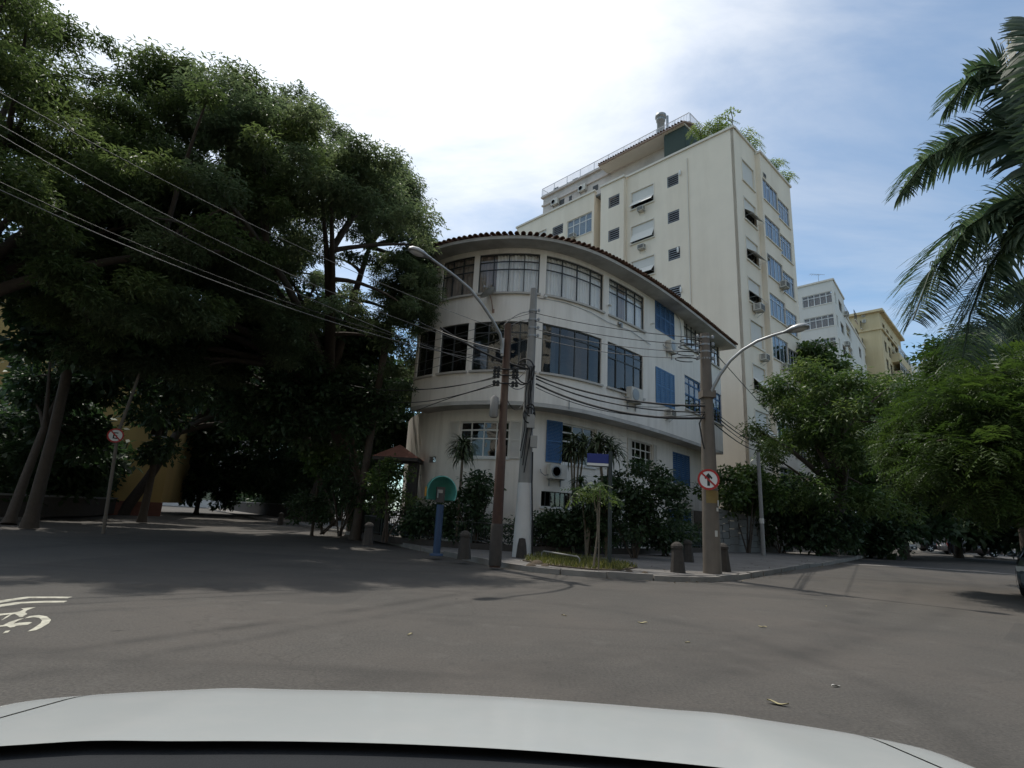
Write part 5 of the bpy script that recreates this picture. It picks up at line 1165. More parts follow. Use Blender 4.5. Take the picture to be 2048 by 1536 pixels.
# public telephone hood
b6 = gpv(873, 1110); D6 = math.hypot(b6[0], b6[1]); tel = thing('telephone_hood', 'public telephone under a green egg shaped hood on a blue post', 'telephone booth', b6)
zc = pt(872, 985, D6)[2]; tel.rotation_euler = (0, 0, R(12))
m_ = MB(); m_.tube([(0, .05, -.03), (0, .05, zc - .35 - PV)], .11, 14); m_.lathe((0, .05, 0), [(.2, -.02), (.2, .03), (.12, .05)], 14); m_.build('post', 'phone_blue', tel, False)
m_ = MB(); rx, ry, rz_ = .48, .52, .52; vs = []; nu, nv = 20, 14
for th_ in (1.0, .94):
    for j in range(nv + 1):
        ph_ = -.15 * PI + (.65 * PI) * j / nv
        for i in range(nu + 1):
            a_ = -.12 * PI + 1.24 * PI * i / nu; vs.append((rx * th_ * math.cos(ph_) * math.cos(a_), .1 + ry * th_ * math.cos(ph_) * math.sin(a_), zc - PV + rz_ * th_ * math.sin(ph_) * (1 if ph_ > 0 else .9)))
fs = []; K = (nu + 1) * (nv + 1)
for j in range(nv):
    for i in range(nu):
        a_ = j * (nu + 1) + i; fs += [(a_, a_ + 1, a_ + nu + 2, a_ + nu + 1), (K + a_ + nu + 1, K + a_ + nu + 2, K + a_ + 1, K + a_)]
for j in range(nv):
    for i in (0, nu): a_ = j * (nu + 1) + i; fs.append((a_, a_ + nu + 1, K + a_ + nu + 1, K + a_))
for i in range(nu): fs.append((i, i + 1, K + i + 1, K + i))
m_.add(vs, fs, True); m_.build('hood', 'phone_shell', tel, False)
m_ = MB(); m_.box(-.13, .13, .22, .36, zc - PV - .28, zc - PV + .18); m_.build('telephone', 'ac_dark', tel, False); m_ = MB(); m_.box(-.06, .06, .21, .218, zc - PV, zc - PV + .1); m_.tube([(-.09, .17, zc - PV - .15), (-.09, .17, zc - PV + .1)], .025, 8); m_.build('handset', 'metal_grey', tel, False)
m_ = MB()
for i in range(4): a_ = PI * (.94 + .05 * i); m_.obox((rx * 1.015 * math.cos(a_) , .1 + ry * 1.015 * math.sin(a_), zc - PV + .02), (math.sin(a_), -math.cos(a_), 0), (math.cos(a_), math.sin(a_), 0), (0, 0, 1), .04, .004, .14)
m_.build('sticker', 'orange_sticker', tel, False)
# left no-parking sign on a leaning post
bL = pt(212, 1040, 25.0); cL = pt(232, 871, 25.0)
lp = thing('sign_post', 'grey sign post in the shade under the big trees', 'post', (bL[0], bL[1], 0.0)); m_ = MB(); m_.tube([(bL[0], bL[1], 0), (cL[0], cL[1] + .08, cL[2] + .1), (cL[0] + .35, cL[1] + .2, cL[2] + 3.2)], [.06, .055, .05], 10); m_.build('pole', 'brown_concrete', lp)
round_sign('road_sign', 'round no parking sign with a barred letter E under the big trees', 231, 871, 24.85, .26, 'E')

# ================================================================== FENCE AND GARDEN KERB
fen = Path([fac.pos(a, 1.15) for a in np.linspace(3.0, fac.len - 1.0, 80)])
fn = thing('garden_fence', 'dark metal garden fence with pale top rail on a low kerb round the house', 'fence', (fen.pos(fen.len / 2)[0], fen.pos(fen.len / 2)[1], 0))
m_ = MB(); pbox(m_, fen, 0, fen.len, .1, .34, -.1, .1, .4); m_.build('low_wall', 'stone_dark', fn)
m_ = MB(); pbox(m_, fen, 0, fen.len, 1.05, 1.075, -.015, .015, .4); m_.build('top_rail', 'wire_pale', fn); m_ = MB(); pbox(m_, fen, 0, fen.len, .42, .445, -.015, .015, .4); m_.build('bottom_rail', 'sign_pole', fn)
m_ = MB(); a = 0.1
while a < fen.len: pbox(m_, fen, a - .009, a + .009, .445, 1.049, -.009, .009); a += .125
o = m_.build('bars', 'sign_pole', fn); o['kind'] = 'stuff'
a = 0.3
while a < fen.len:
    m_ = MB(); pbox(m_, fen, a - .03, a + .03, .341, 1.2, -.03, .03); m_.build('post', 'sign_pole', fn); a += 2.2
# stone wall and steps right of the house
wl_ = Path([pt(1432, 1092, 31)[:2], pt(1500, 1095, 33)[:2], pt(1585, 1090, 40)[:2]]); sw = thing('stone_wall', 'grey rubble garden wall stepping down behind the slim post', 'wall', (*wl_.pos(3), 0)); 
rw = random.Random(3); hs = lambda s_: 2.3 - 1.2 * (s_ / wl_.len)
a = 0.0
while a < wl_.len:
    z = .1; b_ = a + rw.uniform(.45, .8)
    while z < hs(a) - .1:
        h = rw.uniform(.25, .42); m_ = MB(); pbox(m_, wl_, a + .015, min(b_, wl_.len) - .015, z + .012, min(z + h, hs(a)) - .012, -.25, rw.uniform(-.03, .05)); m_.build('stone', 'grey_wall', sw); z += h
    a = b_
m_ = MB(); pbox(m_, wl_, 0, wl_.len, .05, .9, -.24, -.06); m_.build('mortar', 'stone_dark', sw)

# ================================================================== OVERHEAD WIRES
def wire(a, b_, sag, rad, mat, label, group, n=16):
    pts = wire_pts(a, b_, sag, n); m2 = MB(); m2.tube(pts, rad, 5, cap=False); o = m2.build('overhead_wire', mat); tag(o, label, 'wire', group)
LA = 'thin pale power wire strung between the concrete pole and the brown pole'
for k, (y0, y1) in enumerate([(626, 676), (642, 690), (658, 704), (674, 716)]): wire(pt(1070, y0, D2 - .1), pt(1402, y1, D3 - .1), .12 + .03 * k, .012, 'wire_pale' if k > 1 else 'wire_black', LA, 'power wires between the two concrete poles')
LB = 'thick black communication cable sagging between the concrete pole and the brown pole'
for k, (y0, y1, r_) in enumerate([(752, 812, .03), (758, 824, .02), (768, 836, .035), (775, 828, .012), (756, 806, .01)]): wire(pt(1072, y0, D2 - .25), pt(1410, y1, D3 - .25), .25 + .05 * k, r_, 'wire_black', LB, 'communication cables on the corner')
LC = 'pale power wire running from the concrete pole down the left side street'
for k, (y0, x1, y1) in enumerate([(626, 560, 742), (642, 560, 764), (660, 540, 788), (676, 520, 812)]): wire(pt(1062, y0, D2 - .1), pt(x1, y1, 46), .35, .011, 'wire_pale', LC, 'power wires along the left street')
LD = 'pale overhead wire rising from the rusty pole over the road past the big trees'
for k, (y0, x1, y1, dd_) in enumerate([(706, -260, 96, 13.5), (742, -260, 112, 13.2), (722, -260, 236, 13.5), (728, -260, 254, 13.4), (660, 0, 185, 12.5)]): wire(pt(1004, y0, D1), pt(x1, y1, dd_), .55 if k < 4 else .3, .007 if k != 3 else .009, 'wire_pale' if k != 2 else 'wire_black', LD, 'wires crossing the road from the rusty pole')
LE = 'black cable running from the brown pole along the right hand street'
for k, (y0, x1, y1, r_) in enumerate([(812, 1530, 880, .012), (818, 1528, 888, .02), (824, 1526, 896, .015), (836, 1524, 902, .02), (690, 1560, 850, .014)]): wire(pt(1416, y0, D3 + .1), pt(x1, y1, 36), .25 if k < 4 else .02, r_, 'wire_black', LE, 'cables along the right street')
wire(pt(880, 655, D1 + 2), pt(1056, 738, D2 - .3), .15, .035, 'wire_black', 'thick black cable from the shaded trees to the coil on the concrete pole', None)
wire(pt(830, 640, D1 + 3), pt(1000, 700, D1), .1, .02, 'wire_black', 'thin black cable joining the rusty pole from the shaded trees', None)
LF = 'thin black service cable drooping between the rusty pole and the concrete pole'
for (x0, y0, x1, y1, sg) in [(1005, 752, 1052, 770, .25), (1005, 770, 1050, 800, .5), (1008, 650, 1066, 625, -.15), (1008, 660, 1064, 640, -.1), (1006, 745, 1054, 735, .3)]: wire(pt(x0, y0, D1), pt(x1, y1, D2 - .2), sg, .012, 'wire_black', LF, 'service cables between the poles')
LG = 'thin black service cable from the rusty pole to the left street'
for (y0, x1, y1, sg) in [(752, 800, 775, .2), (765, 760, 800, .3), (770, 815, 830, -.1), (755, 700, 770, .3)]: wire(pt(996, y0, D1), pt(x1, y1, 24), sg, .014, 'wire_black', LG, 'service cables to the left street')
# ================================================================== TREES
def above(y_px_list, dist):         # z of a pixel at a distance
    return pt(*y_px_list, dist)[2]
# big feathery tree on the left, its crown arching over the side street
OUT = [azel(*q) for q in [(-300, -200), (120, -20), (230, 40), (330, 72), (440, 110), (550, 155), (640, 172), (705, 190), (745, 225), (790, 270), (825, 345), (842, 420), (862, 470), (888, 520), (895, 590)]]
OAZ = [q[0] for q in OUT]; OEL = [q[1] for q in OUT]
def over(p, r=.9):                       # keeps a crown below the outline that the tree shows against the sky
    D_ = math.hypot(p[0], p[1]); a_ = math.atan2(p[0], p[1]); return (p[2] - CAMH + r * .75) / D_ > np.interp(a_, OAZ, OEL) or a_ + r / D_ > OAZ[-1]
gap = lambda p: R(-21) < math.atan2(p[0], p[1]) < R(-12) and .36 < (p[2] - CAMH) / math.hypot(p[0], p[1]) < .53 and random.random() < .66
cl1 = shell_clusters((-9.6, 21.0, 11.2), (8.6, 7.0, 9.0), 430, .5, 1.15, top=.5, inner=.34, lumps=3.5, cut=lambda p: p[2] < 6.2 or over(p, .95) or gap(p))
cl1 += shell_clusters((pt(800, 430, 22)[0], 22.0, 12.2), (2.4, 2.6, 4.4), 34, .55, .95, top=.3, cut=lambda p: over(p, .7) or gap(p))
cl1 = [(x, y, z, r * (.62 if (R(-22) < math.atan2(x, y) < R(-11.5) and .33 < (z - CAMH) / math.hypot(x, y) < .55) else 1)) for x, y, z, r in cl1]
tree('rain_tree', 'huge spreading feathery tree arching above the side street left of the white house', (-8.1, 31.4, PV), (-9.0, 26.5, 7.0), cl1, 1150, .185, 'leaf_rain', 'long', outw=.3, r0=.42, nl=80, flat=.5, up=.75, droop=.25)
cl2 = shell_clusters((-15.8, 15.0, 11.4), (7.6, 5.4, 6.8), 280, .5, 1.1, top=.45, inner=.3, lumps=4, cut=lambda p: p[2] < 6.3 or over(p, .9))
tree('rain_tree', 'tall yellowish green feathery tree at the far end of the shaded pavement', (-21.2, 19.4, PV), (-19.2, 17.0, 6.4), cl2, 1150, .18, 'leaf_left', 'long', outw=.3, r0=.4, nl=50, flat=.5, up=.75, droop=.25)
# understorey on the left
def under(px, py, D, rad, n, label, mat='leaf_dark', leaf=.34, base=None, per=240, r0=.18, name='garden_tree', templ='simple', rm=(.7, 1.2), nl=22, group=None):
    c = pt(px, py, D); cl = shell_clusters(c, rad, n, *rm, top=.2, inner=.4, cut=lambda p: p[2] < 1.3)
    b_ = base if base is not None else (c[0], c[1] + .2, PV)
    return tree(name, label, b_, (b_[0] * .6 + c[0] * .4, b_[1] * .6 + c[1] * .4, max(1.6, c[2] - rad[2] * .55)), cl, per, leaf, mat, templ, r0=r0, nl=nl, group=group)
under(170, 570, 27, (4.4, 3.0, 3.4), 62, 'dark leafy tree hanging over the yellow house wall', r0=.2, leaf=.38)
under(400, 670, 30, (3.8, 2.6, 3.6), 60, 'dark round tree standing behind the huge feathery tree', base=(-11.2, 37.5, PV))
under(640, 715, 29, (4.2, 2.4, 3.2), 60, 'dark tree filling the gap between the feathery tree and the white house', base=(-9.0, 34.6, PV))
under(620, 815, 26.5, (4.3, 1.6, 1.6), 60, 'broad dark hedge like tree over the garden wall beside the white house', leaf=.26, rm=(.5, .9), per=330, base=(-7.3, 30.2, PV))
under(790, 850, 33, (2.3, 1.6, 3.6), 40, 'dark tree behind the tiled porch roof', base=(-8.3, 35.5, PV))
under(395, 950, 66, (5, 4, 4.2), 40, 'low dark tree at the far end of the left side street', leaf=.5, per=120, rm=(1.1, 1.8), base=(-38, 58, PV))
under(818, 585, 23.2, (1.2, 1.0, 1.7), 26, 'leafy climbing tree against the left end of the white house', mat='leaf_rain', leaf=.3, rm=(.45, .8), per=380, templ='spray', base=(-6.4, 24.6, PV))
under(130, 800, 34, (2.6, 2, 3.0), 34, 'slender dark tree in front of the yellow house', base=(pt(30, 1000, 30)[0], pt(30, 1000, 30)[1], PV))
under(330, 790, 36, (1.6, 1.4, 3.6), 26, 'narrow dark tree beside the yellow house window')
under(640, 920, 27, (1.4, 1.0, 1.2), 18, 'pale young shrub tree in front of the dark hedge', mat='leaf_mango', leaf=.2, rm=(.4, .7), per=360, r0=.06, nl=10)
for k, (cx_, cy_, bx_, by_) in enumerate([(-19, 40, -27.5, 41), (-27, 56, -37, 57), (-14, 46, -15.5, 44)]):  # dark crowns added to shade the side street and close its view
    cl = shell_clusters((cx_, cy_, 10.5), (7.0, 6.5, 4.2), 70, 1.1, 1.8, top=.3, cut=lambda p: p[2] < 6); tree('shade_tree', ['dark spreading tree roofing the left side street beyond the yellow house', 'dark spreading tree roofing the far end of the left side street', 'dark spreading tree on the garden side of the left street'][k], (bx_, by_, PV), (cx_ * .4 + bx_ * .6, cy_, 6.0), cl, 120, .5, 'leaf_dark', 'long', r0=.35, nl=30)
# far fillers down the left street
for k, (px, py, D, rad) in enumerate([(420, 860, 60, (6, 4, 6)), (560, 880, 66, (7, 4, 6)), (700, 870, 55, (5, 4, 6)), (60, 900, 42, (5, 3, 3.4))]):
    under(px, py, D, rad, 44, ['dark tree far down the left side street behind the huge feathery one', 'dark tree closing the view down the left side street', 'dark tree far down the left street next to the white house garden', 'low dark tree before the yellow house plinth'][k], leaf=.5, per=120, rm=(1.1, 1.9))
# ---- right side
c4 = pt(1664, 882, 36.5)
cl4 = shell_clusters(c4, (4.2, 4.2, 4.6), 112, .7, 1.25, top=.3, inner=.3, cut=lambda p: p[2] < 2.3)
tree('mango_tree', 'dense round tree with glossy leaves on the pavement beside the beige tower', (pt(1655, 1108, 36)[0], pt(1655, 1108, 36)[1], PV), (c4[0] + .3, c4[1], 3.3), cl4, 420, .27, 'leaf_mango', 'long', outw=.45, r0=.36, nl=40, flat=.75, up=.5, droop=.45)
under(1622, 728, 52, (2.0, 2, 2.2), 22, 'light green tree rising between the tower and the white building', mat='leaf_mango', leaf=.4, per=200, rm=(.8, 1.3), base=(pt(1650, 1090, 52)[0], pt(1650, 1090, 52)[1], PV), nl=14)
under(1745, 830, 60, (2.2, 2.0, 2.8), 22, 'thin pale green tree before the ochre building', mat='leaf_mango', leaf=.42, per=120, rm=(.8, 1.2), base=(pt(1745, 1085, 60)[0], pt(1745, 1085, 60)[1], PV), nl=14)
# feathery trees on the right
c5 = pt(2015, 885, 19)
cl5 = shell_clusters(c5, (2.8, 2.6, 2.1), 76, .5, .85, top=.15, inner=.35, cut=lambda p: p[2] < 2.3 or math.atan2(p[0], p[1]) < R(35.5))
cl5 += shell_clusters(pt(1850, 905, 19.5), (.9, 1.0, 1.3), 12, .35, .6)
tree('flame_tree', 'feathery bright green tree leaning over the right hand street', (pt(2120, 1100, 22)[0], pt(2120, 1100, 22)[1], 0.0), (pt(2060, 1000, 21)[0], pt(2060, 1000, 21)[1], 3.4), cl5, 330, .44, 'leaf_bright', 'pinnate', r0=.2, nl=40, flat=.45, up=.85, droop=.25, bark='pale_bark', sag=.05)
cl6 = shell_clusters(pt(2030, 800, 26), (3.4, 3.0, 2.2), 46, .6, 1.0, top=.2, cut=lambda p: p[2] < 3)
tree('flame_tree', 'taller feathery tree behind the bright green one under the palm', (pt(2060, 1100, 28)[0], pt(2060, 1100, 28)[1], PV), (pt(2030, 900, 27)[0], pt(2030, 900, 27)[1], 4.8), cl6, 280, .5, 'leaf_bright', 'spray', r0=.24, nl=24, flat=.5, up=.8)
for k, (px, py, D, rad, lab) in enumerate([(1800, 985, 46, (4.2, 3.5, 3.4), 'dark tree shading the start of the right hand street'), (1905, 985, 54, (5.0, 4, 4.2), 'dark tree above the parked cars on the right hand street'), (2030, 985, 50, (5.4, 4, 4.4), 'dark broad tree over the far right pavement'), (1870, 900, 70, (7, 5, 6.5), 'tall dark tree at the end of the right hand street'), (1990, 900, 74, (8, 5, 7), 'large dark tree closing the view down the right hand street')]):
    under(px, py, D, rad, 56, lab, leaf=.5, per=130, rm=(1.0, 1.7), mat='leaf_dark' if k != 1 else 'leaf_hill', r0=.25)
# bushes round the house
def bsh(px, py, D, rad, n, label, mat='leaf_dark', leaf=.16, per=520, rm=(.28, .5), templ='simple', name='garden_bush'):
    c = pt(px, py, D); cl = shell_clusters(c, rad, n, *rm, top=.2, inner=.45, cut=lambda p: p[2] < .35)
    return bush(name, label, (c[0], c[1], PV), cl, per, leaf, mat, templ)
bsh(1270, 1012, 20.8, (1.75, .8, 1.5), 95, 'big round dark bush behind the fence in front of the white window')
bsh(1175, 1050, 20.6, (1.0, .6, .8), 30, 'low dark bush at the foot of the long leaved plants')
bsh(955, 1005, 20.9, (.95, .6, 1.1), 38, 'dark bush behind the rusty pole inside the fence')
bsh(1100, 1065, 20.9, (1.2, .5, .7), 34, 'low dark hedge bush under the basement window')
bsh(1330, 1075, 23.5, (1.2, .5, .6), 26, 'low dark hedge bush before the blue garage door')
bsh(780, 985, 22.5, (1.3, .7, 1.1), 36, 'speckled shrub under the tiled porch roof', mat='leaf_mango', leaf=.14)
bsh(870, 1050, 21.6, (1.3, .6, .8), 34, 'dark hedge behind the telephone hood')
bsh(650, 1020, 27, (2.0, .8, .9), 34, 'low dark shrub along the shaded garden edge')
bsh(690, 985, 25.5, (1.7, .7, 1.5), 36, 'dark shrub left of the porch under the hedge tree')
bsh(1490, 985, 32, (2.2, 1.2, 1.3), 54, 'sunlit light green hedge above the rubble wall', mat='leaf_mango', leaf=.24, per=300, rm=(.4, .7))
bsh(1560, 1010, 35, (2.2, 1.2, 1.7), 50, 'darker hedge beside the round glossy tree', mat='leaf_dark', leaf=.26, per=280, rm=(.45, .8))
bsh(1640, 1060, 35.5, (2.8, 1.0, 1.2), 44, 'dark undergrowth beneath the round glossy tree', leaf=.26, per=280, rm=(.45, .8))
bsh(1740, 1070, 41, (3.0, 1.2, 1.2), 40, 'dark low hedge along the right hand street', leaf=.3, per=220, rm=(.5, .9))
hp = Path([fac.pos(a, .55) for a in np.linspace(3.5, fac.len - 4.5, 60)]); cl = []
for a in np.arange(0, hp.len, .33):
    q = hp.pos(a, NP.uniform(-.15, .15)); cl.append((q[0], q[1], NP.uniform(.45, .75), NP.uniform(.3, .42))); q = hp.pos(a, NP.uniform(-.15, .2)); cl.append((q[0], q[1], NP.uniform(.9, 1.45), NP.uniform(.28, .42)))
q = hp.pos(hp.len / 2); bush('garden_hedge', 'long dense dark hedge just inside the metal garden fence', (q[0], q[1], PV), cl, 620, .13, 'leaf_dark', cat='hedge', stems=14)
def long_hedge(path, zs, r0_, r1_, per, leaf, label, wall_h, wlabel):
    cl_ = []
    for a in np.arange(0, path.len, r0_ * 1.0):
        for z in zs: q_ = path.pos(a, NP.uniform(-.3, .3)); cl_.append((q_[0], q_[1], z * NP.uniform(.9, 1.12), NP.uniform(r0_, r1_)))
    q_ = path.pos(path.len / 2); bush('garden_hedge', label, (q_[0], q_[1], PV), cl_, per, leaf, 'leaf_dark', cat='hedge', stems=14)
    t = thing('garden_wall', wlabel, 'wall', (q_[0], q_[1], 0)); m2 = MB(); pbox(m2, path, 0, path.len, .1, wall_h, .75, .95, 1.0); m2.build('panel', 'stone_dark', t); m2 = MB(); pbox(m2, path, 0, path.len, wall_h + .002, wall_h + .1, .7, 1.0, 1.0); m2.build('coping', 'grey_wall', t)
long_hedge(Path([kerb.pos(a, -3.6) for a in np.linspace(2, 66, 30)]), (1.4, 2.4, 3.5, 4.8, 6.0), .75, 1.1, 150, .32, 'tall dark hedge along the garden wall of the left side street', 1.3, 'low dark garden wall under the tall hedge of the left side street')
long_hedge(Path([(-34, 20.0), (-24.6, 22.4), (-23.6, 27), (-25.6, 34), (-33.5, 50), (-47, 70)]), (1.2, 2.3, 3.4, 4.6), .75, 1.1, 150, .32, 'dark hedge round the yellow house garden across the side street', 1.1, 'low dark wall under the hedge of the yellow house garden')
# long-leaved plants (rosettes on stems)
def rosette(root, c, n, ln, w, mat, name='leaf_rosette', droop=.9, rng=NP, seg=5, up0=.9):
    V, Fq, lv = [], [], []
    for i in range(n):
        a = rng.uniform(0, 2 * PI); e0 = rng.uniform(-.1, up0) if i % 3 else rng.uniform(.6, 1.3); L_ = ln * rng.uniform(.75, 1.15); p = np.array(c, float) + rng.normal(0, .02, 3); k0 = len(V); hd = np.array([math.cos(a), math.sin(a), 0]); sd_ = np.array([-math.sin(a), math.cos(a), 0]); e = e0; l_ = rng.uniform(.2, .9)
        for j in range(seg + 1):
            ww = w * math.sin(PI * (.15 + .83 * j / seg)); V += [p + sd_ * ww, p - sd_ * ww]; p = p + (hd * math.cos(e) + np.array([0, 0, math.sin(e)])) * L_ / seg; e -= droop * 2.0 / seg
        for j in range(seg): q = k0 + 2 * j; Fq.append((q, q + 2, q + 3, q + 1)); lv.append(l_)
    me = quads_mesh(name, np.array(V), np.array(Fq), np.array(lv), mat); o = bpy.data.objects.new(name, me); COL.objects.link(o); o.parent = root; return o
def dracaena(px, py, D, label, n=3, ln=.6, spread=.25, mat='leaf_yuc', ztop=None):
    c = pt(px, py, D); t = thing('dracaena_plant', label, 'plant', (c[0], c[1], PV)); m2 = MB()
    for k in range(n):
        e = np.array([random.uniform(-spread, spread), random.uniform(-.15, .15), c[2] - PV + random.uniform(-.35, .35) * (k > 0)]); m2.tube([(0, 0, 0), (e[0] * .3, e[1] * .3, e[2] * .5), e], [.05, .04, .03], 6); rosette(t, e, 46, ln, .035, mat)
        rosette(t, e - (0, 0, .25), 24, ln, .03, mat, droop=1.2)
    m2.build('stem', 'pale_bark', t, False); return t
dracaena(926, 892, 21.0, 'pale long leaved plant before the wide white sash window', 3, .78)
dracaena(1152, 885, 21.0, 'tall long leaved plant beside the open blue shutter', 4, .7, .38)
dracaena(1214, 888, 20.7, 'long leaved plant rising behind the street name plate', 4, .75, .35)
dracaena(1175, 985, 20.2, 'dark long leaved plant low behind the young street tree', 4, .55, .5, 'leaf_dark')
# young street tree with its support stake
b7 = gpv(1196, 1141); D7 = math.hypot(b7[0], b7[1]); yt = thing('young_tree', 'young thin street tree with pale forked stem in the grass patch', 'tree', b7)
m_ = MB()
for pts_, r_ in [([(1187, 1132), (1192, 1095), (1196, 1060), (1195, 1020)], .028), ([(1195, 1020), (1200, 1000), (1199, 985)], .02), ([(1193, 1025), (1189, 1005), (1186, 985)], .014), ([(1194, 1022), (1196, 1000), (1194, 982)], .012)]:
    m_.tube([pt(x, y, D7) for x, y in pts_], r_, 6)
m_.build('trunk', 'pale_bark', yt)
pts_ = np.array([pt(x, y, D7) + NP.normal(0, .06, 3) for x, y in [(1195, 978), (1185, 982), (1175, 980), (1165, 976), (1155, 980), (1200, 975), (1208, 985), (1190, 970), (1180, 972), (1215, 984), (1225, 990), (1150, 984), (1197, 985), (1203, 980), (1222, 998), (1170, 985)] for _ in range(4)])
me = leaf_mesh('crown', 'leaf_mango', pts_ - np.array(yt.location), .34, 'pinnate', up=.8, droop=.3); o = bpy.data.objects.new('crown', me); COL.objects.link(o); o.parent = yt
st_ = gpv(1197, 1141); m_ = MB(); tp_ = pt(1200, 975, D7 - .03); m_.tube([(st_[0], st_[1], .1), pt(1198, 1060, D7 - .05), tp_], .018, 6); tag(m_.build('support_stake', 'pale_bark'), 'thin wooden stake tied to the young street tree', 'stake')
# planted patch with soil and grass
pp = [(1045, 1122), (1075, 1114), (1120, 1112), (1180, 1120), (1230, 1127), (1275, 1136), (1240, 1142), (1180, 1140), (1120, 1134), (1075, 1128)]
poly = [gpv(x, y)[:2] for x, y in pp]; m_ = MB(); m_.prism([tuple(p) for p in poly][::-1], PV + .002, PV + .03); tag(m_.build('soil_patch', 'soil'), 'bare earth planting patch in the corner pavement', None, None, 'structure')
q_ = []
from mathutils.geometry import intersect_point_line
def inpoly(p, P_):
    r_ = False
    for i in range(len(P_)):
        a, b_ = P_[i], P_[i - 1]
        if (a[1] > p[1]) != (b_[1] > p[1]) and p[0] < (b_[0] - a[0]) * (p[1] - a[1]) / (b_[1] - a[1]) + a[0]: r_ = not r_
    return r_
pa = np.array(poly)
while len(q_) < 2600:
    p = NP.uniform(pa.min(0), pa.max(0))
    if inpoly(p, poly): q_.append((p[0], p[1], PV + .03))
g_ = np.array(q_); n = len(g_); a_ = NP.uniform(0, 2 * PI, n); h_ = NP.uniform(.05, .17, n); w_ = .012
d_ = np.stack([np.cos(a_), np.sin(a_), np.zeros(n)], 1); ln_ = np.stack([NP.normal(0, .05, n), NP.normal(0, .05, n), h_], 1)
V = np.stack([g_ - d_ * w_, g_ + d_ * w_, g_ + d_ * w_ * .4 + ln_, g_ - d_ * w_ * .4 + ln_], 1).reshape(-1, 3); Fq = np.arange(4 * n).reshape(-1, 4)
o = bpy.data.objects.new('grass', quads_mesh('grass', V, Fq, NP.uniform(0, 1, n), 'grass')); COL.objects.link(o); tag(o, 'dry yellowish grass tufts in the planting patch', 'grass', None, 'stuff')
gr_ = thing('tree_guard', 'low bent metal hoop rail beside the grass patch', 'rail', gpv(1120, 1120)); m_ = MB(); qa, qb = gpv(1083, 1121), gpv(1159, 1135); h = .22
m_.tube([qa, qa + (0, 0, h), qa + (.06, 0, h + .05), qb + (-.06, 0, h + .05), qb + (0, 0, h), qb], .022, 7); m_.build('hoop', 'concrete_pole', gr_)
# stones and dirt heaps at the pole feet
for i, (x, y, r_) in enumerate([(1075, 1128, .16), (1062, 1132, .12), (1090, 1132, .1), (1258, 1143, .09), (1290, 1146, .08)]):
    p = gpv(x, y); m_ = MB(); m_.lathe(p + (0, 0, -.02), [(r_ * 1.3, 0), (r_ * 1.1, r_ * .3), (r_ * .6, r_ * .7), (.02, r_ * .8)], 9); tag(m_.build('earth_heap', 'soil'), 'small heap of dark earth and roots beside the grass patch', 'earth', 'earth heaps by the grass patch')
# ---- palms
def frond(root, pts, half, n, mat, rng=NP, droop=.55, lw=.02, name='frond'):
    """pts: world polyline of the rachis from base to tip; leaflets hang on both sides"""
    pts = [np.asarray(p, float) for p in pts]; q = np.array(pts); d = np.linalg.norm(np.diff(q, axis=0), axis=1); c = np.concatenate([[0], np.cumsum(d)]); 
    def at_(t): s_ = t * c[-1]; return np.array([np.interp(s_, c, q[:, k]) for k in range(3)])
    V, Fq, lv = [], [], []
    for i in range(n):
        t = .06 + .94 * i / (n - 1); p = at_(t); tg = at_(min(t + .03, 1)) - at_(max(t - .03, 0)); tg /= np.linalg.norm(tg) + 1e-9; sd_ = np.cross(tg, (0, 0, 1)); sd_ /= np.linalg.norm(sd_) + 1e-9; upv = np.cross(sd_, tg)
        L_ = half * (math.sin(PI * (.12 + .80 * t)) ** .7) * rng.uniform(.8, 1.1)
        for s_ in (1, -1):
            for lay in range(2):
                dirv = (sd_ * s_ * .75 + upv * rng.uniform(.35, .65) + tg * .55) if lay else (sd_ * s_ * .7 - upv * rng.uniform(.1, .5) + tg * .45)
                dirv /= np.linalg.norm(dirv); k0 = len(V); pp_ = p.copy(); v = dirv; seg = 4; l_ = rng.uniform(.1, .9); wv = np.cross(dirv, sd_ * s_ + upv * .3); wv = tg * .75 + np.array([0, 0, .35])
                for j in range(seg + 1):
                    w = lw * (.55 + 1.8 * (j / seg) * (1 - j / seg)) * (1 - .7 * (j / seg) ** 3); V += [pp_ + wv * w, pp_ - wv * w]; pp_ = pp_ + v * L_ / seg; v = v + np.array([0, 0, -droop * rng.uniform(.6, 1.2)]); v /= np.linalg.norm(v)
                for j in range(seg): k = k0 + 2 * j; Fq.append((k, k + 2, k + 3, k + 1)); lv.append(l_)
    off = np.array(chain_loc(root)); me = quads_mesh(name, np.array(V) - off, np.array(Fq), np.array(lv), mat); o = bpy.data.objects.new(name, me); COL.objects.link(o); o.parent = root
    m2 = MB(); m2.tube(pts, list(np.linspace(.045, .012, len(pts))), 6); m2.build('rachis', mat, o); return o
PD = 12.5
hc = pt(2170, 430, PD); pb = (hc[0] + .2, hc[1], 0.0)
pm = thing('palm_tree', 'large plumed palm whose drooping fronds hang in from the right', 'palm', pb)
m_ = MB(); m_.tube([(pb[0], pb[1], 0), (pb[0], pb[1], hc[2] * .5), (hc[0], hc[1], hc[2])], [.24, .19, .15], 12); m_.build('trunk', 'pale_bark', pm)
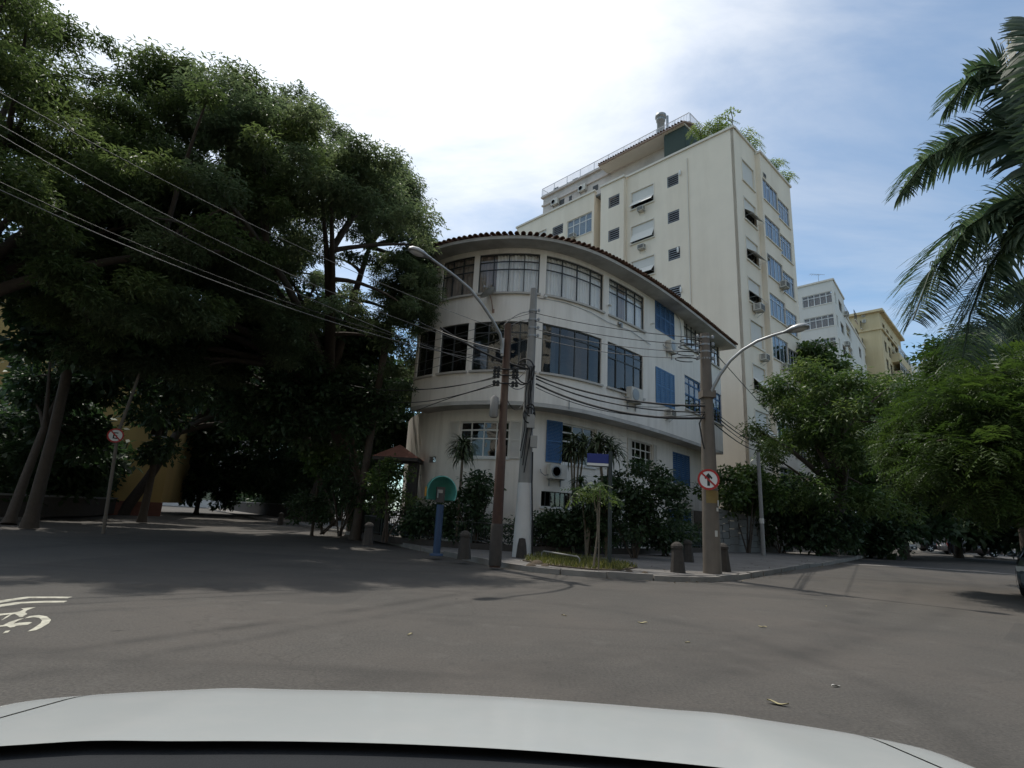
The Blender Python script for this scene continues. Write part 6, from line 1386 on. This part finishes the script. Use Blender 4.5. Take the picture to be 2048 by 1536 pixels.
for pl_ in [[(2165, 420), (2110, 260), (2060, 165), (2000, 135), (1940, 155), (1893, 215)], [(2165, 425), (2090, 300), (2020, 262), (1930, 275), (1850, 320), (1800, 388)], [(2165, 430), (2100, 400), (2020, 400), (1935, 455), (1860, 545), (1826, 640)],
            [(2165, 435), (2100, 430), (2030, 460), (1975, 540), (1940, 630), (1925, 715)], [(2165, 430), (2200, 300), (2240, 240), (2300, 240), (2380, 330)], [(2165, 430), (2210, 400), (2280, 420), (2330, 520), (2360, 620)], [(2165, 430), (2160, 250), (2140, 120), (2110, 60), (2060, 40)]]:
    n_ = len(pl_); frond(pm, [pt(x, y, PD - .9 * math.sin(PI * i / (n_ - 1)) * ((len(pl_) * 7) % 3 - 1) - .25 * i * (1 if pl_[1][1] > 300 else -.4)) for i, (x, y) in enumerate(pl_)], .95, 120, 'leaf_palm', droop=.30, lw=.05)
PD2 = 21.0; hc2 = pt(2110, 640, PD2); pm2 = thing('palm_tree', 'smaller palm behind the large one over the feathery trees', 'palm', (hc2[0], hc2[1], 0)); m_ = MB(); m_.tube([(hc2[0], hc2[1], 0), (hc2[0], hc2[1], hc2[2])], [.2, .13], 10); m_.build('trunk', 'pale_bark', pm2)
for pl_ in [[(2110, 640), (2060, 620), (2010, 660), (1985, 720)], [(2110, 640), (2070, 650), (2035, 690), (2015, 750)], [(2110, 640), (2080, 580), (2040, 570), (2005, 600)], [(2110, 640), (2150, 600), (2200, 640)]]:
    frond(pm2, [pt(x, y, PD2 - .3 * i) for i, (x, y) in enumerate(pl_)], .8, 70, 'leaf_palm', lw=.035)
# ---- rooftop plants on the tower
def roof_plant(path, px, py, off, label, n=9, ln=1.7, group=None):
    s_, z_ = path.hit(px, py, off); q = path.pos(s_, off); z0 = TOP - .3; t = thing('roof_palm', label, 'plant', (q[0], q[1], z0), 0, group)
    m2 = MB(); m2.lathe((q[0], q[1], z0), [(.3, 0), (.4, .5), (.36, .5)], 10); m2.build('pot', 'terracotta', t)
    for k in range(n):
        a = 2 * PI * k / n + random.uniform(-.3, .3); L_ = ln * random.uniform(.8, 1.2); c_ = np.array([q[0], q[1], z0 + .5]); hd = np.array([math.cos(a), math.sin(a), 0]); up_ = max(z_ - z0 - .5, .6)
        frond(t, [c_, c_ + hd * L_ * .25 + (0, 0, up_ * .75), c_ + hd * L_ * .6 + (0, 0, up_ * .95), c_ + hd * L_ + (0, 0, up_ * .55)], .5, 16, 'leaf_roof', droop=.35, lw=.035)
    return t
LR = 'pale green potted palm behind the roof parapet of the beige tower'
for x, y in [(1405, 258), (1434, 246)]: roof_plant(LPth, x, y, -1.0, LR, 9, 1.6, 'palms behind the roof parapet')
LR2 = 'pale green potted palm on the street side roof edge of the beige tower'
for x, y, o_ in [(1486, 268, -.8), (1502, 285, -.8), (1545, 326, -.4), (1568, 350, -.4)]: roof_plant(RPth, x, y, o_, LR2, 8, 1.3, 'palms on the street side roof edge')
s_, z_ = LPth.hit(1462, 222, -.8); q = LPth.pos(s_, -.8); t_ = thing('roof_sapling', 'thin sapling with few leaf clumps at the roof corner of the beige tower', 'plant', (q[0], q[1], TOP - .3)); m_ = MB(); m_.tube([(q[0], q[1], TOP - .3), (q[0] + .1, q[1], z_ - .6), (q[0] - .05, q[1], z_)], .04, 6); m_.tube([(q[0] + .08, q[1], z_ - 1.1), (q[0] - .5, q[1], z_ - .6)], .025, 5); m_.build('trunk', 'pale_bark', t_)
p_, o_, b_ = pads([(q[0], q[1], z_, .35), (q[0] - .5, q[1], z_ - .5, .35), (q[0] + .45, q[1], z_ - .1, .25), (q[0] - .4, q[1], z_ - 1.4, .4)], 300); me = leaf_mesh('crown', 'leaf_roof', p_ - np.array(t_.location), .25, 'simple', out=o_); o = bpy.data.objects.new('crown', me); COL.objects.link(o); o.parent = t_
# ---- wooded hill
m_ = MB(); hx, hy = 330, 330; gx = []
def hz_(x, y):
    return max(0, 150 * math.exp(-(((x - 330) / 120) ** 2 + ((y - 360) / 110) ** 2)) + 8 * math.sin(x * .03) * math.cos(y * .025) - 6)
nx = 40; vs = [(100 + 460 * i / nx, 180 + 380 * j / nx, hz_(100 + 460 * i / nx, 180 + 380 * j / nx) - .5) for j in range(nx + 1) for i in range(nx + 1)]
m_.add(vs, [(j * (nx + 1) + i, j * (nx + 1) + i + 1, (j + 1) * (nx + 1) + i + 1, (j + 1) * (nx + 1) + i) for j in range(nx) for i in range(nx)], True); tag(m_.build('hill', 'hill_ground'), 'steep wooded hill beyond the ochre building', None, None, 'structure')
cl = []
while len(cl) < 620:
    x, y = NP.uniform(130, 480), NP.uniform(190, 380)
    z = hz_(x, y)
    if z > 5: cl.append((x, y, z + 2.5, NP.uniform(3.5, 6.5)))
p_, o_, b_ = pads(cl, 4.6, flat=.8); me = leaf_mesh('woodland', 'leaf_hill', p_, 1.9, 'simple', out=o_, lvb=b_); o = bpy.data.objects.new('woodland', me); COL.objects.link(o); tag(o, 'dense dark forest covering the hill', 'forest', None, 'stuff')
# ---- unseen block and trees added behind the viewpoint to block skylight (mirrored in panes)
nb_ = Path([(40, -19), (-34, -22)]); ab = thing('apartment_building', 'cream apartment block across the junction facing the rounded house', 'apartment block', (0, -22, 0))
wn = [(4 + 4.6 * i, 6.4 + 4.6 * i, 1.2 + 3.3 * j, 2.8 + 3.3 * j) for i in range(15) for j in range(8)]
m_ = MB(); wall(m_, nb_, 0, nb_.len, 0, 28, wn, 0, .3); m_.build('wall', 'tower_wall', ab); m_ = MB(); pbox(m_, nb_, .3, nb_.len - .3, 0, 27.5, -1.6, -1.2); m_.build('core', 'room', ab)
m_ = MB(); pbox(m_, nb_, -.2, nb_.len + .2, 28.002, 28.3, -.6, .2); m_.build('coping', 'tower_trim', ab)
for w_ in wn: m_ = MB(); pbox(m_, nb_, w_[0], w_[1], w_[2], w_[3], -.2, -.15); m_.build('window', 'glass_dark', ab)
for k, (x, y, r_) in enumerate([(-13, -12, 5.0), (3, -14, 4.5), (19, -9, 5.0)]):
    cl = shell_clusters((x, y, 7.0), (r_, r_ * .8, 3.6), 50, 1.0, 1.7, cut=lambda p: p[2] < 3.5); tree('street_tree', ['dark street tree across the junction from the house', 'broad street tree across the junction facing the house', 'street tree at the end of the junction facing the tower'][k], (x, y, 0), (x, y, 4.0), cl, 90, .6, 'leaf_dark', 'simple', r0=.3, nl=20)
# dry leaf bits gathered in the gutter along the corner kerb
q_ = []
for _ in range(700):
    a = NP.uniform(32, kerb.len - 30); p = kerb.pos(a, abs(NP.normal(0, .16)) + .03); q_.append((p[0], p[1], .008 + NP.uniform(0, .012)))
for _ in range(260):
    a = NP.uniform(40, kerb.len - 34); p = kerb.pos(a, -.2 - abs(NP.normal(0, .7))); q_.append((p[0], p[1], PV + .012 + NP.uniform(0, .01)))
o = bpy.data.objects.new('leaf_litter', leaf_mesh('leaf_litter', 'litter_leaf', np.array(q_), .07, 'simple', up=1.4, droop=0)); COL.objects.link(o); tag(o, 'dry leaf bits gathered along the kerb of the corner', 'litter', None, 'stuff')
# ================================================================== OWN CAR (bonnet in the foreground)
oc = thing('white_car', 'white car bonnet with black scuttle in the foreground', 'car', (-0.05, 1.2, 0.0))
XC = -0.04
def crest(u): return 1.43 - .17 * u * u - .06 * abs(u) ** 6
def bonnet_z(u, y):
    z = .985 - .045 * ((y - 1.0) / .43) - .004 * u * u - .012 * abs(u) ** 6
    c = crest(u)
    if y > c - .08: z -= .75 * (y - c + .08) ** 2
    z += .003 * math.exp(-((abs(u) - .60) / .08) ** 2)
    return z
def rear_y(u): return 1.0 - .20 * u * u
def surf(u0, u1, y0f, y1f, nu, nv, zoff=0.0):
    vs = []
    for j in range(nv + 1):
        for i in range(nu + 1):
            u = u0 + (u1 - u0) * i / nu; y = y0f(u) + (y1f(u) - y0f(u)) * j / nv; vs.append((XC + u * .93, y, bonnet_z(u, y) + zoff))
    return vs, [(j * (nu + 1) + i, j * (nu + 1) + i + 1, (j + 1) * (nu + 1) + i + 1, (j + 1) * (nu + 1) + i) for j in range(nv) for i in range(nu)]
front_y = lambda u: crest(u) + .42
m_ = MB(); m_.add(*surf(-.86, .86, rear_y, front_y, 60, 40), True); m_.build('bonnet', 'car_white', oc)
for sgn in (-1, 1):
    m_ = MB(); vs, fs = surf(.868, 1.04, lambda u: rear_y(u) - .25, lambda u: front_y(.98) - .08, 8, 30); vs = [(XC + (v[0] - XC) * sgn, v[1], v[2] - (max(0, abs(v[0] - XC) - .88) ** 1.6) * 2.2) for v in vs]; k = len(vs)
    edge = [v for i, v in enumerate(vs) if i % 9 == 8]; low = [(v[0] + sgn * .012, v[1], .35) for v in edge]; m_.add(vs, [f if sgn > 0 else f[::-1] for f in fs], True); e2 = edge + low; n = len(edge)
    m_.add(e2, [((i, n + i, n + i + 1, i + 1) if sgn > 0 else (i, i + 1, n + i + 1, n + i)) for i in range(n - 1)], True); m_.build('wing', 'car_white', oc)
m_ = MB(); us = np.linspace(-1, 1, 31); vs = []
for u in us:
    yf = front_y(u) - .01; z = bonnet_z(u * .9, yf) - .01; vs += [(XC + u * .95, yf, z), (XC + u * .96, yf + .07, z - .12), (XC + u * .96, yf + .12, .45), (XC + u * .95, yf + .04, .22)]
m_.add(vs, [(4 * i + k, 4 * i + 4 + k, 4 * i + 5 + k, 4 * i + 1 + k) for i in range(30) for k in range(3)], True); m_.build('bumper', 'car_white', oc)
m_ = MB(); vs = []
for u in np.linspace(-.9, .9, 31):
    y = rear_y(u); vs += [(XC + u * .93, y + .05, bonnet_z(u, y + .05) - .006), (XC + u * .93, y - .05, bonnet_z(u, y) - .02), (XC + u * .93, y - .16, .955 - .012 * u * u), (XC + u * .93, y - .5, .95 - .012 * u * u)]
m_.add(vs, [(4 * i + k, 4 * i + 1 + k, 4 * i + 5 + k, 4 * i + 4 + k) for i in range(30) for k in range(3)], True); m_.build('scuttle_panel', 'plastic_black', oc)
for x0, x1 in ((-.70, -.06), (-.02, .50)):
    m_ = MB(); m_.tube([(XC + x0, .80, .95), (XC + (x0 + x1) / 2, .86, .962), (XC + x1, .85, .96)], .005, 6); m_.build('wiper', 'plastic_black', oc)
for sgn in (-1, 1):
    m_ = MB(); m_.lathe((XC + sgn * .80, 1.42, .31), [(.001, -.1), (.29, -.1), (.31, -.06), (.31, .06), (.29, .1), (.001, .1)], 24); vs = m_.v; c_ = np.array([XC + sgn * .80, 1.42, .31]); m_.v = [tuple(c_ + np.array([v[2] - c_[2], v[1] - c_[1], v[0] - c_[0]])) for v in vs]; m_.build('wheel', 'rubber', oc)
    m_ = MB(); m_.obox((XC + sgn * .72, 1.95, .66), (1, -.25 * sgn, 0), (.25 * sgn, 1, 0), (0, 0, 1), .17, .04, .07); m_.build('headlight', 'lamp_lens', oc)

# ================================================================== OTHER CARS
def make_car(name, label, mat, loc, rz, group=None):
    """hatchback, nose towards local -Y, on its wheels"""
    t = thing(name, label, 'car', loc, rz, group)
    prof = [(-2.0, .28, .62, .74), (-1.92, .24, .74, .82), (-1.2, .22, .90, .86), (-.75, .22, .98, .87), (.2, .22, .98, .88), (1.2, .22, 1.0, .87), (1.85, .24, .98, .82), (1.98, .3, .75, .74)]
    m2 = MB(); rings = []
    for y, zb, zt, w in prof:
        zm = zb + (zt - zb) * .62
        rings.append([(-w * .93, y, zb), (-w, y, zm - .12), (-w * .985, y, zm + .08), (-w * .90, y, zt), (0, y, zt + .025), (w * .90, y, zt), (w * .985, y, zm + .08), (w, y, zm - .12), (w * .93, y, zb)])
    n = 9; m2.add([q for r_ in rings for q in r_], [(i * n + k, (i + 1) * n + k, (i + 1) * n + k + 1, i * n + k + 1) for i in range(len(rings) - 1) for k in range(n - 1)] + [(i * n, i * n + n - 1, (i + 1) * n + n - 1, (i + 1) * n) for i in range(len(rings) - 1)], True)
    m2.add(rings[0], [tuple(range(n))]); m2.add(rings[-1], [tuple(range(n))[::-1]]); m2.build('body', mat, t, False)
    # cabin: glass band and roof
    cb = [(-.95, .96, .78), (-.25, 1.44, .62), (.55, 1.50, .62), (1.35, 1.44, .60), (1.80, 1.0, .74)]
    m2 = MB(); base = [(-.80, -.9, .965), (.80, -.9, .965), (.80, 1.8, .975), (-.80, 1.8, .975)]; topr = [(-.60, -.22, 1.40), (.60, -.22, 1.40), (.60, 1.42, 1.40), (-.60, 1.42, 1.40)]
    m2.add(base + topr, [(0, 1, 5, 4), (1, 2, 6, 5), (2, 3, 7, 6), (3, 0, 4, 7)]); m2.build('windows', 'glass_car', t, False)
    m2 = MB(); r0_ = [(-.61, -.24, 1.395), (.61, -.24, 1.395), (.61, 1.44, 1.395), (-.61, 1.44, 1.395)]; r1_ = [(-.52, -.1, 1.47), (.52, -.1, 1.47), (.52, 1.3, 1.47), (-.52, 1.3, 1.47)]
    m2.add(r0_ + r1_, [(0, 1, 5, 4), (1, 2, 6, 5), (2, 3, 7, 6), (3, 0, 4, 7), (4, 5, 6, 7), (3, 2, 1, 0)]); m2.build('roof', mat, t, False)
    for a_, b_ in [((-.81, -.92, .95), (-.605, -.23, 1.405)), ((.81, -.92, .95), (.605, -.23, 1.405)), ((-.81, 1.82, .96), (-.605, 1.43, 1.405)), ((.81, 1.82, .96), (.605, 1.43, 1.405)), ((-.805, .45, .96), (-.61, .5, 1.405)), ((.805, .45, .96), (.61, .5, 1.405))]: m2 = MB(); m2.tube([a_, b_], .04, 6); m2.build('pillar', mat, t, False)
    for sx in (-1, 1):
        for y in (-1.28, 1.22):
            m2 = MB(); vs = []; k = 22
            for (x_, r_) in [(.62, .28), (.64, .305), (.82, .305), (.84, .28)]:
                for i in range(k): a_ = 2 * PI * i / k; vs.append((sx * x_, y + r_ * math.cos(a_), .305 + r_ * math.sin(a_)))
            m2.add(vs, [(j * k + i, j * k + (i + 1) % k, (j + 1) * k + (i + 1) % k, (j + 1) * k + i) for j in range(3) for i in range(k)], True); m2.add(vs[-k:], [tuple(range(k))]); m2.add(vs[:k], [tuple(range(k))]); w = m2.build('wheel', 'rubber', t, False)
            m2 = MB(); 
            for i in range(5):
                a_ = 2 * PI * i / 5; m2.obox((sx * .85, y + .11 * math.cos(a_), .305 + .11 * math.sin(a_)), (0, math.cos(a_), math.sin(a_)), (1, 0, 0), (0, -math.sin(a_), math.cos(a_)), .10, .012, .025)
            m2.build('rim', 'aluminium', w, False)
            m2 = MB(); vs = [(sx * .868, y + r_ * math.cos(a_), .315 + r_ * math.sin(a_)) for r_ in (.30, .365) for a_ in np.linspace(-.25, PI + .25, 16)]; m2.add(vs, [(i, i + 1, 17 + i, 16 + i) for i in range(15)]); m2.build('wheel_arch', 'plastic_black', t, False)
        m2 = MB(); m2.obox((sx * .62, -1.93, .70), (1, .28 * sx, 0), (-.28 * sx, 1, 0), (0, 0, 1), .17, .06, .065); m2.build('headlight', 'lamp_lens', t, False)
        m2 = MB(); m2.obox((sx * .70, 1.92, .80), (1, 0, 0), (0, 1, 0), (0, 0, 1), .09, .06, .14); m2.build('tail_light', 'tail_red', t, False)
        m2 = MB(); m2.lathe((sx * .98, -.62, 1.02), [(.02, -.06), (.10, -.04), (.11, .02), (.07, .07), (.02, .08)], 12); m2.box(sx * .86 - .06, sx * .86 + .06, -.62, -.57, .97, 1.0); m2.build('mirror', mat, t, False)
    m2 = MB(); m2.box(-.6, .6, -2.03, -1.98, .36, .56); m2.build('grille', 'plastic_black', t, False)
    m2 = MB(); m2.box(-.2, .2, -2.045, -2.032, .42, .53); m2.build('number_plate', 'sign_white', t, False)
    return t
e_ = gp(2036, 1194); hd_ = np.array([math.sin(R(47)), math.cos(R(47))]); rt_ = np.array([hd_[1], -hd_[0]]); q = e_[:2] + hd_ * 1.9 + rt_ * .86
make_car('parked_car', 'blue grey car with silver mirror parked beside the sunlit junction', 'car_blue_grey', (q[0], q[1], 0), R(-47))
for k, (px, py, D, mat, rz, lab) in enumerate([(1775, 1080, 62, 'car_silver', 35, 'silver car far along the shaded right hand street'), (1880, 1068, 66, 'car_dark', 75, 'dark car parked under the trees at the street end'), (1935, 1072, 60, 'car_red', 80, 'dull brown car parked under the far right trees')]):
    c = pt(px, py, D); make_car('parked_car', lab, mat, (c[0], c[1], 0.0 if k != 1 and k != 2 else PV), R(rz))
# two people standing far away under the trees
def person(label, px, D, shirt, rz):
    c = pt(px, 1080, D); t = thing('person', label, 'person', (c[0], c[1], PV), rz)
    J = dict(pel=(0, 0, .95), che=(0, .01, 1.30), nec=(0, 0, 1.48), hed=(0, -.02, 1.62), top=(0, -.01, 1.74), sl=(-.19, 0, 1.42), el=(-.25, .03, 1.15), hl=(-.26, -.06, .90), sr=(.19, 0, 1.42), er=(.25, .03, 1.15), hr=(.24, -.10, .92), kl=(-.10, -.02, .50), fl=(-.11, .03, .08), tl=(-.12, -.12, .04), kr=(.10, -.03, .50), fr=(.12, 0, .08), tr=(.13, -.15, .04), hpl=(-.09, 0, .90), hpr=(.09, 0, .90))
    K = list(J); rad = dict(pel=.13, che=.14, nec=.06, hed=.10, top=.07, sl=.065, el=.05, hl=.04, sr=.065, er=.05, hr=.04, kl=.065, fl=.05, tl=.035, kr=.065, fr=.05, tr=.035, hpl=.10, hpr=.10)
    E_ = [('pel', 'che'), ('che', 'nec'), ('nec', 'hed'), ('hed', 'top'), ('che', 'sl'), ('sl', 'el'), ('el', 'hl'), ('che', 'sr'), ('sr', 'er'), ('er', 'hr'), ('pel', 'hpl'), ('hpl', 'kl'), ('kl', 'fl'), ('fl', 'tl'), ('pel', 'hpr'), ('hpr', 'kr'), ('kr', 'fr'), ('fr', 'tr')]
    me = bpy.data.meshes.new('body'); me.from_pydata([J[k] for k in K], [(K.index(a), K.index(b_)) for a, b_ in E_], []); me.materials.append(MAT['skin'])
    o = bpy.data.objects.new('body', me); COL.objects.link(o); o.parent = t; md = o.modifiers.new('skin', 'SKIN'); 
    for i, k in enumerate(K): me.skin_vertices[0].data[i].radius = (rad[k], rad[k]); me.skin_vertices[0].data[i].use_root = (k == 'pel')
    o.modifiers.new('sub', 'SUBSURF').levels = 1; o.modifiers['sub'].render_levels = 1
    m2 = MB(); m2.lathe((0, .005, 0), [(.17, .88), (.18, 1.0), (.175, 1.2), (.20, 1.36), (.10, 1.47)], 14); 
    for s_ in (-1, 1): m2.tube([(s_ * .17, 0, 1.42), (s_ * .235, .02, 1.22)], [.085, .07], 10)
    m2.build('shirt', shirt, t, False); m2 = MB()
    for s_ in (-1, 1): m2.tube([(s_ * .09, 0, .95), (s_ * .10, -.02, .5), (s_ * .115, .02, .10)], [.125, .09, .075], 10)
    m2.build('trousers', 'trousers', t, False); m2 = MB(); m2.lathe((0, .012, 0), [(.112, 1.63), (.115, 1.70), (.09, 1.76), (.02, 1.79)], 12); m2.build('hair', 'hair', t, False); return t
person('person in a white shirt standing under the far trees', 1913, 58, 'shirt_white', R(200)); person('person in a blue shirt standing beside the white shirted one', 1900, 58.5, 'shirt_blue', R(160))
